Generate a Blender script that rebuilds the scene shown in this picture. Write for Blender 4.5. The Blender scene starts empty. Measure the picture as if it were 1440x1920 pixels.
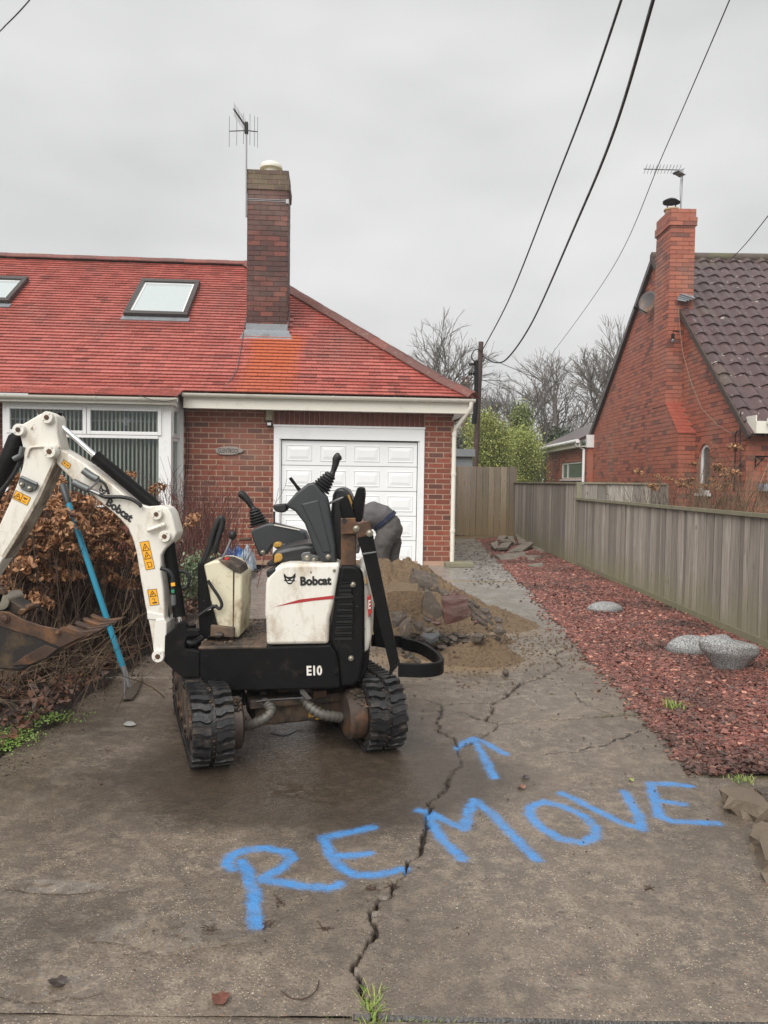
import bpy, math, random
import numpy as np
from mathutils import Matrix, Vector, noise as mnoise
PI = math.pi; R = math.radians
C = bpy.context.scene.collection
S = bpy.context.scene
random.seed(7); RNG = np.random.default_rng(7)

# ------------------------------------------------------------------ camera, sky, sun, exposure
FOC = 1400.0; EYE = 1.35; PITCH = math.atan(58/FOC); ROLL = 0.014
cam = bpy.data.cameras.new('camera'); camo = bpy.data.objects.new('camera', cam); C.objects.link(camo)
cam.sensor_fit = 'HORIZONTAL'; cam.sensor_width = 36.0; cam.lens = FOC/1440*36.0
cam.clip_start = 0.05; cam.clip_end = 3000
CM = Matrix.Rotation(PI/2-PITCH, 4, 'X') @ Matrix.Rotation(ROLL, 4, 'Z')
camo.matrix_world = Matrix.Translation((0, 0, EYE)) @ CM
S.camera = camo

w = bpy.data.worlds.new('World'); S.world = w; w.use_nodes = True
nt = w.node_tree; nt.nodes.clear()
def wn(t, **k):
    n = nt.nodes.new(t)
    for a, b in k.items(): setattr(n, a, b)
    return n
sky = wn('ShaderNodeTexSky', sky_type='NISHITA', sun_disc=False, sun_elevation=R(40), sun_rotation=R(200), air_density=1.0, dust_density=4.0)
hsv = wn('ShaderNodeHueSaturation'); hsv.inputs['Saturation'].default_value = 0.12; hsv.inputs['Value'].default_value = 1.0
tc = wn('ShaderNodeTexCoord'); mp = wn('ShaderNodeMapping'); mp.inputs['Scale'].default_value = (1.2, 1.2, 3.0)
nz = wn('ShaderNodeTexNoise'); nz.inputs['Scale'].default_value = 1.9; nz.inputs['Detail'].default_value = 3; nz.inputs['Roughness'].default_value = .5
cr = wn('ShaderNodeValToRGB'); cr.color_ramp.elements[0].position = .3; cr.color_ramp.elements[0].color = (4.75, 4.78, 4.8, 1)
cr.color_ramp.elements[1].position = .72; cr.color_ramp.elements[1].color = (6.7, 6.73, 6.68, 1)
mx = wn('ShaderNodeMix', data_type='RGBA'); mx.inputs['Factor'].default_value = 0.93
bg = wn('ShaderNodeBackground'); bg.inputs['Strength'].default_value = 0.05
out = wn('ShaderNodeOutputWorld')
L = nt.links.new
L(sky.outputs[0], hsv.inputs['Color']); L(tc.outputs['Generated'], mp.inputs[0]); L(mp.outputs[0], nz.inputs['Vector'])
L(nz.outputs['Fac'], cr.inputs[0]); L(hsv.outputs[0], mx.inputs[6]); L(cr.outputs[0], mx.inputs[7]); L(mx.outputs[2], bg.inputs['Color']); L(bg.outputs[0], out.inputs[0])
sl = bpy.data.lights.new('sun', 'SUN'); sl.energy = 1.5; sl.angle = R(62); sl.color = (1, .97, .93)
so = bpy.data.objects.new('sun', sl); C.objects.link(so)
so.rotation_euler = Vector((0.35, 0.75, -0.95)).to_track_quat('-Z', 'Y').to_euler()
S.view_settings.view_transform = 'Standard'; S.view_settings.look = 'None'
S.view_settings.exposure = 1.42; S.view_settings.gamma = 1; S.view_settings.use_curve_mapping = False

# ------------------------------------------------------------------ picture rays -> places
def ray(u, v):
    d = CM.to_3x3() @ Vector((u-720, -(v-960), -FOC)); return d
def at(u, v, Y):
    d = ray(u, v); k = Y/d.y; return Vector((d.x*k, Y, EYE+d.z*k))
def gr(u, v, z=0.0):
    d = ray(u, v); k = (z-EYE)/d.z; return Vector((d.x*k, d.y*k, z))
def proj(p):
    q = CM.to_3x3().transposed() @ (Vector(p)-Vector((0, 0, EYE)))
    return (720+q.x/-q.z*FOC, 960-q.y/-q.z*FOC)

# ------------------------------------------------------------------ objects
ROOT = {}
def tag(o, label=None, cat=None, group=None, kind=None):
    if label: o['label'] = label
    if cat: o['category'] = cat
    if group: o['group'] = group
    if kind: o['kind'] = kind
    return o
def empty(name, loc=(0, 0, 0), rz=0.0, **k):
    o = bpy.data.objects.new(name, None); C.objects.link(o); o.location = loc; o.rotation_euler = (0, 0, rz)
    o.empty_display_size = .1
    ROOT[o] = Matrix.Translation(loc) @ Matrix.Rotation(rz, 4, 'Z')
    return tag(o, **k)
def link(o, parent=None):
    C.objects.link(o)
    if parent is not None:
        o.parent = parent; ROOT[o] = ROOT[parent]
    return o
def finish(me, smooth):
    if smooth:
        me.shade_smooth()
        try: me.set_sharp_from_angle(angle=R(smooth if smooth is not True else 38))
        except Exception: pass
class M:
    """collects shapes in world space (through an optional frame)"""
    def __init__(s, xf=None): s.v = []; s.f = []; s.mi = []; s.cur = 0; s.xf = xf
    def add(s, vs, fs):
        b = len(s.v)
        if s.xf is not None: vs = [s.xf @ Vector(p) for p in vs]
        s.v.extend([tuple(p) for p in vs]); s.f.extend([tuple(b+i for i in f) for f in fs]); s.mi.extend([s.cur]*len(fs)); return s
    def box(s, x0, x1, y0, y1, z0, z1):
        vs = [(x, y, z) for z in (z0, z1) for y in (y0, y1) for x in (x0, x1)]
        return s.add(vs, [(0, 2, 3, 1), (4, 5, 7, 6), (0, 1, 5, 4), (2, 6, 7, 3), (0, 4, 6, 2), (1, 3, 7, 5)])
    def obox(s, c, half, rot):
        c = Vector(c); m = rot.to_3x3() if hasattr(rot, 'to_3x3') else rot
        vs = [c + m @ Vector((x*half[0], y*half[1], z*half[2])) for z in (-1, 1) for y in (-1, 1) for x in (-1, 1)]
        return s.add(vs, [(0, 2, 3, 1), (4, 5, 7, 6), (0, 1, 5, 4), (2, 6, 7, 3), (0, 4, 6, 2), (1, 3, 7, 5)])
    def bar(s, a, b, w, h, up=(0, 0, 1)):
        a = Vector(a); b = Vector(b); d = b-a; l = d.length; d.normalize(); up = Vector(up)
        x = d.cross(up)
        if x.length < 1e-4: x = d.cross(Vector((1, 0, 0)))
        x.normalize(); z = x.cross(d)
        m = Matrix((x, d, z)).transposed()
        return s.obox((a+b)/2, (w/2, l/2, h/2), m)
    def prism(s, poly, dv):
        """poly: 3D outline, dv: extrusion"""
        n = len(poly); dv = Vector(dv); P = [Vector(p) for p in poly]
        vs = P+[p+dv for p in P]
        fs = [tuple(range(n)), tuple(reversed(range(n, 2*n)))]+[(i, i+n, (i+1) % n+n, (i+1) % n) for i in range(n)]
        return s.add(vs, fs)
    def tube(s, path, r, n=8, cap=True):
        P = [Vector(p) for p in path]; rs = r if isinstance(r, (list, tuple)) else [r]*len(P)
        vs = []; up = None
        for i, p in enumerate(P):
            d = (P[min(i+1, len(P)-1)]-P[max(i-1, 0)])
            if d.length < 1e-9: d = Vector((0, 0, 1))
            d.normalize()
            if up is None: up = d.orthogonal().normalized()
            up = (up-d*up.dot(d))
            up = up.normalized() if up.length > 1e-6 else d.orthogonal().normalized()
            q = d.cross(up)
            for k in range(n):
                a = 2*PI*k/n; vs.append(p+(up*math.cos(a)+q*math.sin(a))*rs[i])
        fs = [(i*n+k, i*n+(k+1) % n, (i+1)*n+(k+1) % n, (i+1)*n+k) for i in range(len(P)-1) for k in range(n)]
        if cap: fs += [tuple(reversed(range(n))), tuple(range((len(P)-1)*n, len(P)*n))]
        return s.add(vs, fs)
    def cyl(s, a, b, r, n=16): return s.tube([a, b], r, n)
    def ball(s, c, r, n=10, sq=(1, 1, 1)):
        c = Vector(c); m = n//2; vs = []; fs = []
        for i in range(m+1):
            t = PI*i/m
            for k in range(n):
                a = 2*PI*k/n; vs.append(c+Vector((math.sin(t)*math.cos(a)*r*sq[0], math.sin(t)*math.sin(a)*r*sq[1], math.cos(t)*r*sq[2])))
        for i in range(m):
            for k in range(n): fs.append((i*n+k, (i+1)*n+k, (i+1)*n+(k+1) % n, i*n+(k+1) % n))
        return s.add(vs, fs)
    def build(s, name, mat, parent=None, bevel=0, smooth=False, seg=2, solid=0, sub=0, **k):
        me = bpy.data.meshes.new(name)
        if parent is not None:
            inv = ROOT[parent].inverted(); vs = [tuple(inv @ Vector(p)) for p in s.v]; org = None
        else:
            a = np.array(s.v); org = Vector(((a[:, 0].min()+a[:, 0].max())/2, (a[:, 1].min()+a[:, 1].max())/2, a[:, 2].min()))
            vs = [tuple(Vector(p)-org) for p in s.v]
        me.from_pydata(vs, [], s.f)
        mats = mat if isinstance(mat, (list, tuple)) else [mat]
        for q in mats: me.materials.append(q)
        if len(mats) > 1: me.polygons.foreach_set('material_index', s.mi)
        finish(me, smooth)
        o = bpy.data.objects.new(name, me)
        if org is not None: o.location = org; ROOT[o] = Matrix.Translation(org)
        link(o, parent)
        if solid:
            b = o.modifiers.new('s', 'SOLIDIFY'); b.thickness = solid; b.offset = 0
        if bevel:
            b = o.modifiers.new('b', 'BEVEL'); b.width = bevel; b.segments = seg; b.limit_method = 'ANGLE'; b.angle_limit = R(35)
            b.harden_normals = False
        if sub:
            b = o.modifiers.new('u', 'SUBSURF'); b.levels = sub; b.render_levels = sub
        return tag(o, **k)
def npmesh(name, V, F, mat, parent=None, attrs=None, smooth=False, loc=None, **k):
    """V (n,3) world, F (m,3|4)"""
    V = np.asarray(V, dtype=np.float64); F = np.asarray(F, dtype=np.int32)
    if parent is not None:
        m = np.array(ROOT[parent].inverted()); V = V @ m[:3, :3].T+m[:3, 3]
        org = None
    else:
        org = np.zeros(3) if loc is None else np.array(loc); V = V-org
    me = bpy.data.meshes.new(name)
    me.vertices.add(len(V)); me.vertices.foreach_set('co', V.astype(np.float32).ravel())
    n = F.shape[1]
    me.loops.add(F.size); me.loops.foreach_set('vertex_index', F.ravel())
    me.polygons.add(len(F)); me.polygons.foreach_set('loop_start', np.arange(0, F.size, n, dtype=np.int32))
    me.polygons.foreach_set('loop_total', np.full(len(F), n, dtype=np.int32))
    me.polygons.foreach_set('use_smooth', np.full(len(F), bool(smooth)))
    me.update(calc_edges=True)
    for an, (dom, dat) in (attrs or {}).items():
        a = me.attributes.new(an, 'FLOAT', dom); a.data.foreach_set('value', np.asarray(dat, dtype=np.float32))
    me.materials.append(mat)
    o = bpy.data.objects.new(name, me); link(o, parent)
    if org is not None: o.location = org; ROOT[o] = Matrix.Translation(org)
    return tag(o, **k)
CUBE_F = np.array([(0, 2, 3, 1), (4, 5, 7, 6), (0, 1, 5, 4), (2, 6, 7, 3), (0, 4, 6, 2), (1, 3, 7, 5)])
CUBE_V = np.array([(x, y, z) for z in (-.5, .5) for y in (-.5, .5) for x in (-.5, .5)], dtype=float)

# value noise
_T = np.random.default_rng(3).random((256, 256))
def vnoise(x, y):
    xi = np.floor(x).astype(int); yi = np.floor(y).astype(int); fx = x-xi; fy = y-yi
    fx = fx*fx*(3-2*fx); fy = fy*fy*(3-2*fy)
    g = lambda a, b: _T[a & 255, b & 255]
    return (g(xi, yi)*(1-fx)+g(xi+1, yi)*fx)*(1-fy)+(g(xi, yi+1)*(1-fx)+g(xi+1, yi+1)*fx)*fy
def fbm(x, y, o=4, g=.5):
    s = 0; a = 1; t = 0
    for i in range(o):
        s = s+a*vnoise(x*2**i+17.3*i, y*2**i+5.1*i); t += a; a *= g
    return s/t

# ------------------------------------------------------------------ materials
class G:
    def __init__(s, name):
        s.m = bpy.data.materials.new(name); s.m.use_nodes = True; s.t = s.m.node_tree; s.t.nodes.clear()
        s.o = s.n('ShaderNodeOutputMaterial'); s.p = s.n('ShaderNodeBsdfPrincipled'); s.l(s.p.outputs[0], s.o.inputs[0])
        s._v = None
    def n(s, t, **k):
        q = s.t.nodes.new(t)
        for a, b in k.items(): setattr(q, a, b)
        return q
    def l(s, a, b): s.t.links.new(a, b)
    def inp(s, sock, v):
        if hasattr(v, 'is_output') or hasattr(v, 'links'): s.l(v, sock)
        elif isinstance(v, tuple) and len(v) == 3 and sock.type == 'RGBA': sock.default_value = (*v, 1)
        else: sock.default_value = v
    def vec(s):
        if s._v is None:
            t = s.n('ShaderNodeTexCoord'); i = s.n('ShaderNodeObjectInfo'); a = s.n('ShaderNodeVectorMath', operation='SCALE'); a.inputs[0].default_value = (91, 37, 53)
            s.l(i.outputs['Random'], a.inputs['Scale']); b = s.n('ShaderNodeVectorMath', operation='ADD'); s.l(t.outputs['Object'], b.inputs[0]); s.l(a.outputs[0], b.inputs[1]); s._v = b.outputs[0]
        return s._v
    def world(s):
        g = s.n('ShaderNodeNewGeometry'); return g.outputs['Position']
    def scl(s, v, sc):
        m = s.n('ShaderNodeMapping'); m.inputs['Scale'].default_value = sc; s.l(v, m.inputs[0]); return m.outputs[0]
    def noise(s, sc, det=3, ro=.55, v=None, dist=0):
        q = s.n('ShaderNodeTexNoise'); q.inputs['Scale'].default_value = sc; q.inputs['Detail'].default_value = det; q.inputs['Roughness'].default_value = ro; q.inputs['Distortion'].default_value = dist
        s.l(v if v is not None else s.vec(), q.inputs['Vector']); return q.outputs['Fac']
    def vor(s, sc, v=None, feat='F1', out='Distance'):
        q = s.n('ShaderNodeTexVoronoi', feature=feat); q.inputs['Scale'].default_value = sc; s.l(v if v is not None else s.vec(), q.inputs['Vector']); return q.outputs[out]
    def ramp(s, f, a, b, va=0.0, vb=1.0):
        q = s.n('ShaderNodeMapRange'); q.clamp = True; s.l(f, q.inputs['Value'])
        q.inputs['From Min'].default_value = a; q.inputs['From Max'].default_value = b; q.inputs['To Min'].default_value = va; q.inputs['To Max'].default_value = vb
        return q.outputs[0]
    def math(s, op, a, b=0.0):
        q = s.n('ShaderNodeMath', operation=op); s.inp(q.inputs[0], a); s.inp(q.inputs[1], b); return q.outputs[0]
    def mix(s, f, a, b, mode='MIX'):
        q = s.n('ShaderNodeMix', data_type='RGBA', blend_type=mode); s.inp(q.inputs[0], f); s.inp(q.inputs[6], a); s.inp(q.inputs[7], b); return q.outputs[2]
    def attr(s, nm):
        q = s.n('ShaderNodeAttribute'); q.attribute_name = nm; return q.outputs['Fac']
    def rnd(s):
        i = s.n('ShaderNodeObjectInfo'); return s.math('FRACT', s.math('ADD', i.outputs['Random'], s.attr('rnd')))
    def rnd2(s):
        return s.math('FRACT', s.math('MULTIPLY', s.rnd(), 7.31))
    def set(s, col=None, rough=None, metal=None, bump=None, bs=.3, bd=.01, **k):
        if col is not None: s.inp(s.p.inputs['Base Color'], col)
        if rough is not None: s.inp(s.p.inputs['Roughness'], rough)
        if metal is not None: s.inp(s.p.inputs['Metallic'], metal)
        if bump is not None:
            b = s.n('ShaderNodeBump'); b.inputs['Strength'].default_value = bs; b.inputs['Distance'].default_value = bd; s.l(bump, b.inputs['Height']); s.l(b.outputs[0], s.p.inputs['Normal'])
        for a, b in k.items(): s.inp(s.p.inputs[a.replace('_', ' ')], b)
        return s.m
def simple(name, col, rough=.5, metal=0, var=.25, sc=6, bs=.15, bsc=40, dirt=None, dsc=3, damt=(.55, .75), **k):
    g = G(name); c2 = tuple(c*(1-var) for c in col)
    c = g.mix(g.noise(sc, 4), col, c2)
    if dirt: c = g.mix(g.ramp(g.noise(dsc, 6, .65), damt[0], damt[1]), c, dirt)
    r = g.ramp(g.noise(sc*1.7, 3), .3, .7, rough*.8, min(1, rough*1.25))
    return g.set(c, r, metal, g.noise(bsc, 3), bs, .004, **k)
MT = {}
def brickmat(name, a, b, c, dark=(.07, .03, .022), rough=.62, spread=1.0, damp=None):
    g = G(name); r = g.rnd(); r2 = g.rnd2()
    col = g.mix(r, a, b); col = g.mix(g.ramp(r2, .7, .95), col, c); col = g.mix(g.ramp(g.noise(9, 3), .5, .8, 0, .5), col, dark)
    col = g.mix(g.ramp(g.noise(90, 3, .7), .58, .75, 0, .35), col, tuple(x*1.7 for x in a))
    big = g.noise(.9, 4, .6, g.world()); col = g.mix(g.ramp(big, .5, .68, 0, .3), col, (.3, .2, .15))
    if damp:
        z = g.n('ShaderNodeSeparateXYZ'); g.l(g.world(), z.inputs[0]); f = g.math('MULTIPLY', g.ramp(g.math('ADD', z.outputs[2], g.math('MULTIPLY', big, .5)), damp[0], damp[1], 1, 0), .8); col = g.mix(f, col, damp[2])
    return g.set(col, rough, 0, g.noise(60, 4, .7), .5, .004)
MT['brick'] = brickmat('house_brick', (.25, .060, .030), (.165, .042, .023), (.10, .034, .024), damp=(.05, .55, (.16, .075, .055)))
MT['brick_top'] = brickmat('soldier_brick', (.15, .032, .018), (.11, .026, .016), (.12, .03, .02))
MT['brick_ch'] = brickmat('chimney_brick', (.085, .022, .015), (.048, .016, .012), (.16, .040, .024), dark=(.03, .014, .012))
MT['brick_moss'] = brickmat('mossy_brick', (.085, .042, .025), (.055, .034, .02), (.11, .08, .035), dark=(.05, .05, .025))
MT['brick_n'] = brickmat('neighbour_brick', (.38, .120, .070), (.31, .090, .055), (.15, .055, .042), dark=(.24, .07, .045))
MT['mortar'] = simple('mortar', (.48, .31, .22), .9, var=.35, sc=3, bs=.5, bsc=90)
MT['mortar_d'] = simple('mortar_dark', (.10, .065, .05), .9, var=.4, sc=3)
MT['mortar_n'] = simple('mortar_neighbour', (.30, .15, .10), .9, var=.5, sc=1.5)
MT['mortar_y'] = simple('mortar_yellow', (.40, .33, .16), .9, var=.5, sc=6)
MT['pvc'] = simple('white_pvc', (.80, .80, .79), .3, var=.05, sc=2, bs=.03, dirt=(.55, .54, .5), dsc=3, damt=(.62, .9))
MT['pvc_cream'] = simple('cream_pvc', (.76, .73, .64), .35, var=.08, sc=3, bs=.05, dirt=(.42, .42, .33), dsc=4, damt=(.6, .85))
MT['door'] = simple('garage_white', (.82, .83, .83), .35, var=.03, sc=2, bs=.02, dirt=(.66, .66, .64), dsc=2, damt=(.6, .9))
MT['black_gap'] = simple('dark_gap', (.012, .012, .012), .8)
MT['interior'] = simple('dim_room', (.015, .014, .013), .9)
MT['blind'] = simple('blind_fabric', (.80, .80, .73), .8, var=.1)
def glassmat(name, tint, rough=.03, alpha=.35):
    g = G(name); tr = g.n('ShaderNodeBsdfTransparent'); tr.inputs[0].default_value = (.85, .88, .86, 1); gl = g.n('ShaderNodeBsdfGlossy'); gl.inputs['Roughness'].default_value = rough; gl.inputs[0].default_value = (*tint, 1)
    fr = g.n('ShaderNodeFresnel'); fr.inputs[0].default_value = 1.35
    mxs = g.n('ShaderNodeMixShader'); g.l(g.ramp(fr.outputs[0], 0, 1, alpha*.3, 1), mxs.inputs[0]); g.l(tr.outputs[0], mxs.inputs[1]); g.l(gl.outputs[0], mxs.inputs[2]); g.l(mxs.outputs[0], g.o.inputs[0])
    g.t.nodes.remove(g.p); return g.m
MT['glass'] = glassmat('window_glass', (.9, .95, .93), .02, .05)
MT['glass_sky'] = simple('rooflight_glass', (.45, .50, .50), .06, var=.1, bs=0, Specular_IOR_Level=1.0)
MT['glass_dk'] = simple('dark_glass', (.10, .115, .11), .05, var=.2, sc=2, bs=0, Specular_IOR_Level=1.0)
# roof tiles: wet red clay
g = G('red_roof_tile'); r = g.rnd(); r2 = g.rnd2()
c = g.mix(r, (.46, .125, .098), (.34, .078, .062)); c = g.mix(g.ramp(r2, .9, .99, 0, .7), c, (.16, .04, .03))
big = g.noise(.55, 4, .6, g.world()); c = g.mix(g.ramp(big, .52, .7, 0, .6), c, (.17, .075, .06)); c = g.mix(g.ramp(g.noise(30, 3), .5, .8, 0, .5), c, (.40, .10, .06))
st = g.noise(2.2, 5, .6, g.scl(g.world(), (2.5, .3, .5))); c = g.mix(g.ramp(st, .5, .75, 0, .35), c, (.13, .05, .045))
sx = g.n('ShaderNodeSeparateXYZ'); g.l(g.world(), sx.inputs[0])
jx = g.math('ADD', sx.outputs[0], g.math('MULTIPLY', g.noise(2.5, 4, .6, g.world()), .25))
fx = g.math('MULTIPLY', g.ramp(jx, -2.25, -2.05), g.ramp(jx, -1.42, -1.22, 1, 0))
fy = g.ramp(sx.outputs[1], 13.1, 13.2, 1, 0); fz = g.ramp(sx.outputs[2], 2.6, 3.3, .55, 1)
c = g.mix(g.math('MULTIPLY', g.math('MULTIPLY', fx, fy), g.math('MULTIPLY', fz, .85)), c, (.43, .085, .018))
rr = g.ramp(g.noise(3, 3),   .3, .7, .2, .36); rr = g.math('ADD', rr, g.math('MULTIPLY', g.math('MULTIPLY', fx, fy), .25))
MT['tile'] = g.set(c, rr, 0, g.noise(14, 3), .35, .006, Specular_IOR_Level=.9)
g = G('ridge_tile'); c = g.mix(g.rnd(), (.19, .045, .03), (.10, .035, .028)); c = g.mix(g.ramp(g.noise(18, 5, .7), .55, .68, 0, .8), c, (.17, .16, .11)); MT['ridge'] = g.set(c, .6, 0, g.noise(40, 3), .4, .004)
g = G('brown_pantile'); c = g.mix(g.rnd(), (.085, .05, .05), (.06, .037, .038)); c = g.mix(g.ramp(g.noise(7, 5, .75, g.world()), .62, .66, 0, .8), c, (.42, .38, .33)); c = g.mix(g.ramp(g.noise(.8, 3, .5, g.world()), .55, .7, 0, .4), c, (.12, .1, .06)); MT['pantile'] = g.set(c, .30, 0, g.noise(50, 3), .3, .003)
MT['lead'] = simple('lead', (.27, .29, .31), .42, .3, var=.35, sc=6, bs=.5, bsc=12, dirt=(.16, .16, .15))
MT['frame_dk'] = simple('velux_frame', (.045, .035, .032), .35, var=.3)
MT['steel'] = simple('galvanised', (.35, .35, .36), .4, .8)
MT['cable'] = simple('black_cable', (.012, .012, .013), .5, bs=0)
MT['cable_g'] = simple('grey_cable', (.09, .09, .09), .6, bs=0)
# weathered boards
def boardmat(name, a, b, moss, mossf=(.1, .45)):
    g = G(name); v = g.vec(); r = g.rnd()
    gn = g.noise(3.0, 6, .65, g.scl(v, (16, 16, .9)), .6); c = g.mix(g.ramp(gn, .3, .72), a, b)
    c = g.mix(g.ramp(r, 0, 1, 0, .8), c, tuple(x*.55 for x in b)); kn = g.vor(3.2, g.scl(v, (2.2, 2.2, .8))); c = g.mix(g.ramp(kn, .03, .09, .8, 0), c, (.05, .038, .03))
    gr2 = g.noise(1.0, 4, .6, g.scl(v, (60, 60, .6)), 0); c = g.mix(g.ramp(gr2, .56, .66, 0, .6), c, tuple(x*.45 for x in a))
    z = g.n('ShaderNodeSeparateXYZ'); g.l(g.world(), z.inputs[0]); f = g.math('MULTIPLY', g.ramp(g.math('ADD', z.outputs[2], g.math('MULTIPLY', g.noise(2, 4, .6, g.world()), .7)), mossf[0]+.3, mossf[1]+.4, 1, 0), .75)
    c = g.mix(f, c, moss)
    return g.set(c, .75, 0, gn, .6, .004)
MT['board'] = boardmat('weathered_board', (.47, .42, .36), (.20, .175, .15), (.21, .20, .11))
MT['gateboard'] = boardmat('gate_board', (.31, .245, .175), (.17, .135, .10), (.20, .14, .06), (.2, 1.2))
MT['rail'] = simple('mossy_rail', (.27, .25, .17), .8, var=.5, sc=7)
MT['pole'] = simple('pole_wood', (.085, .05, .04), .8, var=.4, sc=5)
# dark machine
g = G('black_paint'); c = g.mix(g.noise(6, 4), (.0045, .0045, .005), (.009, .0085, .0085)); c = g.mix(g.ramp(g.noise(7, 8, .75), .58, .74, 0, .7), c, (.045, .034, .025)); sc_ = g.noise(38, 2, .5, g.scl(g.vec(), (1, 1, 6))); c = g.mix(g.ramp(sc_, .76, .79, 0, .8), c, (.35, .32, .28)); MT['blk'] = g.set(c, g.ramp(g.noise(9, 3), .3, .7, .35, .6), 0, g.noise(120, 3), .12, .002, Specular_IOR_Level=.12)
g = G('dirty_white_paint'); v = g.vec(); c = g.mix(g.noise(4, 4), (.74, .72, .66), (.64, .61, .53)); c = g.mix(g.ramp(g.noise(5, 8, .75, g.scl(v, (1.4, 1.4, .6))), .50, .68, 0, .8), c, (.36, .27, .17))
c = g.mix(g.ramp(g.noise(30, 4, .7), .69, .71), c, (.09, .05, .03)); sp = g.vor(11, None, 'DISTANCE_TO_EDGE'); c = g.mix(g.math('MULTIPLY', g.ramp(sp, 0, .012, 1, 0), g.ramp(g.noise(3, 2), .52, .6)), c, (.33, .28, .22)); MT['white'] = g.set(c, .42, 0, g.noise(50, 3), .12, .002)
g = G('white_paint_worn'); v = g.vec(); c = g.mix(g.noise(4, 4), (.74, .72, .67), (.63, .60, .54)); c = g.mix(g.ramp(g.noise(8, 8, .75), .6, .68), c, (.17, .09, .05)); MT['white_w'] = g.set(c, .45, 0, g.noise(50, 3), .15, .002)
MT['cream'] = simple('cream_panel', (.66, .61, .45), .45, var=.15, sc=4, bs=.08, dirt=(.26, .19, .12), dsc=7, damt=(.50, .66))
MT['greyplastic'] = simple('grey_plastic', (.033, .037, .04), .42, var=.35, sc=4, bs=.15, bsc=180)
MT['rubber'] = simple('rubber', (.009, .009, .010), .5, var=.4, sc=9, bs=.3, bsc=60)
g = G('track_rubber'); c = g.mix(g.noise(9, 4), (.009, .0095, .011), (.02, .02, .022)); c = g.mix(g.ramp(g.noise(13, 7, .75), .52, .66, 0, .85), c, (.075, .055, .04)); MT['track'] = g.set(c, g.ramp(g.noise(13, 7, .75), .5, .66, .3, .75), 0, g.noise(60, 4), .5, .004)
MT['muddy'] = simple('muddy_steel', (.055, .045, .037), .6, .2, var=.5, sc=8, bs=.6, bsc=35, dirt=(.13, .085, .055), dsc=9, damt=(.45, .6))
MT['hubsteel'] = simple('hub_steel', (.10, .075, .062), .35, .5, var=.5, sc=8, bs=.3, dirt=(.15, .085, .05), dsc=9, damt=(.5, .62))
MT['rust'] = simple('rusty_steel', (.085, .05, .034), .5, .35, var=.6, sc=5, bs=.4, bsc=30, dirt=(.20, .095, .04), dsc=7, damt=(.45, .7))
MT['bucketin'] = simple('bucket_steel', (.03, .026, .023), .5, .3, var=.6, sc=5, bs=.4, bsc=30, dirt=(.10, .065, .035), dsc=5, damt=(.5, .7))
g = G('grimy_white'); c = g.mix(g.ramp(g.noise(7, 7, .75, g.scl(g.vec(), (1, 1, .5))), .42, .62), (.50, .46, .38), (.13, .085, .055)); MT['grimy'] = g.set(c, .6, 0, g.noise(40, 4), .3, .003)
MT['chrome'] = simple('chrome', (.85, .86, .88), .08, 1, var=.03, bs=0)
MT['hose'] = simple('spiral_hose', (.10, .092, .08), .5, var=.35, sc=9, bs=.2, dirt=(.10, .075, .05), dsc=9)
MT['bolt'] = simple('bolt', (.38, .35, .28), .35, .8, var=.4, sc=30)
MT['sticker'] = simple('orange_sticker', (.85, .40, .02), .4, var=.1, bs=0, dirt=(.4, .2, .05), dsc=14, damt=(.66, .75))
MT['ink'] = simple('black_ink', (.014, .014, .014), .4, bs=0)
MT['inkwhite'] = simple('white_ink', (.78, .75, .68), .45, bs=0, dirt=(.2, .14, .08), dsc=30, damt=(.55, .65))
MT['red'] = simple('red_print', (.42, .03, .03), .4, bs=0)
MT['redbadge'] = simple('red_badge', (.50, .035, .03), .35, bs=0)
MT['foam'] = simple('yellow_foam', (.50, .29, .06), .9, var=.4, sc=20, bs=.6)
MT['vinyl'] = simple('seat_vinyl', (.02, .02, .022), .33, var=.3, sc=7, bs=.2)
MT['greymetal'] = simple('grey_fitting', (.16, .17, .17), .45, .5, var=.3)
# ------------------------------------------------------------------ ground materials
g = G('wet_concrete'); v = g.world()
n1 = g.noise(1.1, 5, .6, v); n2 = g.noise(14, 5, .7, v); n3 = g.noise(110, 3, .7, v)
c = g.mix(g.ramp(n1, .35, .7), (.205, .160, .122), (.105, .086, .070)); n4 = g.noise(4.5, 6, .65, v); c = g.mix(g.ramp(n4, .40, .62, 0, .65), c, (.105, .083, .066))
c = g.mix(g.ramp(n2, .47, .62, 0, .8), c, (.26, .21, .158))
c = g.mix(g.ramp(n3, .5, .66, 0, .75), c, (.065, .053, .043))
vd = g.vor(150, v); vc = g.vor(150, v, 'F1', 'Color'); pat = g.ramp(g.noise(5, 5, .7, v), .38, .6, .15, 1); sx = g.n('ShaderNodeSeparateColor'); g.l(vc, sx.inputs[0])
sel = g.math('MULTIPLY', g.ramp(sx.outputs[0], .72, .76), g.ramp(vd, .22, .38, 1, 0))
c = g.mix(g.math('MULTIPLY', sel, pat), c, (.55, .45, .32))
vd2 = g.vor(52, v); vc2 = g.vor(52, v, 'F1', 'Color'); sx2 = g.n('ShaderNodeSeparateColor'); g.l(vc2, sx2.inputs[0])
sel2 = g.math('MULTIPLY', g.ramp(sx2.outputs[0], .93, .95), g.ramp(vd2, .10, .17, 1, 0))
c = g.mix(g.math('MULTIPLY', sel2, pat), c, (.70, .63, .50))
sel3 = g.math('MULTIPLY', g.ramp(sx2.outputs[1], .93, .95), g.ramp(vd2, .12, .22, .8, 0)); c = g.mix(sel3, c, (.30, .14, .075))
n6 = g.noise(.8, 4, .6, v); c = g.mix(g.ramp(n6, .44, .60, 0, .5), c, (.085, .066, .05)); far = g.attr('far'); c = g.mix(g.math('MULTIPLY', far, .75), c, (.27, .26, .24))
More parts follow.
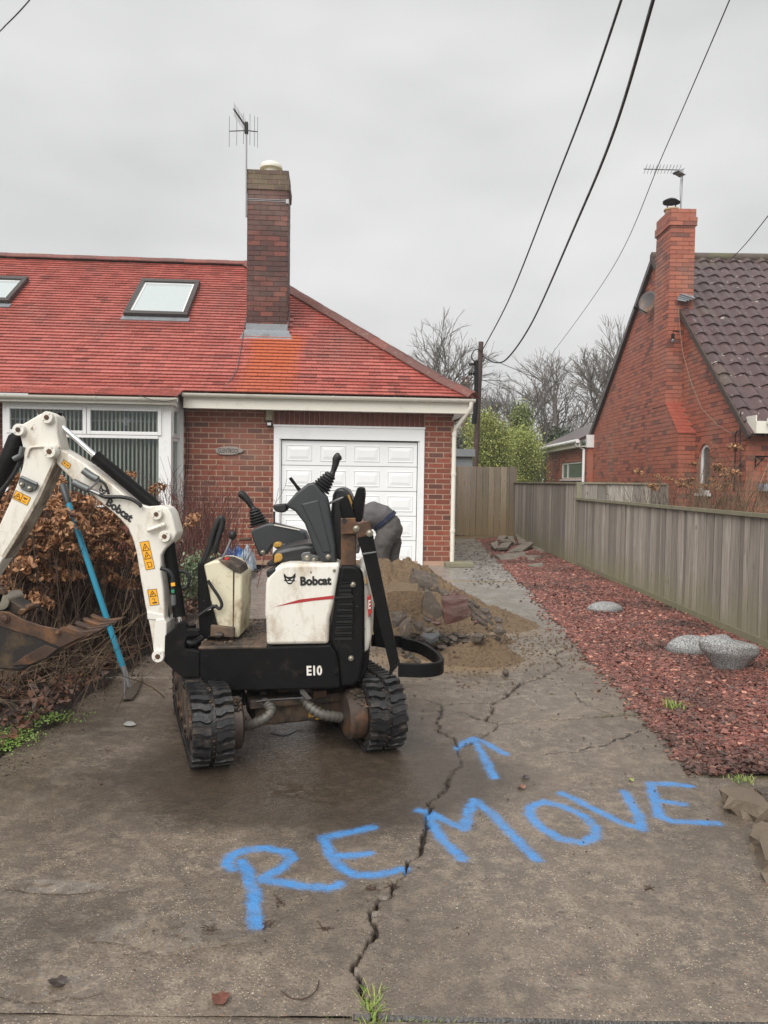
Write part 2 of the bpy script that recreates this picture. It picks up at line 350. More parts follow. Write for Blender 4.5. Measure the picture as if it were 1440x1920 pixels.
wet = g.math('ADD', g.attr('wet'), 0.0); wet_shade = g.ramp(g.math('ADD', g.math('MULTIPLY', wet, .8), g.math('MULTIPLY', g.noise(2.6, 7, .72, v), .95)), .62, 1.02)
c = g.mix(g.math('MULTIPLY', wet_shade, .8), c, (.034, .025, .017))  # wetness and the excavator's painted contact shade share this dark mix
c = g.mix(g.ramp(g.math('ADD', g.attr('sand'), g.math('MULTIPLY', g.noise(22, 6, .8, v), .9)), .75, 1.15), c, (.235, .17, .105))
c = g.mix(g.attr('moss'), c, (.06, .055, .018))
dn = g.math('ADD', g.attr('dirt'), g.math('MULTIPLY', g.math('SUBTRACT', g.noise(60, 3, .7, v), .5), .5)); dn = g.math('MULTIPLY', g.ramp(dn, .3, .75), g.ramp(g.attr('dirt'), 0, .15)); c = g.mix(dn, c, (.018, .012, .008))
pn = g.ramp(g.math('ADD', g.math('ADD', g.attr('paint'), g.math('MULTIPLY', g.math('SUBTRACT', g.noise(45, 3, .7, v), .5), .7)), g.math('MULTIPLY', g.math('SUBTRACT', g.noise(240, 4, .8, v), .5), 1.6)), .27, .95)
pn = g.math('MULTIPLY', pn, g.ramp(g.attr('paint'), .0, .15)); pn = g.math('MULTIPLY', pn, g.ramp(g.noise(16, 5, .75, v), .34, .56, .62, 1)); pn = g.math('MULTIPLY', pn, g.ramp(g.noise(120, 2, .6, v), .60, .72, 1, .45)); pn = g.math('MULTIPLY', pn, g.math('SUBTRACT', 1.0, g.math('MULTIPLY', dn, .9)))
c = g.mix(g.math('MULTIPLY', pn, .95), c, g.mix(g.noise(25, 3, .6, v), (.035, .20, .50), (.06, .27, .62)))
rg = g.ramp(g.noise(3.2, 6, .62, v), .36, .60, .40, .07); rg = g.math('SUBTRACT', rg, g.math('MULTIPLY', wet_shade, .14)); pd = g.attr('puddle'); rg = g.math('MULTIPLY', rg, g.ramp(pd, 0, 1, 1, .12))
rg = g.math('ADD', rg, g.math('MULTIPLY', pn, .2))
bm = g.math('ADD', g.math('MULTIPLY', g.noise(48, 5, .8, v), 1.3), g.math('MULTIPLY', g.vor(120, v), .5)); bm = g.math('MULTIPLY', bm, g.ramp(pd, .3, .8, 1, .06))
MT['concrete'] = g.set(c, rg, 0, bm, .6, .0045, Specular_IOR_Level=.75)
g = G('wet_soil'); v = g.world(); c = g.mix(g.noise(5, 6, .7, v), (.022, .015, .011), (.055, .036, .025)); c = g.mix(g.ramp(g.noise(40, 4, .7, v), .6, .75), c, (.09, .055, .035)); MT['soil'] = g.set(c, .55, 0, g.noise(30, 6, .75, v), 1, .03)
g = G('red_gravel_base'); v = g.world(); c = g.mix(g.vor(42, v, 'F1', 'Color'), (.14, .045, .035), (.04, .02, .018), 'MIX'); vv = g.vor(42, v); c = g.mix(g.ramp(vv, .3, .6), c, (.02, .012, .01)); MT['gravelbase'] = g.set(c, .6, 0, vv, 1, .02)
g = G('red_chip'); r = g.attr('rnd'); c = g.mix(r, (.27, .100, .076), (.10, .044, .036)); c = g.mix(g.ramp(g.math('FRACT', g.math('MULTIPLY', r, 9.7)), .86, .9), c, (.10, .07, .06)); c = g.mix(g.ramp(g.math('FRACT', g.math('MULTIPLY', r, 5.3)), .93, .95), c, (.50, .24, .17)); d = g.ramp(g.noise(.9, 4, .6, g.world()), .50, .66, 0, .75); c = g.mix(d, c, (.04, .028, .022)); MT['chip'] = g.set(c, .5, 0, g.noise(120, 2), .3, .002)
g = G('far_grass'); v = g.world(); c = g.mix(g.noise(.6, 5, .7, v), (.035, .045, .018), (.06, .05, .03)); MT['grassground'] = g.set(c, .9)
g = G('leaf_litter'); r = g.attr('rnd'); c = g.mix(r, (.075, .032, .018), (.15, .06, .028)); c = g.mix(g.ramp(g.math('FRACT', g.math('MULTIPLY', r, 5.3)), .5, .9), c, (.028, .018, .013)); MT['litter'] = g.set(c, .55)
g = G('moss_leaf'); r = g.attr('rnd'); c = g.mix(r, (.10, .20, .025), (.22, .30, .06)); MT['mossleaf'] = g.set(c, .6)
g = G('grass_blade'); r = g.attr('rnd'); c = g.mix(r, (.10, .19, .03), (.30, .33, .08)); MT['blade'] = g.set(c, .5)

def seg_dist(px, py, pts):
    """distance of many points to a polyline (chunk-culled), also returns the arc parameter"""
    d = np.full(px.shape, 9.0)
    for (a, b) in zip(pts[:-1], pts[1:]):
        ax, ay = a[0], a[1]; bx, by = b[0]-ax, b[1]-ay; L2 = bx*bx+by*by+1e-12
        m = (px > min(ax, b[0])-.3) & (px < max(ax, b[0])+.3) & (py > min(ay, b[1])-.3) & (py < max(ay, b[1])+.3)
        if not m.any(): continue
        x = px[m]; y = py[m]; t = np.clip(((x-ax)*bx+(y-ay)*by)/L2, 0, 1)
        q = np.hypot(x-ax-t*bx, y-ay-t*by); d[m] = np.minimum(d[m], q)
    return d
def G2(pts): return [tuple(gr(u, v))[:2] for u, v in pts]
CR = [  # cracks: picture points on the ground -> metres, half width, depth
 (G2([(700, 1912), (680, 1860), (672, 1815), (690, 1760), (695, 1730), (708, 1700), (735, 1680), (742, 1655), (765, 1635)]), .0085, .03),
 (G2([(765, 1635), (770, 1610), (785, 1590), (796, 1560), (795, 1525), (815, 1500), (838, 1470), (846, 1445), (862, 1437)]), .0085, .03),
 (G2([(862, 1437), (862, 1402), (880, 1392), (912, 1376), (938, 1360)]), .007, .02),
 (G2([(938, 1360), (997, 1353), (1065, 1349), (1128, 1344), (1155, 1341), (1202, 1339), (1234, 1336)]), .009, .018),
 (G2([(938, 1360), (915, 1352), (922, 1323), (944, 1307), (975, 1283), (1018, 1268), (1054, 1249), (1041, 1228), (1060, 1217), (1086, 1212)]), .013, .025),
 (G2([(862, 1402), (851, 1389), (822, 1368), (817, 1355), (830, 1323), (806, 1312)]), .010, .02),
 (G2([(830, 1323), (859, 1318), (922, 1318)]), .008, .014), (G2([(938, 1360), (890, 1345), (859, 1334)]), .007, .012),
 (G2([(1052, 1281), (1097, 1318), (1128, 1330), (1155, 1341)]), .008, .012), (G2([(1018, 1415), (1134, 1397), (1197, 1370)]), .006, .007),
 (G2([(795, 1160), (860, 1120), (900, 1060), (940, 1072)]), .004, .01), (G2([(847, 1067), (905, 1075), (955, 1072)]), .006, .012)]
Z3 = lambda pts: G2([(380+x/1.3585, 1360+y/1.3585) for x, y in pts])
PAINT = [Z3(p) for p in [
 [(78, 365), (62, 352), (72, 330), (110, 316), (160, 312), (210, 320), (228, 338), (205, 362), (165, 385), (150, 392), (200, 400), (260, 410), (320, 416), (350, 405)],
 [(100, 345), (118, 375), (128, 420), (134, 470), (135, 512)],
 [(435, 258), (370, 272), (308, 285), (325, 325), (350, 362), (385, 382), (440, 381), (515, 368)], [(335, 332), (380, 330), (422, 325)],
 [(552, 215), (575, 222), (592, 262), (620, 300), (662, 340)], [(575, 218), (620, 242), (667, 262), (676, 220), (692, 190), (735, 222), (790, 282), (852, 342)],
 [(838, 208), (870, 196), (920, 208), (970, 232), (1000, 262), (1000, 286), (965, 299), (910, 290), (860, 262), (832, 228), (838, 208)],
 [(915, 175), (960, 196), (1010, 222), (1060, 247), (1118, 265), (1112, 235), (1075, 170)],
 [(1242, 155), (1190, 150), (1140, 148), (1152, 190), (1165, 235), (1200, 245), (1310, 250)], [(1162, 193), (1195, 197), (1225, 201)],
 [(688, 34), (708, 62), (725, 95), (742, 132)], [(648, 58), (668, 42), (690, 32), (725, 45), (768, 72)]]]
EXY = [(3.35, 1.53), (3.49, 1.545), (4.2, 1.60), (5.1, 1.665), (6.56, 1.757), (9.7, 1.94), (13, 2.10), (17.9, 2.36)]
def xr(y): return np.interp(y, [a for a, b in EXY], [b for a, b in EXY])
XL = -1.82
def slab_height(X, Y):
    wx = X+(fbm(X*9, Y*9, 4)-.5)*.06+(fbm(X*32+9, Y*32, 4)-.5)*.032; wy = Y+(fbm(X*9+50, Y*9+7, 4)-.5)*.06+(fbm(X*32+3, Y*32+8, 4)-.5)*.032
    z = (fbm(X*1.3, Y*1.3, 3)-.5)*.012+(fbm(X*12, Y*12, 3)-.5)*.0035+(fbm(X*55, Y*55, 2)-.5)*.0018
    dirt = np.zeros_like(X); moss = np.zeros_like(X)
    for (p, hw, dp) in CR:
        d = seg_dist(wx, wy, p); hwv = np.maximum(hw, .0068)*(.30+1.5*fbm(X*11, Y*11, 3))*1.0
        z -= dp*np.clip(1-(d/(hwv*.8))**4, 0, 1); dirt = np.maximum(dirt, np.clip(1.25-d/(hwv*.85), 0, 1)*1.1)
        z += .002*np.exp(-(d/.05)**2)
    d = seg_dist(wx, wy, CR[3][0][3:]); moss = np.maximum(moss, np.clip(1-d/.05, 0, 1)*.8)
    e = xr(Y)-X; m = (Y > 3.4); moss = np.maximum(moss, np.where(m, np.clip(1-e/.06, 0, 1)*(fbm(X*6, Y*6, 3) > .52)*.7, 0))
    dirt = np.maximum(dirt, np.where(m, np.clip(1-e/.12, 0, 1)*.55*fbm(X*7, Y*7, 3)*2, 0)); dirt = np.maximum(dirt, np.where(Y > 3.3, np.clip(1-(X-XL)/.16, 0, 1)*.9*fbm(X*5, Y*5, 3)*1.6, 0))
    # small scattered grit
    gsp = fbm(X*30, Y*30, 2); dirt = np.maximum(dirt, np.clip((gsp-.80)*8, 0, 1)*.5)
    return z, dirt, moss
YD0 = gr(720, 1909).y
# ---- driveway: one slab fan-meshed finer near the viewer
ys = YD0*np.exp(np.linspace(0, math.log(18.0/YD0), 780)); ns = 620
near = ys < 3.40
rows = []
for y in ys:
    l = -.60*y-.25 if y < 5 else max(-.60*y-.25, XL-.35-.0*y); r = min(.60*y+.25, 3.0)
    l = max(l, -3.0)
    rows.append(np.linspace(l, r, ns))
X = np.array(rows); Y = np.repeat(ys[:, None], ns, 1)
# ragged right edge
ragg = (fbm(Y[:, -1]*3, Y[:, -1]*0+3, 4)-.5)*.10
Z, dirt, moss = slab_height(X, Y)
paint = np.zeros_like(X); wx = X+(fbm(X*25, Y*25, 3)-.5)*.018; wy = Y+(fbm(X*25+9, Y*25+4, 3)-.5)*.018
for p in PAINT:
    d = seg_dist(wx, wy, p); paint = np.maximum(paint, np.clip(1.05*np.exp(-(d/.027)**2.1), 0, 1)); paint = np.maximum(paint, .33*np.exp(-(d/.045)**2))
def blob(cx, cy, sx, sy): return np.exp(-((X-cx)/sx)**2-((Y-cy)/sy)**2)
wet = np.clip(blob(-.30, 3.30, .85, .45)*1.15+blob(-.4, 4.0, .7, .9)*1.1+blob(-1.0, 2.15, .55, .25)*.4+blob(-.15, 2.25, .5, .25)*.25, 0, 1)  # damp areas, plus painted contact shade under and around the excavator
pd_ = np.clip((blob(-.62, 2.16, .28, .13)+blob(-.88, 1.93, .16, .07)*1.3+blob(-1.05, 2.4, .3, .05)+blob(.5, 1.95, .3, .08)*.5+blob(-.3, 3.2, .5, .25)*.6)*(.35+1.1*fbm(X*16, Y*22, 4))-.38, 0, .25)/.25
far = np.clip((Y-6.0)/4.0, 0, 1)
sand = np.clip(blob(.62, 5.7, .55, .55)*.8+blob(1.0, 6.8, .6, .4)*.7+blob(0.2, 5.6, .7, .3)*.4+np.exp(-((Y-10.1-.02*X)/.09)**2)*.9*(X > .6)+blob(1.35, 9.9, .5, .3)*.25, 0, 1)
Z -= pd_*.001
rf_ = X[0] > -.06; Z[0, rf_] -= .03; dirt[0:2, rf_] = .9
ragg = (fbm(Y*5, Y*0+3, 4)-.5)*.09+(fbm(Y*22, Y*0+9, 2)-.5)*.03
Z = np.where((X > xr(Y)+ragg) & (Y > 3.46+(fbm(X*5, X*0, 3)-.5)*.08), -.09, Z); Z = np.where((X < XL) & (Y > 3.1), -.09, Z)
F = (np.arange((len(ys)-1)*ns).reshape(len(ys)-1, ns)[:, :-1]).ravel()
F = np.stack([F, F+1, F+ns+1, F+ns], 1)
V = np.stack([X, Y, Z], 2).reshape(-1, 3)
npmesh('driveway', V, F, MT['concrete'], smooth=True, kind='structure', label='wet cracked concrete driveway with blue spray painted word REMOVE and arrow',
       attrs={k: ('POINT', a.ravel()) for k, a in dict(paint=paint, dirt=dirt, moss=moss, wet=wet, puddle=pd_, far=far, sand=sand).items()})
# slab sides under the driveway edge, pavement in front
for sg in (-1, 1):
    M().prism([(sg*7, YD0, -.002), (sg*(.60*YD0+.235), YD0, -.002), (sg*(.60*3.42+.235), 3.42, -.002), (sg*7, 3.42, -.002)], (0, 0, -.1)).build('driveway', MT['concrete'], kind='structure', label='outer part of the concrete driveway')
M().box(-12, 12, -6, YD0-.006, -.10, -.005).build('pavement', MT['concrete'], kind='structure', label='concrete pavement slab in front of the driveway')
M().box(-12, -.06, YD0-.02, YD0+.004, -.10, -.0045).build('pavement', MT['concrete'], kind='structure', label='strip of concrete closing the joint left of the crack')
M().box(-12, 12, 1.80, 3.4, -.3, -.045).build('joint_soil', MT['soil'], kind='structure', label='dark soil in the joint before the driveway')
M().box(-150, 150, -40, 250, -.5, -.12).build('ground', MT['grassground'], kind='structure', label='rough ground around the houses')
# ---- soil bed left
def soilgrid(name, x0, x1, y0, y1, st, amp, base, edge=None, **k):
    nx = int((x1-x0)/st); ny = int((y1-y0)/st); a, b = np.meshgrid(np.linspace(x0, x1, nx), np.linspace(y0, y1, ny))
    z = base+(fbm(a*2, b*2, 3)-.5)*amp+(fbm(a*14, b*14, 4)-.5)*amp*.9
    if edge is not None: z = z+edge(a, b)
    i = np.arange((ny-1)*nx).reshape(ny-1, nx)[:, :-1].ravel(); return npmesh(name, np.stack([a, b, z], 2).reshape(-1, 3), np.stack([i, i+1, i+nx+1, i+nx], 1), smooth=True, **k)
soilgrid('soil_bed', -9, XL+.01, 2.6, 10.9, .03, .06, .01, lambda a, b: -.04*np.clip((a-XL+.12)/.12, 0, 1), mat=MT['soil'], kind='structure', label='dark wet soil bed along the left of the driveway')
# ---- gravel bed
gy = np.linspace(3.42, 17.9, 300); rows = [np.linspace(xr(y)-.02, 3.14, 60) for y in gy]; a = np.array(rows); b = np.repeat(gy[:, None], 60, 1)
z = -.012+(fbm(a*2, b*2, 3)-.5)*.02+.035*np.clip((a-xr(b))/.3, 0, 1)
i = np.arange(299*60).reshape(299, 60)[:, :-1].ravel()
npmesh('gravel_bed', np.stack([a, b, z], 2).reshape(-1, 3), np.stack([i, i+1, i+61, i+60], 1), MT['gravelbase'], smooth=True, kind='structure', label='bed of red gravel between driveway and fence')
def rocks(name, px, py, pz, size, mat, flat=.6, seed=1, **k):
    """joined small angular stones, 12 tris each"""
    rg_ = np.random.default_rng(seed); n = len(px); u = CUBE_V[None]*1.0+rg_.uniform(-.2, .2, (n, 8, 3))
    u[:, :4, :2] *= rg_.uniform(.5, .95, (n, 1, 1)); s3 = np.stack([rg_.uniform(.7, 1.5, n), rg_.uniform(.6, 1.1, n), rg_.uniform(.5, 1.0, n)*flat], 1)*np.asarray(size)[:, None] if np.ndim(size) else np.stack([rg_.uniform(.7, 1.5, n), rg_.uniform(.6, 1.1, n), rg_.uniform(.5, 1.0, n)*flat], 1)*size
    u = u*s3[:, None, :]
    ax = rg_.uniform(-.7, .7, n); az = rg_.uniform(0, 2*PI, n); ca, sa, cz, sz = np.cos(ax)[:, None], np.sin(ax)[:, None], np.cos(az)[:, None], np.sin(az)[:, None]
    x, y, zz = u[..., 0], u[..., 1]*ca-u[..., 2]*sa, u[..., 1]*sa+u[..., 2]*ca
    X_, Y_ = x*cz-y*sz, x*sz+y*cz
    V = np.stack([X_+px[:, None], Y_+py[:, None], zz+pz[:, None]], 2).reshape(-1, 3)
    F = (CUBE_F[None]+np.arange(n)[:, None, None]*8).reshape(-1, 4)
    return npmesh(name, V, F, mat, attrs={'rnd': ('FACE', np.repeat(rg_.random(n), 6))}, **k)
n = 68000; rg1 = np.random.default_rng(5)
yy = 3.42*np.exp(rg1.random(n)**.85*math.log(17.8/3.42)); xx = xr(yy)-.03+(3.10-xr(yy)+.03)*rg1.random(n)
edge = rg1.random(n); xx = np.where(edge < .05, xr(yy)-.03-rg1.exponential(.03, n), xx)
bare = fbm(xx*1.7, yy*1.7, 3) > .62; keep = ~(bare & (rg1.random(n) < .55)); xx, yy = xx[keep], yy[keep]
zz = -.004+(fbm(xx*2, yy*2, 3)-.5)*.02+.035*np.clip((xx-xr(yy))/.3, 0, 1)+rg1.uniform(0, .012, len(xx)); zz = np.where(xx < xr(yy), .006, zz)
rocks('red_gravel', xx, yy, zz, .0195*np.clip(yy/6, 1, 1.6)**.5*rg1.uniform(.7, 1.25, len(xx)), MT['chip'], kind='stuff', label='loose red stone chips covering the bed beside the fence')
# loose dirt crumbs on the path and beside edges
n = 1500; px = []; py = []
for q in range(n):
    t = rg1.random()
    if t < .3: y = rg1.uniform(9.5, 17); x = rg1.uniform(1.2, xr(y))
    elif t < .6: y = rg1.uniform(3.4, 9); x = xr(y)-abs(rg1.normal(0, .09))
    elif t < .8: y = rg1.uniform(3.3, 6); x = XL+abs(rg1.normal(0, .10))
    else: y = rg1.uniform(1.95, 5.0); x = rg1.uniform(-.45, .5)*y
    px.append(x); py.append(y)
px = np.array(px); py = np.array(py)
rocks('loose_dirt', px, py, np.full(n, .004), rg1.uniform(.003, .011, n)*np.clip(py/5, .5, 2), MT['soil'], kind='stuff', label='small dark crumbs of soil scattered over the concrete', seed=9)
# leaf litter on the soil bed
def leafquads(px, py, pz, size, seed=1, tilt=.5):
    rg_ = np.random.default_rng(seed); n = len(px); az = rg_.uniform(0, 2*PI, n); t1 = rg_.normal(0, tilt, n); t2 = rg_.normal(0, tilt, n)
    ux = np.stack([np.cos(az)*np.cos(t1), np.sin(az)*np.cos(t1), np.sin(t1)], 1); uy = np.stack([-np.sin(az)*np.cos(t2), np.cos(az)*np.cos(t2), np.sin(t2)], 1)
    s = np.asarray(size)*np.ones(n); c = np.stack([px, py, pz], 1); uz = np.cross(ux, uy)
    pts = [c-ux*s[:, None], c-uy*s[:, None]*.6+uz*s[:, None]*.25*rg_.uniform(-1, 1, (n, 1)), c+ux*s[:, None], c+uy*s[:, None]*.6+uz*s[:, None]*.25*rg_.uniform(-1, 1, (n, 1))]
    V = np.stack(pts, 1).reshape(-1, 3); F = np.arange(4*n).reshape(n, 4)
    return V, F, np.repeat(rg_.random(n), 1)
n = 9000; ly = rg1.uniform(3.2, 9.5, n); lx = XL-.02-rg1.exponential(1.1, n)
V, F, r_ = leafquads(lx, ly, .03+rg1.uniform(0, .03, n), rg1.uniform(.012, .035, n), 4); npmesh('leaf_litter', V, F, MT['litter'], attrs={'rnd': ('FACE', r_)}, kind='stuff', label='dead brown leaves lying over the soil bed')
# moss / small weeds at left edge
def patch(cx, cy, sx, sy, n, size, name, label, mat='mossleaf', zb=.02):
    V, F, r_ = leafquads(rg1.normal(cx, sx, n), rg1.normal(cy, sy, n), zb+np.abs(rg1.normal(0, .012, n)), rg1.uniform(.4, 1, n)*size, int(cx*10+50), .4)
    return npmesh(name, V, F, MT[mat], attrs={'rnd': ('FACE', r_)}, kind='stuff', label=label)
p = gr(15, 1400); patch(p.x-.03, p.y+.02, .07, .10, 1500, .009, 'moss', 'bright green moss at the left edge of the driveway')
p = gr(100, 1355); patch(p.x-.03, p.y, .10, .06, 500, .010, 'weeds', 'small green weeds in the soil by the driveway corner')
def grass(name, label, cx, cy, n, sx, sy, h, lean=.8, seed=2, zb=0.0, parent=None, **k):
    rg_ = np.random.default_rng(seed); bx = rg_.normal(cx, sx, n); by = rg_.normal(cy, sy, n); az = rg_.uniform(0, 2*PI, n); hh = rg_.uniform(.5, 1, n)*h; ln = rg_.uniform(.2, 1, n)*lean*hh; w_ = .0016+hh*.012
    ca, sa = np.cos(az), np.sin(az); V = np.zeros((n, 6, 3))
    for j, (t, ww) in enumerate([(0, 1), (.55, .8), (1, .15)]):
        x = bx+ca*ln*t**1.7; y = by+sa*ln*t**1.7; z = zb+hh*t*(1-.25*t)
        V[:, j*2] = np.stack([x-sa*w_*ww, y+ca*w_*ww, z], 1); V[:, j*2+1] = np.stack([x+sa*w_*ww, y-ca*w_*ww, z], 1)
    F = np.array([(0, 1, 3, 2), (2, 3, 5, 4)])[None]+np.arange(n)[:, None, None]*6
    o = npmesh(name, V.reshape(-1, 3), F.reshape(-1, 4), MT['blade'], parent=parent, attrs={'rnd': ('FACE', np.repeat(rg_.random(n), 2))}, loc=(cx, cy, zb) if parent is None else None)
    return tag(o, **dict(label=label, **k))
p = gr(697, 1890); grass('grass_tuft', 'grass growing in the wide crack at the bottom of the driveway', p.x, p.y, 160, .014, .035, .045, 1.0, 3, -.012, cat='grass tuft')
p = gr(740, 1914); grass('grass_strip', 'thin grass along the slab joint at the very bottom', p.x, YD0, 110, .08, .006, .03, 1.2, 4, -.02, cat='grass')
p = gr(1266, 1332); grass('grass_tuft', 'bright green grass tuft growing in the red gravel', p.x, p.y, 90, .03, .03, .07, 1.1, 5, .01, cat='grass tuft')
p = gr(1390, 1468); grass('weed_tuft', 'small green weed between gravel and broken stone slab', p.x, p.y, 60, .03, .02, .035, 1.4, 6, .01, cat='weed')

# ------------------------------------------------------------------ the bungalow on the left
HO = Vector((1.10, 12.0, 0)); HT = R(4.0)
house = empty('brick_bungalow', HO, HT, label='red brick bungalow with red tiled roof, bay window and white garage door', cat='house')
HM = ROOT[house]; HI = HM.inverted()
def hpx(u, v, ly):
    """picture point -> house-local point on the plane y = ly"""
    o = HI @ Vector((0, 0, EYE)); d = HI.to_3x3() @ ray(u, v); k = (ly-o.y)/d.y; return o+d*k
def hx(u, ly=0, v=900): return hpx(u, v, ly).x
def hz(v, ly=0, u=700): return hpx(u, v, ly).z
UNIT = {}
def unit_box(mat, key, dims=(1, 1, 1), q=.003):
    d = tuple(max(q/2, round(a/q)*q) if i != 1 else a for i, a in enumerate(dims)); kk = (key, mat.name, d)
    if kk not in UNIT:
        me = bpy.data.meshes.new(key); me.from_pydata([(p[0]*d[0], p[1]*d[1], p[2]*d[2]) for p in CUBE_V], [], [tuple(f) for f in CUBE_F]); me.materials.append(mat); UNIT[kk] = me
    return UNIT[kk]
def pieces(name, items, mat, parent, limit, key=None, scorefn=None, frame=None):
    """items: (centre, size, Matrix3) in frame space; nearest become parts, the rest one joined part"""
    fr = frame if frame is not None else Matrix.Identity(4); inv = ROOT[parent].inverted() @ fr
    def score(it):
        p = fr @ Vector(it[0]); 
        if p.y < .3: return -1
        u, v = proj(p)
        vis = 1.0 if (-20 < u < 1460 and -20 < v < 1940) else 0.0
        return vis*it[1][0]/p.length
    items = sorted(items, key=scorefn or score, reverse=True)
    for it in items[:limit]:
        o = bpy.data.objects.new(name, unit_box(mat, key or name, it[1])); C.objects.link(o); o.parent = parent; ROOT[o] = ROOT[parent]
        m3 = it[2] if len(it) > 2 and it[2] is not None else Matrix.Identity(3)
        o.matrix_local = inv @ Matrix.Translation(it[0]) @ m3.to_4x4()
    rest = items[limit:]
    if rest:
        c = np.array([tuple(i[0]) for i in rest]); s = np.array([tuple(i[1]) for i in rest]); V = CUBE_V[None]*s[:, None, :]
        m = np.array([np.array(i[2]) if len(i) > 2 and i[2] is not None else np.eye(3) for i in rest]); V = np.einsum('nij,nkj->nki', m, V)+c[:, None, :]
        fm = np.array(fr); V = V.reshape(-1, 3) @ fm[:3, :3].T+fm[:3, 3]
        npmesh(name+'_field', V, (CUBE_F[None]+np.arange(len(rest))[:, None, None]*8).reshape(-1, 4), mat, parent=parent, attrs={'rnd': ('FACE', np.repeat(RNG.random(len(rest)), 6))}, kind='stuff')
def brick_items(x0, x1, z0, z1, course, pitch, holes=(), depth=.03, proud=.003, joint=.0175, xr_=None, y=0.0, rg_=random, head=False):
    out = []; k = 0; z = z0
    while z+course*.6 < z1:
        zc = z+course/2; a, b = (x0, x1) if xr_ is None else xr_(zc)
        if b > a:
            segs = [(a, b)]
            for (hx0, hx1, hz0, hz1) in holes:
                if hz0 < zc < hz1:
                    ns_ = []
                    for (s, e) in segs:
                        if hx1 <= s or hx0 >= e: ns_.append((s, e)); continue
                        if hx0 > s: ns_.append((s, hx0))
                        if hx1 < e: ns_.append((hx1, e))
                    segs = ns_
            off = (k % 2)*pitch/2
            for (s, e) in segs:
                n0 = math.floor((s-x0-off)/pitch); x = x0+off+n0*pitch
                while x < e:
                    p, q = max(x, s), min(x+pitch, e)
                    if q-p > .05: out.append((((p+q)/2, y+depth/2-proud-rg_.uniform(0, .0025), zc), (q-p-joint, depth, min(course, z1-z)-joint*(1+rg_.uniform(-.15, .3))), None))
                    x += pitch
        k += 1; z += course
    return out
# --- key lines of the front
BCO, BPI = .0832, .2395
GX0, GX1 = hx(513), hx(794.5); GZ = hz(801, 0, 650)       # garage opening incl. frame
BYX = hx(343); BYF = -.60                                   # bay side, bay front plane
BX0, BX1 = hpx(5, 850, BYF).x, hpx(321, 850, BYF).x
ZE = hz(768, 0, 700)+.05
front = M(HM).box(-9.5, -.0, .004, .25, 0, ZE+.1)
wall = None
mw = M(HM)
mw.prism([(BYX, .0015, 0), (GX0, .0015, 0), (GX0, .0015, GZ), (GX1, .0015, GZ), (GX1, .0015, 0), (0, .0015, 0), (0, .0015, ZE+.05), (BYX, .0015, ZE+.05)], (0, .238, 0))
wall = mw.build('wall', MT['mortar'], house)
M(HM).box(-9.5, BX0, .004, .24, 0, ZE+.05).build('wall', MT['mortar'], house)
M(HM).box(-.24, 0, .241, 8.0, 0, ZE+.05).build('side_wall', MT['brick'], house)
M(HM).box(-9.5, -.24, 7.8, 8.0, 0, ZE+.05).build('rear_wall', MT['brick'], house)
SOL0, SOL1 = GZ+.02, GZ+.255
holes = [(BX0+.02, BYX, 0, 9), (GX0, GX1, 0, GZ), (GX0-.02, GX1, GZ, SOL1)]
it = brick_items(-9.5, 0, .07, ZE+.03, BCO, BPI, holes)
pieces('brick', it, MT['brick'], wall, 190, 'brick_house', frame=HM)
sol = []; x = GX0
while x < GX1-.04: sol.append(((x+.039, .009, (SOL0+SOL1)/2), (.070, .03, SOL1-SOL0-.01), None)); x += .0795
pieces('lintel_brick', sol, MT['brick_top'], wall, 40, 'lintel', frame=HM)
M(HM).box(GX0, 0, -.004, .02, 0, .07).build('plinth', MT['mortar'], wall)
# --- garage door
gd = M(HM)
fw = .093; ft = hz(825, 0, 650)
gd.box(GX0, GX0+fw, -.03, .10, 0, ft-.0); gd.box(GX1-fw*.85, GX1, -.03, .10, 0, ft); gd.box(GX0, GX1, -.03, .10, ft, GZ); gd.box(GX0-.01, GX1+.01, -.045, -.0, GZ-.012, GZ+.02)
gd.box(GX0+fw, GX0+fw+.02, .0, .05, 0, ft); gd.box(GX1-fw*.85-.02, GX1-fw*.85, .0, .05, 0, ft)
garage = gd.build('garage_door', MT['door'], house, bevel=.004, label='white up-and-over garage door with five rows of embossed panels')
M(HM).box(GX0+fw, GX1-fw*.85, .07, .1, 0, ft-.005).build('door_gap', MT['black_gap'], garage)
dx0, dx1 = GX0+fw+.03, GX1-fw*.85-.03; nrow = 5; rh = (ft-.02)/nrow*1.0; cw = (dx1-dx0)/4
for r_ in range(nrow):
    z0 = ft-.018-(r_+1)*rh; M(HM).box(dx0, dx1, .035, .065, z0+.004, z0+rh-.004).build('door_section', MT['door'], garage, bevel=.003)
    for c_ in range(4):
        xc = dx0+cw*(c_+.5); zc = z0+rh/2; hw, hh = cw*.385, rh*.325
        m = M(HM)
        def ring(a, b, ya, yb):
            P = [(xc-hw+a, ya, zc-hh+a), (xc+hw-a, ya, zc-hh+a), (xc+hw-a, ya, zc+hh-a), (xc-hw+a, ya, zc+hh-a)]; Q = [(xc-hw+b, yb, zc-hh+b), (xc+hw-b, yb, zc-hh+b), (xc+hw-b, yb, zc+hh-b), (xc-hw+b, yb, zc+hh-b)]
            m.add(P+Q, [(i, (i+1) % 4, (i+1) % 4+4, i+4) for i in range(4)])
        ring(0, .010, .0345, .022); ring(.010, .020, .022, .033); ring(.020, .075, .033, .021)
        b = .075; m.add([(xc-hw+b, .021, zc-hh+b), (xc+hw-b, .021, zc-hh+b), (xc+hw-b, .021, zc+hh-b), (xc-hw+b, .021, zc+hh-b)], [(0, 1, 2, 3)])
        m.build('door_panel', MT['door'], garage)
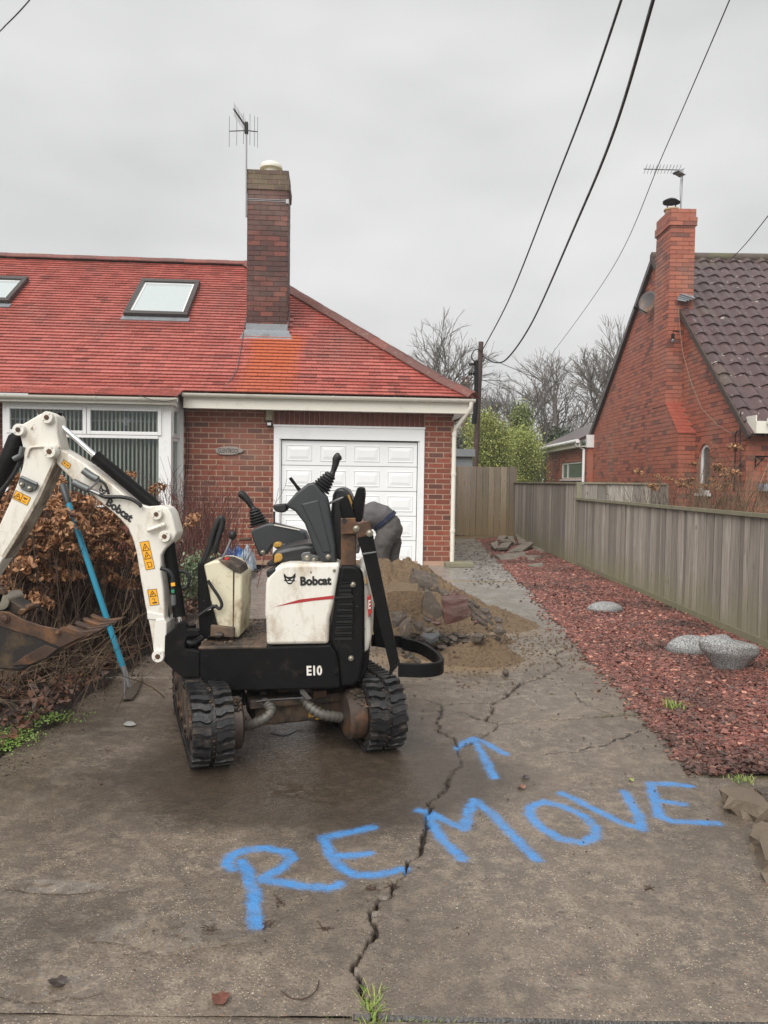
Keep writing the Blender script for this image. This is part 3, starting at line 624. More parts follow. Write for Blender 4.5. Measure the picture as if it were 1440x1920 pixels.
# --- bay window
bz0 = hpx(150, 945, BYF).z; bz1 = hpx(150, 757, BYF).z; bt = hpx(150, 816, BYF).z
M(HM).box(BX0, BX1-.02, BYF+.06, 0, 0, bz0-.03).build('bay_wall', MT['brick'], house)
bay = M(HM); Yf = BYF
def fr(m, x0, x1, z0, z1, wd, y0, y1): m.box(x0, x0+wd, y0, y1, z0, z1); m.box(x1-wd, x1, y0, y1, z0, z1); m.box(x0+wd, x1-wd, y0+.001, y1-.001, z0, z0+wd); m.box(x0+wd, x1-wd, y0+.001, y1-.001, z1-wd, z1)
xm = hpx(163, 800, BYF).x; XR = hpx(303, 800, BYF).x
fr(bay, BX0, XR+.03, bz0, bz1, .075, Yf, Yf+.07)
bay.box(BX0+.075, XR-.045, Yf-.012, Yf+.06, bt-.035, bt+.012)
bay.box(XR+.031, BX1, Yf-.01, Yf+.09, bz0, bz1)
window = bay.build('bay_window', MT['pvc'], house, bevel=.004, label='white framed bay window with vertical blinds')
for (a, b) in [(BX0+.06, xm-.004), (xm+.004, XR+.0)]:
    m = M(HM); fr(m, a, b, bt+.014, bz1-.04, .052, Yf-.022, Yf+.05); m.build('top_light', MT['pvc'], window, bevel=.006)
    M(HM).box(a+.05, b-.05, Yf+.015, Yf+.022, bt+.06, bz1-.09).build('pane', MT['glass'], window)
M(HM).box(BX0+.07, XR-.04, Yf+.025, Yf+.032, bz0+.07, bt-.03).build('pane', MT['glass'], window)
M(HM).box(BX0-.03, BX1+.05, Yf-.07, Yf+.08, bz0-.045, bz0-.001).build('window_sill', MT['pvc'], window, bevel=.006)
# side return light of the bay
m = M(HM); ya, yb = Yf+.092, -.02
def frs(m, y0, y1, z0, z1, wd, x0, x1): m.box(x0, x1, y0, y0+wd, z0, z1); m.box(x0, x1, y1-wd, y1, z0, z1); m.box(x0+.001, x1-.001, y0+wd, y1-wd, z0, z0+wd); m.box(x0+.001, x1-.001, y0+wd, y1-wd, z1-wd, z1)
frs(m, ya, yb, bz0, bt-.005, .05, BX1-.05, BX1+.0); frs(m, ya, yb, bt, bz1, .06, BX1-.05, BX1+.012); m.build('side_light', MT['pvc'], window, bevel=.004)
M(HM).box(BX1-.03, BX1-.022, ya+.04, yb-.04, bz0+.04, bz1-.05).build('side_pane', MT['glass'], window)
M(HM).box(BX1-.05, BYX+.01, -.021, .012, 0, bz1+.12).build('corner_post', MT['pvc'], house)
# dim room and blinds
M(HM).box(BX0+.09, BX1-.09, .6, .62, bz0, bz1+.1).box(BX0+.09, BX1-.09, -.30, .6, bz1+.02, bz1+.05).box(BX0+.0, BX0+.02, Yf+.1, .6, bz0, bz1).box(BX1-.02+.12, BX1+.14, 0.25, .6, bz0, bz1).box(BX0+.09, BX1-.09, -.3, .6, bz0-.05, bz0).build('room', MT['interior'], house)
m = M(HM); x = BX0+.12
while x < BX1-.12:
    c_ = (x, Yf+.16, (bz0+bz1)/2); m.obox(c_, (.032, .0012, (bz1-bz0)/2-.03), Matrix.Rotation(R(-53+random.uniform(-3, 3)), 3, 'Z')); x += .0605
m.build('blinds', MT['blind'], window)
# leaded strips and diamond in the top lights
m = M(HM)
for (a, b) in [(BX0+.06, xm-.004), (xm+.004, XR+.0)]:
    for i_ in range(1, 6): xx_ = a+(b-a)*i_/6; m.box(xx_-.003, xx_+.003, Yf+.008, Yf+.013, bt+.065, bz1-.09)
    zc = (bt+bz1)/2-.01; m.box(a+.05, b-.05, Yf+.0085, Yf+.0125, zc-.003, zc+.003)
    xc = (a+b)/2+.02
    for (p, q) in [((-.06, 0), (0, .05)), ((0, .05), (.06, 0)), ((.06, 0), (0, -.06)), ((0, -.06), (-.06, 0)), ((-.11, .02), (-.05, .03)), ((.05, .03), (.11, .02)), ((-.03, 0), (0, .025)), ((0, .025), (.03, 0)), ((.03, 0), (0, -.03)), ((0, -.03), (-.03, 0))]:
        m.bar((xc+p[0], Yf+.006, zc+p[1]), (xc+q[0], Yf+.006, zc+q[1]), .008, .004, up=(0, 1, 0))
m.build('leadwork', MT['lead'], window)
# --- eaves: fascia, gutters
EL = -.36                                                 # main eave plane
zg1 = hpx(700, 745, EL-.02).z; zg0 = hpx(700, 758, EL-.02).z; zf0 = hpx(700, 772, EL+.02).z
XE1 = hpx(890, 760, EL).x; XE0 = hpx(343, 740, EL).x
M(HM).box(XE0, XE1-.02, EL+.03, EL+.055, zf0, zg1+.01).box(XE1-.045, XE1-.02, EL+.056, 8.2, zf0, zg1).build('fascia', MT['pvc_cream'], house, bevel=.003)
M(HM).box(XE0+.0, XE1-.05, EL+.057, -.012, zf0+.015, zf0+.03).build('soffit', MT['pvc'], house)
def gutter(x0, x1, y, ztop, r=.055, name='gutter', brk=.95):
    m = M(HM); n = 9
    pr = [(y-r*math.cos(PI*i/(n-1)), ztop-r*.95*math.sin(PI*i/(n-1))) for i in range(n)]
    pr2 = [(y-(r-.006)*math.cos(PI*i/(n-1)), ztop-(r-.006)*.95*math.sin(PI*i/(n-1))) for i in range(n)]
    P = pr+pr2[::-1]; m.prism([(x0, a, b) for a, b in P], (x1-x0, 0, 0)); m.prism([(x0-.003, a, b) for a, b in pr], (.006, 0, 0)); m.prism([(x1-.003, a, b) for a, b in pr], (.006, 0, 0))
    g_ = m.build(name, MT['pvc_cream'], house, smooth=50)
    x = x0+.35
    while x < x1:
        q = M(HM); R2 = r+.008
        pr = [(y-R2*math.cos(PI*i/(n-1)), ztop-R2*.95*math.sin(PI*i/(n-1))+.002) for i in range(n)]; pi_ = [(y-(r+.001)*math.cos(PI*i/(n-1)), ztop-(r+.001)*.95*math.sin(PI*i/(n-1))) for i in range(n)]
        q.prism([(x, a, b) for a, b in pr+pi_[::-1]], (.03, 0, 0)); q.build('gutter_bracket', MT['pvc_cream'], g_, smooth=50); x += brk
    return g_
gutter(XE0, XE1, EL-.03, zg1+.0)
zb1 = hpx(150, 742, BYF-.22).z; XB1 = hpx(332, 748, BYF-.22).x; XB0 = -9.5
M(HM).box(XB0, XB1-.06, BYF-.17, BYF-.145, bz1-.0, zb1-.01).box(XB0, XB1-.06, BYF-.144, BYF+.10, bz1+.001, bz1+.03).build('bay_fascia', MT['pvc_cream'], house, bevel=.003)
m = M(HM); m.prism([(BX1+.012, Yf-.16, bz1), (BX1+.012, Yf-.16, bz1+.10), (BX1+.012, -.0, zg1+.0), (BX1+.012, -.0, bz1)], (.03, 0, 0)); m.build('bay_cheek', MT['pvc'], house)
gutter(XB0, XB1, BYF-.20, zb1-.004, brk=1.26)
# gable return at right: verge box and downpipe
m = M(HM); m.prism([(XE1-.05, EL+.06, zf0), (XE1-.05, -.02, zf0), (XE1-.30, -.02, zf0-.09), (XE1-.30, EL+.06, zf0-.0)], (0, 0, .01)); m.build('eave_return', MT['pvc'], house)
m = M(HM); xd = hpx(850, 900, -.05).x; px_ = [(XE1-.06, EL-.03, zg1-.04), (XE1-.06, EL-.03, zg1-.12), (xd+.02, -.06, zf0-.22), (xd, -.06, zf0-.32), (xd-.0, -.06, .07)]
m.tube(px_, .036, 12); dp = m.build('downpipe', MT['pvc_cream'], house, smooth=45)
for z_ in (zf0-.33, 1.45, .55): M(HM).cyl((xd, -.06, z_), (xd, -.06, z_+.05), .043, 12).build('pipe_socket', MT['pvc_cream'], dp, smooth=45)
tag(M(HM).box(xd-.12, xd+.32, -.25, .12, .0, .075).build('drain_kerb', MT['rail'], None, bevel=.01), 'mossy concrete drain surround at the foot of the white downpipe', 'drain')
# --- roof: profile up the slope (house-local y, z)
prof = [(EL-.02, zg1+.03), (EL+.45, zg1+.03+.29), (3.95, None)]
zr = hpx(463, 497, 4.0).z; prof[2] = (4.0, zr-.02)
def prof_pt(s):
    for (a, b) in zip(prof[:-1], prof[1:]):
        l = math.hypot(b[0]-a[0], b[1]-a[1])
        if s <= l or b is prof[-1]: t = s/l; return a[0]+(b[0]-a[0])*t, a[1]+(b[1]-a[1])*t, math.atan2(b[1]-a[1], b[0]-a[0])
        s -= l
SL = sum(math.hypot(b[0]-a[0], b[1]-a[1]) for a, b in zip(prof[:-1], prof[1:]))
XC = XE1-.02
def hipx(y): return XC-(y-EL)*.912
CHX0, CHX1 = hpx(463, 560, 1.41).x, hpx(538.5, 560, 1.41).x; CHY0, CHY1 = 1.41, 2.08
tiles = []; gauge = SL/46; tw = .187
bprof_end = (BYF-.20, zb1+.02)
for k in range(-6, 46):
    s = k*gauge
    if k < 0:      # bay apron, flatter
        a = bprof_end; b = prof[0]; t = 1+k/6; y, z = a[0]+(b[0]-a[0])*t, a[1]+(b[1]-a[1])*t; an = math.atan2(b[1]-a[1], b[0]-a[0]); xmax = XB1-.0-(1-t)*-.0; L_ = math.hypot(b[0]-a[0], b[1]-a[1])/6
    else: y, z, an = prof_pt(s); xmax = hipx(y+.04); L_ = gauge
    x = -9.4+(k % 2)*tw/2
    rot = Matrix.Rotation(an-R(10.5), 3, 'X')
    while x < xmax-.03:
        q = min(x+tw, xmax)
        if not (CHX0 < (x+q)/2 < CHX1 and CHY0 < y+.1 < CHY1+.05):
            tiles.append(((((x+q)/2), y+L_*.5*math.cos(an), z+L_*.5*math.sin(an)+.010+random.uniform(-.001, .001)), (q-x-.0035, L_*1.25, .013), rot @ Matrix.Rotation(random.uniform(-.004, .004), 3, 'Z')))
        x += tw
m = M(HM)
def slope_poly(yA, zA, yB, zB, xa, xb0, xb1, m=m): m.add([(xa, yA, zA), (xb0, yA, zA), (xb1, yB, zB), (xa, yB, zB)], [(0, 1, 2, 3)])
slope_poly(prof[0][0], prof[0][1], prof[1][0], prof[1][1], -9.5, hipx(prof[0][0]), hipx(prof[1][0])); slope_poly(prof[1][0], prof[1][1], prof[2][0], prof[2][1], -9.5, hipx(prof[1][0]), hipx(4.0))
slope_poly(bprof_end[0], bprof_end[1], prof[0][0], prof[0][1], -9.5, XB1, XB1)
hx4 = hipx(4.0); zb = prof[0][1]
m.add([(XC, EL, zb), (XC, 8.36, zb), (hx4, 4.0, zr-.02)], [(0, 1, 2)]); m.add([(-9.5, 8.36, zb), (XC, 8.36, zb), (hx4, 4.0, zr-.02), (-9.5, 4.0, zr-.02)], [(3, 2, 1, 0)])
roof = m.build('roof', MT['tile'], house)
pieces('roof_tile', tiles, MT['tile'], roof, 298, 'roof_tile_unit', frame=HM)
# ridge and hip tiles
def cap_tiles(p0, p1, ln, w_, h_, mat, parent, nm, fr_, upv=(0, 0, 1)):
    p0 = Vector(p0); p1 = Vector(p1); n = max(1, round((p1-p0).length/ln)); d = (p1-p0)/n
    base = None
    for i in range(n):
        a = p0+d*i; b = p0+d*(i+1.02); m = M(fr_); dd = (b-a).normalized(); x = dd.cross(Vector(upv)).normalized(); z = x.cross(dd)
        prf = [(-w_, -h_), (-w_*.55, -h_*.2), (0, 0), (w_*.55, -h_*.2), (w_, -h_), (w_*.98, -h_-.018), (0, -.02), (-w_*.98, -h_-.018)]
        lift = z*(.008 if i % 2 else .012)
        m.prism([a+x*c+z*e+lift for c, e in prf], (b-a)); m.build(nm, mat, parent, smooth=30)
cap_tiles((-9.0, 4.0, zr+.075), (hx4+.05, 4.0, zr+.075), .46, .13, .09, MT['ridge'], roof, 'ridge_tile', HM)
cap_tiles((XC+.03, prof[0][0], prof[0][1]+.075), (hipx(prof[1][0]), prof[1][0], prof[1][1]+.085), .40, .15, .09, MT['ridge'], roof, 'hip_tile', HM)
cap_tiles((hipx(prof[1][0]), prof[1][0], prof[1][1]+.085), (hx4, 4.0, zr+.085), .42, .15, .09, MT['ridge'], roof, 'hip_tile', HM)
# --- chimney
czt = hpx(500, 318, CHY0).z; czc = hpx(500, 355, CHY0).z
zroofat = lambda y: prof[1][1]+(y-prof[1][0])*(prof[2][1]-prof[1][1])/(prof[2][0]-prof[1][0])
chimney = M(HM).box(CHX0+.006, CHX1-.006, CHY0+.006, CHY1, zroofat(CHY0)-.3, czt-.02).build('chimney', MT['mortar_d'], house)
cc = .087; ntop = 4; zct = czt-ntop*cc; nlow = int((zct-(zroofat(CHY0)-.1))/cc); zl = zct-nlow*cc
def stack(x0, x1, y0, y1, z0, z1, mat, key, lim, parent, fr_, course, pitch, proud=.004):
    it = brick_items(x0, x1, z0, z1, course, pitch, proud=proud, joint=(.013 if mat.name == 'mossy_brick' else .008), y=y0); pieces('brick', it, mat, parent, lim, key, frame=fr_)
    fr2 = fr_ @ Matrix.Translation((x1, y0, 0)) @ Matrix.Rotation(PI/2, 4, 'Z')
    it = brick_items(0, y1-y0, z0, z1, course, pitch*.98, proud=proud, joint=.007); pieces('brick', it, mat, parent, lim//3, key, frame=fr2)
    fr3 = fr_ @ Matrix.Translation((x0, y1, 0)) @ Matrix.Rotation(-PI/2, 4, 'Z')
    it = brick_items(0, y1-y0, z0, z1, course, pitch*.98, proud=proud, joint=.007); pieces('brick', it, mat, parent, 0, key, frame=fr3)
stack(CHX0, CHX1, CHY0, CHY1, zl, zct, MT['brick_ch'], 'brick_chimney', 60, chimney, HM, cc, .228)
M(HM).box(CHX0-.018, CHX1+.018, CHY0-.02, CHY1+.02, zct+.001, zct+cc*2-.004).box(CHX0+.0, CHX1-.0, CHY0-.0, CHY1+.0, zct+cc*2-.003, czt-.006).build('chimney_cap', MT['mortar_y'], chimney)
stack(CHX0-.022, CHX1+.022, CHY0-.024, CHY1+.024, zct, zct+2*cc, MT['brick_moss'], 'brick_moss', 9, chimney, HM, cc, .228)
stack(CHX0-.004, CHX1+.004, CHY0-.004, CHY1+.004, zct+2*cc, czt, MT['brick_moss'], 'brick_moss', 9, chimney, HM, cc, .228)
m = M(HM); cxm = (CHX0+CHX1)/2+.03; m.tube([(cxm, 1.70, czt-.02), (cxm, 1.70, czt+.12), (cxm, 1.70, czt+.121), (cxm, 1.70, czt+.16), (cxm, 1.70, czt+.21), (cxm, 1.70, czt+.24), (cxm, 1.70, czt+.25)], [.13, .13, .20, .20, .17, .10, .01], 20); m.build('cowl', MT['pvc_cream'], chimney, smooth=30)
zf = zroofat(CHY0)
m = M(HM); m.box(CHX0-.012, CHX1+.012, CHY0-.014, CHY0-.008, zf-.02, zf+.16); m.add([(CHX0-.10, CHY0-.20, zf-.125), (CHX1+.11, CHY0-.20, zf-.125), (CHX1+.03, CHY0-.01, zf+.055), (CHX0-.03, CHY0-.01, zf+.055), (CHX0-.10, CHY0-.20, zf-.135), (CHX1+.11, CHY0-.20, zf-.135), (CHX1+.03, CHY0-.01, zf+.03), (CHX0-.03, CHY0-.01, zf+.03)], [(0, 1, 2, 3), (4, 7, 6, 5), (0, 4, 5, 1), (1, 5, 6, 2), (3, 7, 4, 0)])
for xs, sg in ((CHX1, 1), (CHX0, -1)):
    for i_ in range(4):
        y0 = CHY0+.16*i_; z0 = zroofat(y0); m.box(xs+(.008 if sg > 0 else -.014), xs+(.014 if sg > 0 else -.008), y0-.01, y0+.17, z0-.02, z0+.21)
m.build('lead_flashing', MT['lead'], chimney, bevel=.004)
m = M(HM); zz_ = hpx(500, 377, 1.4).z; m.box(CHX0-.012, CHX1+.012, CHY0-.012, CHY0-.008, zz_, zz_+.006).box(CHX0-.012, CHX1+.012, CHY0-.012, CHY0-.008, zz_+.025, zz_+.031).box(CHX1-.035, CHX1+.014, CHY0-.018, CHY0-.011, zz_-.03, zz_+.045); m.build('aerial_lashing', MT['steel'], chimney)
# --- rooflights
an2 = math.atan2(prof[2][1]-prof[1][1], prof[2][0]-prof[1][0])
def rooflight(u0, u1, v0, v1, ub, label):
    """u0..u1 at bottom row v1; top row v0"""
    def onroof(u, v):
        o = HI @ Vector((0, 0, EYE)); d = HI.to_3x3() @ ray(u, v); sl = math.tan(an2); k = (prof[1][1]+.03+(o.y-prof[1][0])*sl-o.z)/(d.z-d.y*sl); return o+d*k
    b0, b1 = onroof(u0, v1), onroof(u1, v1); t0 = onroof(ub, v0)
    fr_ = HM @ Matrix.Translation(b0) @ Matrix.Rotation(an2, 4, 'X'); W_ = b1.x-b0.x; H_ = (t0-b0).length*1.0; H_ = (t0.y-b0.y)/math.cos(an2)
    m = M(fr_); m.box(0, W_, 0, .11, -.02, .075); m.box(0, W_, H_-.12, H_, -.02, .085); m.box(0, .085, .111, H_-.121, -.02, .08); m.box(W_-.085, W_, .111, H_-.121, -.02, .08)
    r_ = m.build('rooflight', MT['frame_dk'], house, bevel=.006, label=label)
    m = M(fr_); m.box(-.03, W_+.04, -.14, 0, -.012, .006); m.build('apron', MT['lead'], r_)
    m = M(fr_); fr2 = lambda x0, x1, y0, y1, wd: (m.box(x0, x0+wd, y0, y1, .02, .045), m.box(x1-wd, x1, y0, y1, .02, .045), m.box(x0+wd, x1-wd, y0, y0+wd, .021, .044), m.box(x0+wd, x1-wd, y1-wd, y1, .021, .044))
    fr2(.085, W_-.085, .11, H_-.12, .035); m.build('inner_frame', MT['pvc'], r_)
    M(fr_).box(.11, W_-.11, .13, H_-.14, .028, .034).build('pane', MT['glass_sky'], r_)
rooflight(232, 353, 529, 593, 264, 'larger seen rooflight beside the chimney')
rooflight(-75, 20, 523, 567, -45, 'rooflight cut by the left edge of the photo')
# --- small things on the front wall
t = empty('wall_light', HM @ Vector((hx(505), -.02, hz(790, 0, 505))), HT, label='old cream bulkhead light with grey sensor beside the top of the garage door', cat='outdoor light')
u0, u1 = hx(498), hx(511); m = M(HM); m.box(u0, u1, -.10, -.008, hz(789, 0, 500), hz(763, 0, 500)); m.build('lamp_cover', simple('aged_cream', (.33, .30, .19), .5, var=.4), t, bevel=.012)
m = M(HM); m.box(u0+.02, u1-.015, -.09, -.008, hz(800, 0, 500), hz(791, 0, 500)); m.build('sensor', MT['black_gap'], t, bevel=.006)
m = M(HM); m.box(u0+.028, u1-.022, -.097, -.091, hz(798, 0, 500), hz(793, 0, 500)); m.build('sensor_window', MT['pvc'], t)
def text_M(m, s, p0, p1, up, bold=.0, ext=.0015, squeeze=None, align=None):
    """text s from baseline-left p0 to baseline-right p1; up = vector to cap height"""
    cu = bpy.data.curves.new('t', 'FONT'); cu.body = s; cu.extrude = 0; cu.offset = bold; cu.resolution_u = 3
    o = bpy.data.objects.new('t', cu); C.objects.link(o); bpy.context.view_layer.update(); dg = bpy.context.evaluated_depsgraph_get(); me = o.evaluated_get(dg).to_mesh()
    v = np.array([tuple(q.co) for q in me.vertices]); f = [tuple(q.vertices) for q in me.polygons]
    x0, x1, y0 = v[:, 0].min(), v[:, 0].max(), 0.0; y1 = max(v[:, 1].max(), .01)
    p0 = Vector(p0); p1 = Vector(p1); up = Vector(up); nrm = (p1-p0).cross(up).normalized()
    V = [p0+(p1-p0)*((a-x0)/(x1-x0))+up*((b-y0)/(y1-y0))+nrm*ext for a, b, _ in v]
    o.evaluated_get(dg).to_mesh_clear(); bpy.data.objects.remove(o); m.add(V, f)
t = empty('house_name_sign', HM @ Vector((hx(429), -.03, hz(845, 0, 429))), HT, label='oval slate house sign reading GLENTROOL on the brick wall', cat='house sign')
c_ = hpx(429, 845, -.02); m = M(HM); P = [(c_.x+math.cos(a)*.215*(1+.05*math.sin(3*a+1)), -.012, c_.z+math.sin(a)*.068*(1+.06*math.sin(2*a))) for a in [2*PI*i/28 for i in range(28)]]; m.prism(P, (0, -.025, 0)); m.build('sign_board', simple('pale_slate', (.36, .31, .28), .7, var=.3, sc=14), t, bevel=.006)
m = M(HM); text_M(m, 'GLENTROOL', (c_.x-.165, -.0375, c_.z-.032), (c_.x+.165, -.0375, c_.z-.038), (0, 0, .068), .01); m.build('lettering', MT['ink'], t)
# black cables at the bay corner, vent bricks
m = M(HM); xk = BYX+.03
for (o_, am) in ((0, .02), (.03, .035), (.012, .012)):
    m.tube([(xk+o_-.02, -.3, zg1-.02), (xk+o_, -.05, zg1-.25), (xk+o_+am, -.03, 2.1), (xk+o_+am*.9, -.02, 1.7), (xk+o_, -.02, 1.3), (xk+o_-.01, -.02, .8)], .005, 5)
tag(m.build('cable_bundle', MT['cable']), 'black cables hanging down the wall between bay window and house sign', 'cable')
m = M(HM); pts = [hpx(470, 590, 1.2)]
def onroof2(u, v):
    o = HI @ Vector((0, 0, EYE)); d = HI.to_3x3() @ ray(u, v); sl = math.tan(an2); k = (prof[1][1]+.05+(o.y-prof[1][0])*sl-o.z)/(d.z-d.y*sl); return o+d*k
m.tube([onroof2(*q) for q in [(462, 594), (456, 625), (450, 660), (445, 690), (436, 708), (424, 722), (412, 728)]], .006, 5); tag(m.build('roof_cable', MT['cable_g']), 'thin grey cable running from the chimney down the tiles', 'cable')
m = M(HM); a_ = hpx(260, 741, BYF-.3); b_ = hpx(310, 753, BYF-.3); m.tube([a_, hpx(285, 750, BYF-.3), b_, hpx(330, 749, BYF-.25)], .005, 5); tag(m.build('gutter_cable', MT['cable']), 'short black cable looped over the bay gutter', 'cable')
# --- aerial on the chimney
def aerial1():
    l = CHY0+.05; b = hpx(464, 350, l); tp = hpx(464, 243, l)
    t = empty('tv_aerial', HM @ Vector((b.x, l, b.z)), HT, label='tall aerial with fanned reflector strapped to the red bungalow chimney', cat='tv aerial')
    m = M(HM); m.cyl((b.x-.01, l-.08, b.z-.55), (tp.x-.01, l-.08, tp.z), .016, 8); m.build('mast', MT['steel'], t, smooth=40)
    m = M(HM); c_ = Vector((tp.x-.01, l-.08, tp.z)); m.box(c_.x-.03, c_.x+.03, c_.y-.04, c_.y+.04, c_.z-.1, c_.z+.08); m.build('bracket', MT['black_gap'], t)
    m = M(HM); a = hpx(438, 204, l-.5); m.tube([c_, a], .014, 6)
    for i in range(1, 10):
        p = c_.lerp(a, i/9.5); m.tube([p+Vector((0, 0, -.11)), p+Vector((0, 0, .11))], .0045, 4)
    m.build('boom_arm', MT['cable_g'], t)
    m = M(HM); e0 = hpx(430, 246, l+.05); e1 = hpx(483, 247, l+.05); m.tube([e0, c_+Vector((0, .05, -.03)), e1], .009, 6)
    for f in (0, .22, .42, .66, .86, 1):
        p = e0.lerp(c_, f*2) if f < .5 else Vector(c_).lerp(e1, (f-.5)*2); m.tube([p+Vector((0, 0, -.27)), p+Vector((0, 0, .25))], .005, 4)
    m.build('reflector', MT['cable_g'], t)
aerial1()
MT['shoulder'] = simple('shoulder_tile', (.34, .08, .05), .5, var=.4)
# ------------------------------------------------------------------ neighbour's house (gable end along the view)
NX = 6.13; NY0, NY1 = 12.7, 22.0; NYR = 17.35
def zat(u, v, Y): return at(u, v, Y).z
nz0 = zat(1395, 797, NY0); nz1 = zat(1110, 806, NY1); nzr = zat(1300, 487, NYR)
nb = empty('gabled_house', (NX, NY0, 0), 0, label='neighbouring red brick house with brown pantile roof and tall external chimney breast', cat='house')
def gx(z):   # gable width at height z in y
    if z < nz0: a = NY0
    else: a = NY0+(NYR-NY0)*(z-nz0)/(nzr-nz0)
    b = NY1 if z < nz1 else NY1-(NY1-NYR)*(z-nz1)/(nzr-nz1)
    return a, b
GWPOLY = 1
FN = Matrix.Translation((NX, 0, 0)) @ Matrix.Rotation(-PI/2, 4, 'Z')      # frame: x -> -Y ; build with mirrored coordinate
def gitems(y0f, z0, z1, y=0.0, hole=None):
    its = brick_items(-NY1, -NY0, z0, z1, .0865, .262, xr_=lambda z: (-gx(z)[1]+.02, -gx(z)[0]-.02), joint=.009, proud=.003)
    return [i for i in its if not (hole and hole(i[0]))]
WC = (at(1326, 870, 14.0)); wy = NX*FOC/(1318-720)   # arched window centre depth
wz1 = zat(1318, 832, wy); wz0 = zat(1318, 925, wy); wr = .25
def gzt(y): return nz0+(nzr-nz0)*(y-NY0)/(NYR-NY0) if y < NYR else nz1+(nzr-nz1)*(NY1-y)/(NY1-NYR)
xw = NX+.006; A0, A1 = wy-wr, wy+wr
m = M(); m.prism([(xw, A1, 0), (xw, A1, gzt(A1)), (xw, NYR, nzr), (xw, NY1, nz1), (xw, NY1, 0)], (.25, 0, 0)); gw = m.build('gable_wall', MT['mortar_n'], nb)
m = M(); m.prism([(xw, NY0, 0), (xw, NY0, nz0), (xw, A0, gzt(A0)), (xw, A0, 0)], (.25, 0, 0)); m.build('gable_wall', MT['mortar_n'], nb)
m = M(); m.prism([(xw, A0, wz1), (xw, A0, gzt(A0)), (xw, A1, gzt(A1)), (xw, A1, wz1)], (.25, 0, 0)); m.build('gable_wall', MT['mortar_n'], nb)
m = M(); m.box(xw, xw+.25, A0, A1, 0, wz0); m.build('gable_wall', MT['mortar_n'], nb)
for sg in (-1, 1):
    m = M(); P = [(xw-.003, wy+sg*wr, wz1), (xw-.003, wy+sg*wr, wz1-wr)]+[(xw-.003, wy+sg*wr*math.cos(PI*i/14), wz1-wr+wr*math.sin(PI*i/14)) for i in range(1, 8)]; m.prism(P, (.2, 0, 0)); m.build('arch_spandrel', MT['brick_n'], gw)
it = gitems(0, .05, nzr, hole=lambda c: abs(-c[0]-wy) < wr+.10 and c[2] < wz1+.10)
pieces('brick', it, MT['brick_n'], gw, 170, 'brick_n', frame=FN)
# front wall (faces the drive side)
m = M(); m.box(NX+.006, NX+8, NY0+.006, NY0+.25, 0, nz0+.05); fw_ = m.build('front_wall', MT['mortar_n'], nb)
pieces('brick', brick_items(NX, NX+2.6, .05, nz0, .0865, .262, joint=.009, proud=.003, y=NY0), MT['brick_n'], fw_, 30, 'brick_n')
M().box(NX+.3, NX+8, NY1-.25, NY1, 0, nz1).build('back_wall', MT['brick_n'], nb)
# chimney breast and stack
CX = 5.80; YA, YB = 15.55, 16.35; YL0, YL1 = 14.8, 16.6
czt = zat(1265, 391, YA); zs1 = zat(1250, 754, YA); zs0 = zat(1280, 812, YL0)
m = M(); m.box(CX+.006, CX+.504, YA+.006, YB, zs1-.1, czt-.01); m.box(CX+.006, NX, YL0+.006, YL1, 0, zs0); m.prism([(CX+.006, YL0+.006, zs0), (CX+.006, YA, zs1), (CX+.006, YL1-.25, zs1), (CX+.006, YL1, zs0)], (NX-CX, 0, 0)); ch = m.build('chimney_breast', MT['mortar_n'], nb)
def facex(x0, x1, y, z0, z1, lim, mat='brick_n', par=ch, pitch=.262, co=.0865): pieces('brick', brick_items(x0, x1, z0, z1, co, pitch, joint=.009, proud=.004, y=y), MT[mat], par, lim, 'brick_'+mat)
def facey(x, y0, y1, z0, z1, lim, mat='brick_n', par=ch, xr_=None): 
    F_ = Matrix.Translation((x, 0, 0)) @ Matrix.Rotation(-PI/2, 4, 'Z'); pieces('brick', brick_items(-y1, -y0, z0, z1, .0865, .262, joint=.009, proud=.004, xr_=xr_), MT[mat], par, lim, 'brick_'+mat, frame=F_)
nc = 4; zc4 = czt-nc*.0865
facex(CX, CX+.51, YA, zs1, zc4, 34); facey(CX, YA, YB, zs1, zc4, 16); facex(CX, NX-.0, YL0, .05, zs0, 8)
facey(CX, YL0, YL1, .05, zs1, 22, xr_=lambda z: (-YL1, -YL0) if z < zs0 else (-(YL1-.25*(z-zs0)/(zs1-zs0)), -(YL0+(YA-YL0)*(z-zs0)/(zs1-zs0))-.02))
m = M(); m.box(CX-.024, CX+.535, YA-.024, YB+.03, zc4+.002, zc4+.0865*2); m.box(CX-.004, CX+.515, YA-.004, YB+.01, zc4+.0865*2, czt-.005); m.build('stack_cap', MT['mortar_n'], ch)
for (o_, za, zb_) in ((.028, zc4, zc4+.173), (.006, zc4+.173, czt)):
    facex(CX-o_, CX+.51+o_, YA-o_, za, zb_, 5); facey(CX-o_, YA-o_, YB+o_, za, zb_, 3)
m = M(); n_ = 9
for i in range(n_):      # tiled shoulder
    a = i/n_; b = (i+1.15)/n_; y0, z0 = YL0-.03+(YA-YL0)*a, zs0-.02+(zs1-zs0)*a; y1, z1 = YL0-.03+(YA-YL0)*b, zs0-.02+(zs1-zs0)*b
    for j in range(2):
        q = M(); x0 = CX-.03+j*.18-(i % 2)*.07*(j > 0); x1 = x0+(.175 if j == 0 else .19)-(i % 2)*.07*(j == 0)
        q.prism([(x0, y0, z0+.012), (x0, y1, z1+.004), (x0, y1, z1+.02), (x0, y0, z0+.034)], (x1-x0, 0, 0)); q.build('shoulder_tile', MT['shoulder'], ch)
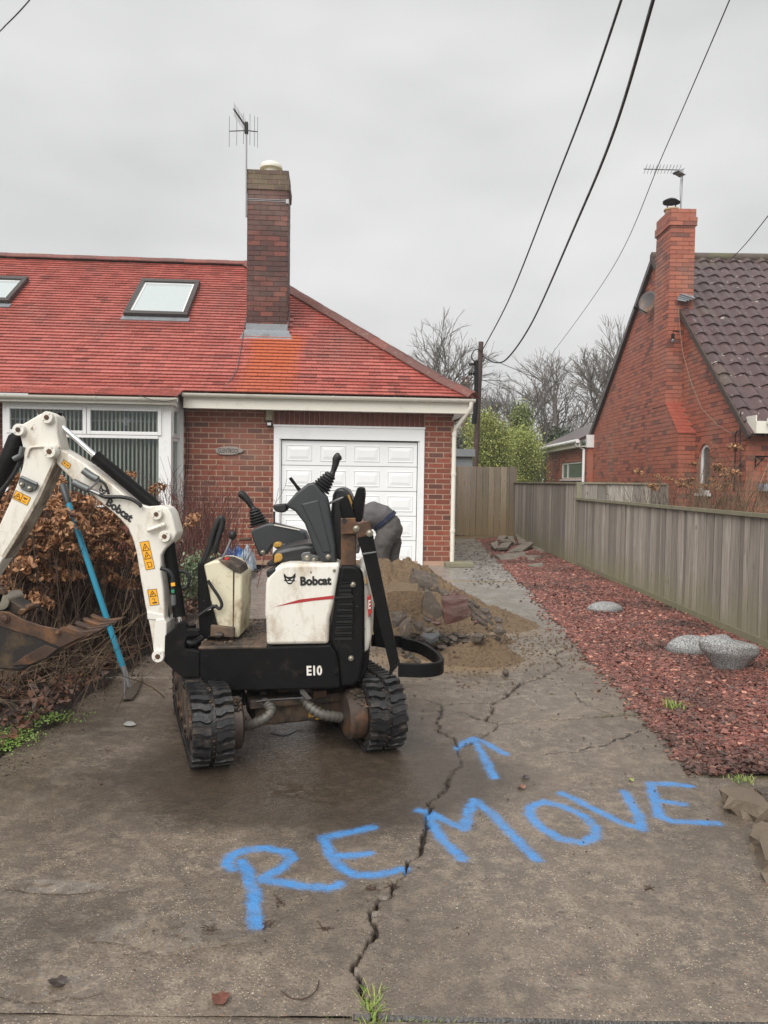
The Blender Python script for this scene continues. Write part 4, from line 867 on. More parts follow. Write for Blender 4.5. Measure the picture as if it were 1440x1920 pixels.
# arched window
def arch(r_, y, x, zt, zb_, n=14): return [(x, y-r_, zb_), (x, y-r_, zt-r_)]+[(x, y-r_*math.cos(PI*i/n), zt-r_+r_*math.sin(PI*i/n)) for i in range(1, n)]+[(x, y+r_, zt-r_), (x, y+r_, zb_)]
m = M(); A_, B_ = arch(wr, wy, NX+.035, wz1, wz0), arch(wr-.06, wy, NX+.035, wz1-.06, wz0+.06)
n_ = len(A_); m.add(A_+B_+[(p[0]+.05, p[1], p[2]) for p in B_], [(i, i+1, n_+i+1, n_+i) for i in range(n_-1)]+[(n_+i, n_+i+1, 2*n_+i+1, 2*n_+i) for i in range(n_-1)]+[(0, n_, 2*n_-1, n_-1)])
aw = m.build('arched_window', MT['pvc'], nb); m = M(); m.prism([(p[0]+.03, p[1], p[2]) for p in B_], (.01, 0, 0)); m.build('pane', MT['glass_dk'], aw)
m = M(); n_ = 15
for i in range(n_):
    a0, a1 = PI*i/n_+.02, PI*(i+1)/n_-.02; c0 = (NX+.0, wy, wz1-wr); f = lambda r_, a: (NX-.004, wy-r_*math.cos(a), wz1-wr+r_*math.sin(a)); q = M(); q.prism([f(wr+.005, a0), f(wr+.14, a0), f(wr+.14, a1), f(wr+.005, a1)], (.05, 0, 0)); q.build('arch_brick', MT['brick_n'], aw)
M().box(NX-.05, NX+.08, wy-wr-.06, wy+wr+.06, wz0-.05, wz0).build('sill', MT['pvc'], aw)
# pantile roof (front slope), gable verge, ridge
sl_ = math.atan2(nzr-nz0, NYR-NY0); LN = math.hypot(nzr-nz0, NYR-NY0)+.45
def pr_(s): return (NY0-.38*math.cos(sl_)+s*math.cos(sl_)-.0, nz0-.38*math.sin(sl_)+s*math.sin(sl_)+.06)
rows_n = 19; gg = LN/rows_n; tww = .335; ntile = 15
# one tile, profiled
def tile_mesh():
    n_ = 10; vs = []; fs = []
    for j, yy_ in enumerate((0, gg*1.12)):
        for i in range(n_+1):
            t = i/n_; z = .032*math.sin(2*PI*t-.6)+(.012 if j == 0 else -.012); vs.append((t*tww*1.0, yy_, z))
        for i in range(n_+1):
            t = i/n_; z = .032*math.sin(2*PI*t-.6)+(.012 if j == 0 else -.012)-.016; vs.append((t*tww, yy_, z))
    k = n_+1
    for i in range(n_): fs += [(i, i+1, 2*k+i+1, 2*k+i), (i, k+i, k+i+1, i+1), (k+i, 3*k+i, 3*k+i+1, k+i+1)]
    me = bpy.data.meshes.new('pantile'); me.from_pydata(vs, [], fs); me.materials.append(MT['pantile']); me.shade_smooth(); me.set_sharp_from_angle(angle=R(40)); return me
rf = M(); rf.add([(NX-.06, *pr_(0)), (NX+8, *pr_(0)), (NX+8, *pr_(LN)), (NX-.06, *pr_(LN))], [(0, 1, 2, 3)]); rf.add([(NX-.06, NYR, nzr+.0), (NX+8, NYR, nzr+.0), (NX+8, NY1+.3, nz1-.1), (NX-.06, NY1+.3, nz1-.1)], [(3, 2, 1, 0)])
nroof = rf.build('roof', MT['pantile'], nb); tm = tile_mesh()
inv = ROOT[nb].inverted()
for r_ in range(rows_n):
    for c_ in range(ntile):
        if r_ > 12 and c_ == 0 and False: continue
        y, z = pr_(r_*gg); x = NX-.07+c_*tww
        if YA-.3 < y < YB-.1 and x < CX+.45 and False: continue
        o = bpy.data.objects.new('pantile', tm); C.objects.link(o); o.parent = nroof; ROOT[o] = ROOT[nb]; o.matrix_local = inv @ (Matrix.Translation((x, y, z+.03)) @ Matrix.Rotation(sl_-R(1.5), 4, 'X'))
m = M(); m.tube([(NX-.08, NYR, nzr+.05), (NX+8, NYR, nzr+.05)], .11, 10); m.build('ridge', simple('mossy_ridge', (.12, .09, .07), .8, var=.5, sc=5, dirt=(.10, .10, .05), dsc=3, damt=(.5, .6)), nroof, smooth=True)
m = M()
m.prism([(NX-.10, *pr_(0)), (NX-.10, *pr_(LN)), (NX-.10, NYR, nzr-.08), (NX-.10, NY0-.2, nz0-.25)][:4], (.06, 0, 0)); m.build('verge_board', simple('dark_verge', (.07, .045, .035), .7, var=.4), nb)
m = M(); m.prism([(NX-.10, NY1+.25, nz1-.15), (NX-.10, NYR, nzr+.03), (NX-.10, NYR, nzr-.12), (NX-.10, NY1+.25, nz1-.30)], (.14, 0, 0)); m.build('verge_board', MT['frame_dk'], nb)
# lead soaker by the stack
p = at(1278, 562, 15.5); m = M(); 
for q in range(4): m.add([(p.x-.12+q*.03, 15.42+q*.03, p.z-.03+q*.05), (p.x+.05+q*.06, 15.38, p.z-.07+q*.02), (p.x+.12+q*.05, 15.55+q*.05, p.z+.10+q*.03), (p.x-.02, 15.6, p.z+.13)], [(0, 1, 2, 3)])
m.build('lead_patch', MT['lead'], ch, solid=.012)
# eaves at front corner
a = at(1400, 812, NY0-.35); b = at(1400, 789, NY0-.35)
m = M(); m.box(NX-.02, NX+8, NY0-.36, NY0-.33, a.z, b.z).box(NX-.02, NX+.0, NY0-.329, NY0-.003, a.z-.0, b.z+.1).box(NX+.002, NX+8, NY0-.329, NY0-.004, a.z, a.z+.02); m.build('fascia', MT['pvc_cream'], nb)
m = M(); m.tube([(NX+.14, NY0-.42, b.z+.0), (NX+8, NY0-.42, b.z+.0)], .055, 12); m.build('gutter', MT['pvc'], nb, smooth=40)
# rear extension on the same line
EX = 5.97; EY0, EY1 = 22.05, 27.6; ez = zat(1108, 836, 22.05)
m = M(); wz_a, wz_b = zat(1072, 899, 24.6), zat(1072, 868, 24.6); wya, wyb = EX*FOC/(1094-720), EX*FOC/(1051-720)
m.box(EX+.006, EX+.2, EY0, wya, 0, ez).box(EX+.006, EX+.2, wyb, EY1, 0, ez).box(EX+.006, EX+.2, wya, wyb, 0, wz_a).box(EX+.006, EX+.2, wya, wyb, wz_b, ez).box(EX+.2, EX+4, EY1-.2, EY1, 0, ez)
ex = m.build('extension_wall', MT['mortar_n'], nb); M().box(EX+.01, NX-.0, EY0-.05, EY0-.002, 0, ez).build('return_wall', MT['brick_n'], nb)
FE = Matrix.Translation((EX, 0, 0)) @ Matrix.Rotation(-PI/2, 4, 'Z')
pieces('brick', brick_items(-EY1, -EY0, .05, ez, .0865, .262, [(-wyb, -wya, wz_a, wz_b)], joint=.009, proud=.003), MT['brick_n'], ex, 10, 'brick_n', frame=FE)
m = M(); m.box(EX+.03, EX+.08, wya, wyb, wz_a, wz_a+.05).box(EX+.03, EX+.08, wya, wyb, wz_b-.05, wz_b).box(EX+.029, EX+.08, wya, wya+.08, wz_a, wz_b).box(EX+.029, EX+.08, wyb-.08, wyb, wz_a, wz_b).box(EX+.029, EX+.08, wyb-.75, wyb-.67, wz_a+.05, wz_b-.05).box(EX-.05, EX+.1, wya-.04, wyb+.04, wz_a-.04, wz_a-.001); ew = m.build('window', MT['pvc'], nb)
M().box(EX+.055, EX+.06, wya+.05, wyb-.05, wz_a+.04, wz_b-.04).build('pane', simple('greenish_pane', (.16, .22, .17), .05, var=.3, sc=3, bs=0), ew)
et = zat(1112, 800, 22.1); m = M(); m.prism([(EX-.25, EY0+.05, ez+.12), (EX+1.6, EY0+.05, ez+1.0), (EX+1.6, EY1+.2, ez+1.0), (EX-.25, EY1+.2, ez+.12)], (0, 0, .04)); er = m.build('extension_roof', MT['pantile'], nb)
for i in range(9):
    t0 = i/9; q = M(); q.prism([(EX-.28+1.85*t0, EY0+.04, ez+.17+.88*t0), (EX-.28+1.85*(t0+.125), EY0+.04, ez+.19+.88*(t0+.125)-.02), (EX-.28+1.85*(t0+.125), EY1+.2, ez+.19+.88*(t0+.125)-.02), (EX-.28+1.85*t0, EY1+.2, ez+.17+.88*t0)], (0, 0, .03)); q.build('tile_course', MT['pantile'], er)
m = M(); m.box(EX-.24, EX-.21, EY0+.05, EY1+.1, ez-.03, ez+.14).box(EX-.20, EX+.0, EY0+.05, EY1+.1, ez-.02, ez+.0); m.build('fascia', MT['pvc_cream'], ex)
m = M(); m.tube([(EX-.30, EY0+.0, ez+.14), (EX-.30, EY1+.2, ez+.14)], .06, 10); m.build('gutter', MT['pvc'], ex, smooth=40)
m = M(); m.box(EX-.05, NX+.0, EY0-.10, EY0+.02, ez-.05, ez+.32); m.build('box_end', MT['pvc'], ex)
m = M(); m.tube([(EX-.30, EY0+.2, ez+.12), (EX-.28, EY0+.2, ez+.02), (EX-.07, EY0+.15, ez-.10), (EX-.07, EY0+.15, .1)], .04, 10); m.build('downpipe', MT['pvc'], ex, smooth=40)
# chimney pot with cowl, aerial, dish, lights and cables
pc = at(1259, 386, YA+.4); m = M(); m.tube([(pc.x, YA+.4, czt-.02), (pc.x, YA+.4, czt+.09), (pc.x, YA+.4, czt+.1), (pc.x, YA+.4, czt+.13)], [.12, .13, .155, .15], 16); pt = m.build('chimney_pot', simple('buff_pot', (.42, .30, .17), .7), ch, smooth=35)
m = M()
for i in range(4): m.cyl((pc.x+.11*math.cos(i*PI/2+.4), YA+.4+.11*math.sin(i*PI/2+.4), czt+.1), (pc.x+.12*math.cos(i*PI/2+.4), YA+.4+.12*math.sin(i*PI/2+.4), czt+.27), .01, 5)
m.tube([(pc.x, YA+.4, czt+.26), (pc.x, YA+.4, czt+.275), (pc.x+.01, YA+.4, czt+.33), (pc.x+.01, YA+.4, czt+.345)], [.175, .18, .10, .02], 16); m.build('pot_cowl', MT['blk'], pt, smooth=30)
b = at(1276, 390, YA+.5); tp = at(1280, 317, YA+.5)
t = empty('tv_aerial', (b.x, YA+.5, czt-.02), 0, label='horizontal comb shaped aerial on the neighbour chimney at right', cat='tv aerial')
m = M(); m.cyl((b.x, YA+.5, czt-.3), tp, .017, 8); m.build('mast', MT['steel'], t, smooth=40)
e = at(1207, 317, YA+.2); m = M(); m.tube([tp+Vector((0, 0, -.02)), e], .011, 6)
for i in range(1, 12):
    p = tp.lerp(e, i/11.5); m.tube([p+Vector((-.02, -.16, .03)), p+Vector((.02, .16, -.03))], .005, 4); m.tube([p, p+Vector((.03, 0, .05))], .005, 4)
q = at(1268, 326, YA+.3); m.bar(q, at(1277, 318, YA+.4), .16, .01); m.bar(at(1266, 322, YA+.3), at(1280, 330, YA+.4), .16, .01); m.build('elements', MT['steel'], t)
m = M(); m.tube([tp+Vector((-.03, 0, -.03)), at(1275, 352, YA+.45), at(1275.5, 392, YA+.5)], .005, 4); m.build('lead_cable', MT['cable_g'], t)
# satellite dish
dc = at(1216, 568, 17.3); t = empty('satellite_dish', dc, 0, label='grey weathered satellite dish mounted on the gable beside the chimney breast', cat='satellite dish')
m = M(); dn = Vector((-.75, -.62, .2)).normalized(); ux = dn.cross(Vector((0, 0, 1))).normalized(); uy = ux.cross(dn); rings = 5; n_ = 20; vs = [dc-dn*.0]; fs = []
for i in range(1, rings+1):
    r_ = .235*i/rings
    for k in range(n_): a = 2*PI*k/n_; vs.append(dc+ux*math.cos(a)*r_+uy*math.sin(a)*r_*1.12+dn*(r_*r_*.9))
fs = [(0, 1+k, 1+(k+1) % n_) for k in range(n_)]+[(1+(i-1)*n_+k, 1+i*n_+k, 1+i*n_+(k+1) % n_, 1+(i-1)*n_+(k+1) % n_) for i in range(1, rings) for k in range(n_)]
m.add(vs, fs); m.build('dish', simple('weathered_dish', (.12, .115, .115), .5, .2, var=.3, dirt=(.25, .11, .04), dsc=4, damt=(.52, .7)), t, solid=.01, smooth=True)
lb = at(1193, 577, 16.95); m = M(); m.tube([dc-uy*.24, lb], .012, 6); m.ball(lb, .06, 8, (1, 1.3, .8)); m.tube([dc, dc+Vector((.22, .1, -.1))], .02, 6); m.build('feed_arm', MT['blk'], t)
# security lamp, wire, cables, basket bracket
lp = at(1262, 624, 15.4); t = empty('security_lamp', lp, 0, label='small black lamp with bulb fixed high on the neighbour chimney breast', cat='outdoor lamp')
m = M(); m.tube([lp+Vector((.14, .05, .03)), lp+Vector((.0, 0, .04)), lp], .012, 6); m.cyl(lp+Vector((0, 0, -.02)), lp+Vector((0, 0, -.12)), .035, 8); m.build('holder', MT['blk'], t); m = M(); m.ball(lp+Vector((0, 0, -.16)), .035, 8, (1, 1, 1.5)); m.build('bulb', MT['glass_dk'], t, smooth=True)
m = M(); P = [(1272, 575), (1274, 610), (1280, 660), (1295, 715), (1315, 765), (1345, 797), (1370, 812), (1396, 805)]; m.tube([at(u, v, NX*FOC/(u-720)-.03) for u, v in P], .0045, 5); tag(m.build('wall_wire', simple('pale_wire', (.30, .24, .18), .6)), 'thin pale wire sagging down the neighbour gable wall', 'wire')
for k, (P, l) in enumerate([([(1389, 772), (1388, 810), (1388, 860), (1386, 925)], 'right hand black cable running down the neighbour gable corner'), ([(1397, 803), (1382, 808), (1379, 815), (1378, 870), (1376, 920)], 'left hand black cable running down the neighbour gable corner')]):
    m = M(); m.tube([at(u, v, NX*FOC/(max(u, 1300)-720)-.03-.0) for u, v in P], .010, 5); tag(m.build('wall_cable', MT['cable']), l, 'cable')
bk = at(1417, 856, NY0-.02); t = empty('hanging_basket', bk, 0, label='planter hanging on cords from a black scrolled bracket at the right edge', cat='hanging basket')
m = M(); z_ = bk.z; x_ = bk.x; m.tube([(x_, NY0-.02, z_), (x_, NY0-.02, z_-.22)], .012, 6); m.tube([(x_, NY0-.02, z_), (x_+.18, NY0-.10, z_), (x_+.20, NY0-.11, z_-.03)], .012, 6); m.tube([(x_, NY0-.02, z_-.18), (x_+.12, NY0-.07, z_-.01)], .010, 6); m.build('bracket', MT['blk'], t)
m = M()
for dx_ in (-.14, .0, .14): m.tube([(x_+.18, NY0-.12, z_-.06), (x_+.18+dx_, NY0-.12+(.06 if dx_ == 0 else 0), z_-.46)], .005, 4)
m.build('cords', simple('cord', (.4, .33, .22), .8), t); m = M(); m.prism([(x_+.04, NY0-.24, z_-.46), (x_+.32, NY0-.24, z_-.46), (x_+.29, NY0-.21, z_-.58), (x_+.07, NY0-.21, z_-.58)], (0, .2, 0)); m.build('planter', simple('pale_blue_pot', (.40, .45, .55), .5), t)

# ------------------------------------------------------------------ fences and gate
FXX = 3.12
def boards(parent, frame, x0, x1, z0, ztop, bw, mat, lean=.006, key='board', gap=.004, th=.018, over=True, topf=None):
    inv_ = ROOT[parent].inverted() @ frame; x = x0; k = 0
    while x < x1-.02:
        w_ = bw*random.uniform(.94, 1.05); zt = ztop if topf is None else topf(x+w_/2); zt += random.uniform(-.006, .006)
        dm = (w_-(.009 if over else gap), th, zt-z0); o = bpy.data.objects.new('board', unit_box(mat, key, dm, .005)); C.objects.link(o); o.parent = parent; ROOT[o] = ROOT[parent]
        o.matrix_local = inv_ @ Matrix.Translation((x+w_/2, (.010 if k % 2 and over else 0)+random.uniform(-.003, .003), (z0+zt)/2)) @ Matrix.Rotation(random.uniform(-lean, lean), 4, 'Y') @ Matrix.Rotation(random.uniform(-.05, .05)+(.13 if over else 0), 4, 'Z')
        x += w_; k += 1
FF = Matrix.Translation((FXX, 0, 0)) @ Matrix.Rotation(-PI/2, 4, 'Z')       # x = -Y, outward -y -> -X
zlow = at(1440, 967, 6.06).z; zlow2 = at(1084, 935, 12.0).z; zhi = at(1083, 905, 12.0).z; zhi2 = at(965, 905, 17.9).z
f1 = empty('low_fence', (FXX, 9, 0), 0, label='lower grey closeboard fence beside the red gravel, nearest the viewer', cat='fence')
boards(f1, FF, -12.0, -3.6, .0, zlow, .088, MT['board'], topf=lambda x: zlow+(zlow2-zlow)*((-x)-6.06)/(12-6.06)-.02)
M().box(FXX+.02, FXX+.035, 3.6, 12.0, .05, zlow2-.06).build('gap_shade_board', MT['frame_dk'], f1)  # dark sheet added behind the gaps to give shadow lines between boards
m = M(); zt_ = lambda y: zlow+(zlow2-zlow)*(y-6.06)/(12-6.06); P = [(FXX-.045, 3.6, zt_(3.6)-.02), (FXX+.05, 3.6, zt_(3.6)-.02), (FXX+.05, 3.6, zt_(3.6)+.012), (FXX-.045, 3.6, zt_(3.6)+.02)]; Q = [(a, 12.0, b-zt_(3.6)+zt_(12)) for a, _, b in P]
m.add(P+Q, [(0, 1, 2, 3), (7, 6, 5, 4)]+[(i, i+4, (i+1) % 4+4, (i+1) % 4) for i in range(4)]); m.build('capping', MT['rail'], f1, bevel=.004)
M().box(FXX-.015, FXX+.03, 3.6, 12.0, -.05, .10).build('gravel_board', MT['board'], f1)
f2 = empty('tall_fence', (FXX, 15, 0), 0, label='taller grey closeboard fence between the low fence and the side gate', cat='fence')
boards(f2, FF, -17.85, -12.03, .0, zhi, .092, MT['board'], topf=lambda x: zhi+(zhi2-zhi)*((-x)-12)/6-.015)
M().box(FXX-.04, FXX+.05, 12.02, 17.85, (zhi+zhi2)/2-.012, (zhi+zhi2)/2+.014).build('capping', MT['rail'], f2)
M().box(FXX-.03, FXX+.05, 12.0, 12.07, 0, zhi+.01).build('post', MT['rail'], f2)
f3 = empty('cross_fence', (3.9, 12.1, 0), 0, label='short knotty wooden fence panel behind the low fence, facing the viewer', cat='fence')
xe = at(1246, 905, 12.1).x; boards(f3, Matrix.Translation((0, 12.1, 0)), FXX+.03, xe, .3, zhi-.02, .145, MT['board'], over=False, key='cboard')
M().box(FXX, xe+.02, 12.06, 12.15, zhi-.015, zhi+.012).build('capping', MT['rail'], f3)
# gate
gyy = 17.9; gxa, gxb = at(846, 940, gyy).x, at(962, 940, gyy).x; gz = at(900, 875, gyy).z
gt = empty('side_gate', (2.2, gyy, 0), 0, label='tall brown wooden boarded gate closing the path between house and fence', cat='gate')
boards(gt, Matrix.Translation((0, gyy, 0)), gxa, gxb-.03, .07, gz, .148, MT['gateboard'], over=False, key='gboard', gap=.012, lean=.004)
m = M(); m.box(gxa, gxb, gyy+.02, gyy+.06, .35, .45).box(gxa, gxb, gyy+.02, gyy+.06, gz-.45, gz-.35).box(gxa, gxb, gyy-.03, gyy+.05, .0, .055); m.build('ledge', MT['gateboard'], gt)
M().box(gxb-.10, gxb+.06, gyy-.06, gyy+.05, 0, gz+.005).build('gate_post', MT['gateboard'], gt)
tag(M().box(.9, 2.3, 19.6, 21, 0, at(865, 856, 19.6).z).box(.8, 2.35, 19.5, 21.1, at(865, 856, 19.6).z, at(865, 849, 19.6).z+.1).build('flat_roof_shed', simple('grey_felt', (.22, .24, .25), .6)), 'small flat roofed shed just visible behind the gate', 'shed')

# ------------------------------------------------------------------ pole, wires
PY = 23.0; pb = at(892, 870, PY); ptp = at(902, 641, PY); pb0 = pb+(pb-ptp)*.6
t = empty('telegraph_pole', (pb0.x, PY, 0), 0, label='brown wooden telegraph pole behind the house gutter', cat='telegraph pole')
pb0.z = 0; m = M(); m.tube([pb0, ptp], [.095, .075], 12); m.build('shaft', MT['pole'], t, smooth=60)
t2 = empty('cable_riser', at(890, 790, PY-.5), 0, label='thick black cable riser with insulators clipped beside the telegraph pole', cat='cable riser')
m = M(); m.tube([at(889, 795, PY-.4), at(891, 765, PY-.4), at(893, 735, PY-.4), at(893.5, 676, PY-.4)], [.075, .09, .07, .065], 8); m.build('duct', MT['blk'], t2, smooth=50)
m = M()
for (u, v) in ((886, 683), (885, 701)):
    a, b = at(u-5, v, PY-.45), at(u+7, v-1, PY-.45); m.tube([a, b], .025, 6); 
    for k in (0, .33, .66): p = a.lerp(b, k); m.ball(p, .058, 8, (.5, 1, 1))
    m.build('insulator', MT['blk'], t2); m = M()

def wire(pts, r, label, name='overhead_cable', n=28):
    """smooth curve through 3D points"""
    P = [Vector(p) for p in pts]; out = []
    for i in range(len(P)-1):
        p0, p1, p2, p3 = P[max(i-1, 0)], P[i], P[i+1], P[min(i+2, len(P)-1)]
        for k in range(n): t_ = k/n; out.append(.5*((2*p1)+(-p0+p2)*t_+(2*p0-5*p1+4*p2-p3)*t_**2+(-p0+3*p1-3*p2+p3)*t_**3))
    out.append(P[-1]); m = M(); m.tube(out, r, 5); return tag(m.build(name, MT['cable'], None, smooth=60), label, 'cable', 'overhead cables')
wire([at(902, 661, PY), at(955, 560, 18.5), at(1040, 345, 14), at(1100, 190, 10.5), at(1165, 0, 8.2), at(1235, -220, 6.5), at(1330, -600, 4.5)], .017, 'left one of the two thick black cables rising from the pole')
wire([at(906, 668, PY), at(930, 680, 21.5), at(955, 668, 20), at(1000, 600, 19), at(1080, 420, 13), at(1150, 250, 10), at(1225, 0, 7.5), at(1290, -250, 6), at(1390, -700, 4)], .021, 'right one of the two thick black cables, sagging before it climbs')
wire([at(1000, 706, 34), at(1045, 650, 27), at(1150, 500, 18), at(1245, 285, 12), at(1368, 0, 8), at(1440, -180, 6.5), at(1560, -600, 4)], .0075, 'thin cable crossing the sky in front of the neighbour aerial')
wire([at(905, 664, PY), at(930, 677, 26), at(965, 692, 30), at(1000, 706, 34), at(1060, 722, 38)], .012, 'short thin cable dropping from the pole to the right')
wire([at(1368, 489, 16), at(1400, 455, 13), at(1440, 405, 10.5), at(1500, 330, 8), at(1700, 90, 5)], .0075, 'thin cable at the right edge above the pantile roof')
wire([at(-420, 330, 15), at(-160, 170, 12), at(-30, 82, 10), at(15, 43, 9), at(57, -2, 8.2), at(100, -60, 7), at(220, -260, 4.5)], .008, 'short thin cable crossing the top left corner')
wire([at(904, 712, PY), at(925, 720, 28), at(948, 730, 37)], .012, 'short faint cable below the others right of the pole')
wire([at(893, 683, PY-.4), at(884, 668, 22.5), at(892, 655, 22.8), at(901, 658, PY-.1)], .018, 'short loop of black cable joining the riser to the pole top')
# far chimney
p = at(873, 735, 46); t = empty('far_chimney', (p.x, 46, 0), 0, label='distant brick chimney with clay pots behind the tiled hip', cat='chimney')
zt = at(873, 722, 46).z; m = M(); m.box(p.x-.24, p.x+.24, 45.7, 46.2, 0, zt).box(p.x-.32, p.x+.32, 45.6, 46.3, zt, zt+.14); m.build('stack', MT['brick_moss'], t); m = M()
for d in (-.13, .13): m.cyl((p.x+d, 46, zt+.14), (p.x+d, 46, zt+.5), .09, 8)
m.build('clay_pots', MT['brick_n'], t)
# ------------------------------------------------------------------ trees and shrubs
def tubes_np(segs, n=3):
    """segs: list of (p0, p1, r0, r1) -> V, F"""
    a = np.array([s[0] for s in segs]); b = np.array([s[1] for s in segs]); r0 = np.array([s[2] for s in segs]); r1 = np.array([s[3] for s in segs])
    d = b-a; l = np.linalg.norm(d, axis=1, keepdims=True)+1e-9; d = d/l; h = np.where(np.abs(d[:, 2:3]) > .9, np.array([[1., 0, 0]]), np.array([[0, 0, 1.]])); u = np.cross(d, h); u /= np.linalg.norm(u, axis=1, keepdims=True); w_ = np.cross(d, u)
    V = np.zeros((len(segs), 2*n, 3))
    for k in range(n):
        c, s_ = math.cos(2*PI*k/n), math.sin(2*PI*k/n); o = u*c+w_*s_; V[:, k] = a+o*r0[:, None]; V[:, n+k] = b+o*r1[:, None]
    f = np.array([(k, (k+1) % n, n+(k+1) % n, n+k) for k in range(n)]); F = (f[None]+np.arange(len(segs))[:, None, None]*2*n).reshape(-1, 4)
    return V.reshape(-1, 3), F
barkf = simple('grey_bark', (.12, .105, .08), .85, var=.4, sc=3, bs=0)
twigm = simple('far_twigs', (.125, .105, .088), .85, var=.3, sc=2, bs=0)
def bare_tree(loc, h, label, spread=.5, seed=1, lv=6, group=None, r=None, up=.55, name='bare_tree', first=.28, mat2=None):
    rg_ = random.Random(seed); trunk = []; twig = []
    def grow(p, d, l, r_, k):
        n_ = 3 if k < 4 else 2; q = p
        for i in range(n_):
            d = (d+Vector((rg_.gauss(0, .09), rg_.gauss(0, .09), rg_.gauss(0, .05)+.03*up))).normalized(); e = q+d*(l/n_); (trunk if k < 2 else twig).append((tuple(q), tuple(e), r_*(1-.3*i/n_), r_*(1-.3*(i+1)/n_))); q = e
            if k >= 2 and k < lv and rg_.random() < .55:
                ax = Vector((rg_.gauss(0, 1), rg_.gauss(0, 1), rg_.gauss(0, .5))).normalized(); grow(q, (d+ax*.9).normalized(), l*.55, r_*.4, min(k+2, lv))
        if k >= lv: return
        nb_ = rg_.choice((2, 3, 3)) if k else rg_.choice((3, 4))
        for i in range(nb_):
            ax = Vector((rg_.gauss(0, 1), rg_.gauss(0, 1), rg_.gauss(0, .4))); ax = (ax-d*ax.dot(d)).normalized(); sp = spread*rg_.uniform(.6, 1.4)
            grow(q, (d+ax*sp+Vector((0, 0, .12*up))).normalized(), l*rg_.uniform(.62, .84), r_*.62, k+1)
    r = r or h*.018; root = Vector(loc); grow(root, Vector((0, 0, 1)), h*first, r, 0)
    zs = sorted(max(a[2], b[2]) for a, b, _, _ in twig); k_ = h/zs[int(len(zs)*.995)]; sc = lambda p: (loc[0]+(p[0]-loc[0])*k_, loc[1]+(p[1]-loc[1])*k_, p[2]*k_); trunk = [(sc(a), sc(b), c, d) for a, b, c, d in trunk]; twig = [(sc(a), sc(b), c, d) for a, b, c, d in twig]
    t = empty(name, loc, 0, label=label, cat='tree', group=group)
    V, F = tubes_np(trunk, 6); npmesh('trunk', V, F, barkf, t); V, F = tubes_np([(a, b, max(c, .008), max(d, .006)) for a, b, c, d in twig]); npmesh('crown', V, F, mat2 or twigm, t, kind='stuff')
    return t
def tpos(u, Y): p = at(u, 900, Y); return (p.x, Y, 0)
bare_tree(tpos(765, 40), 9.78, 'bare rounded tree standing behind the red hip roof', .55, 3, 6, first=.2)
bare_tree(tpos(830, 44), 8.80, 'smaller bare tree between the hip roof and the telegraph pole', .6, 5, 6, first=.25)
bare_tree(tpos(1140, 38), 9.85, 'tallest bare tree, with upright limbs, beside the neighbour gable', .42, 8, 6, first=.18)
bare_tree(tpos(1085, 42), 9.00, 'bare branching tree just left of the tallest bare tree', .5, 12, 6)
bare_tree(tpos(1030, 48), 8.65, 'bare tree above the pointed conifer, in the row behind', .55, 14, 6, first=.22)
bare_tree(tpos(975, 50), 8.24, 'bare tree rising behind the left side of the conifer', .55, 15, 6, first=.22)
bare_tree(tpos(925, 46), 7.17, 'thin pale bare tree immediately right of the telegraph pole', .5, 17, 6, first=.22)
bare_tree(tpos(1190, 44), 10.94, 'bare tree mostly hidden by the neighbour gable', .5, 18, 5)
def leafcloud(ell, n, size, seed, clump=.35):
    """leaves scattered through ellipsoids (cx,cy,cz,rx,ry,rz), denser at the shell, in clumps"""
    rg_ = np.random.default_rng(seed); vol = np.array([e[3]*e[4]*e[5] for e in ell])**.7; idx = rg_.choice(len(ell), n//14, p=vol/vol.sum()); E = np.array(ell)[idx]
    d = rg_.normal(size=(len(idx), 3)); d /= np.linalg.norm(d, axis=1, keepdims=True); rr = rg_.random((len(idx), 1))**.35; c = E[:, :3]+d*rr*E[:, 3:]
    c = np.repeat(c, 14, 0)+rg_.normal(0, clump, (len(idx)*14, 3)); c[:, 2] = np.maximum(c[:, 2], .05); V, F, r_ = leafquads(c[:, 0], c[:, 1], c[:, 2], rg_.uniform(.6, 1.3, len(c))*size, seed+1, .9)
    cl = np.repeat(rg_.random(len(idx)), 14); return V, F, np.clip(cl*.7+r_*.3, 0, 1)
def leafmat(name, a, b, c=None, rough=.5):
    g = G(name); r = g.attr('rnd'); q = g.mix(r, a, b)
    if c: q = g.mix(g.ramp(g.math('FRACT', g.math('MULTIPLY', r, 13.7)), .8, .9), q, c)
    return g.set(q, rough)
LM = leafmat('laurel', (.17, .22, .04), (.38, .42, .11), (.50, .50, .16)); LD = leafmat('dark_evergreen', (.020, .034, .012), (.05, .07, .022)); LC = leafmat('conifer', (.08, .12, .025), (.19, .23, .055), (.28, .29, .08))
LDk = leafmat('dark_hedge', (.03, .04, .022), (.06, .065, .04)); 
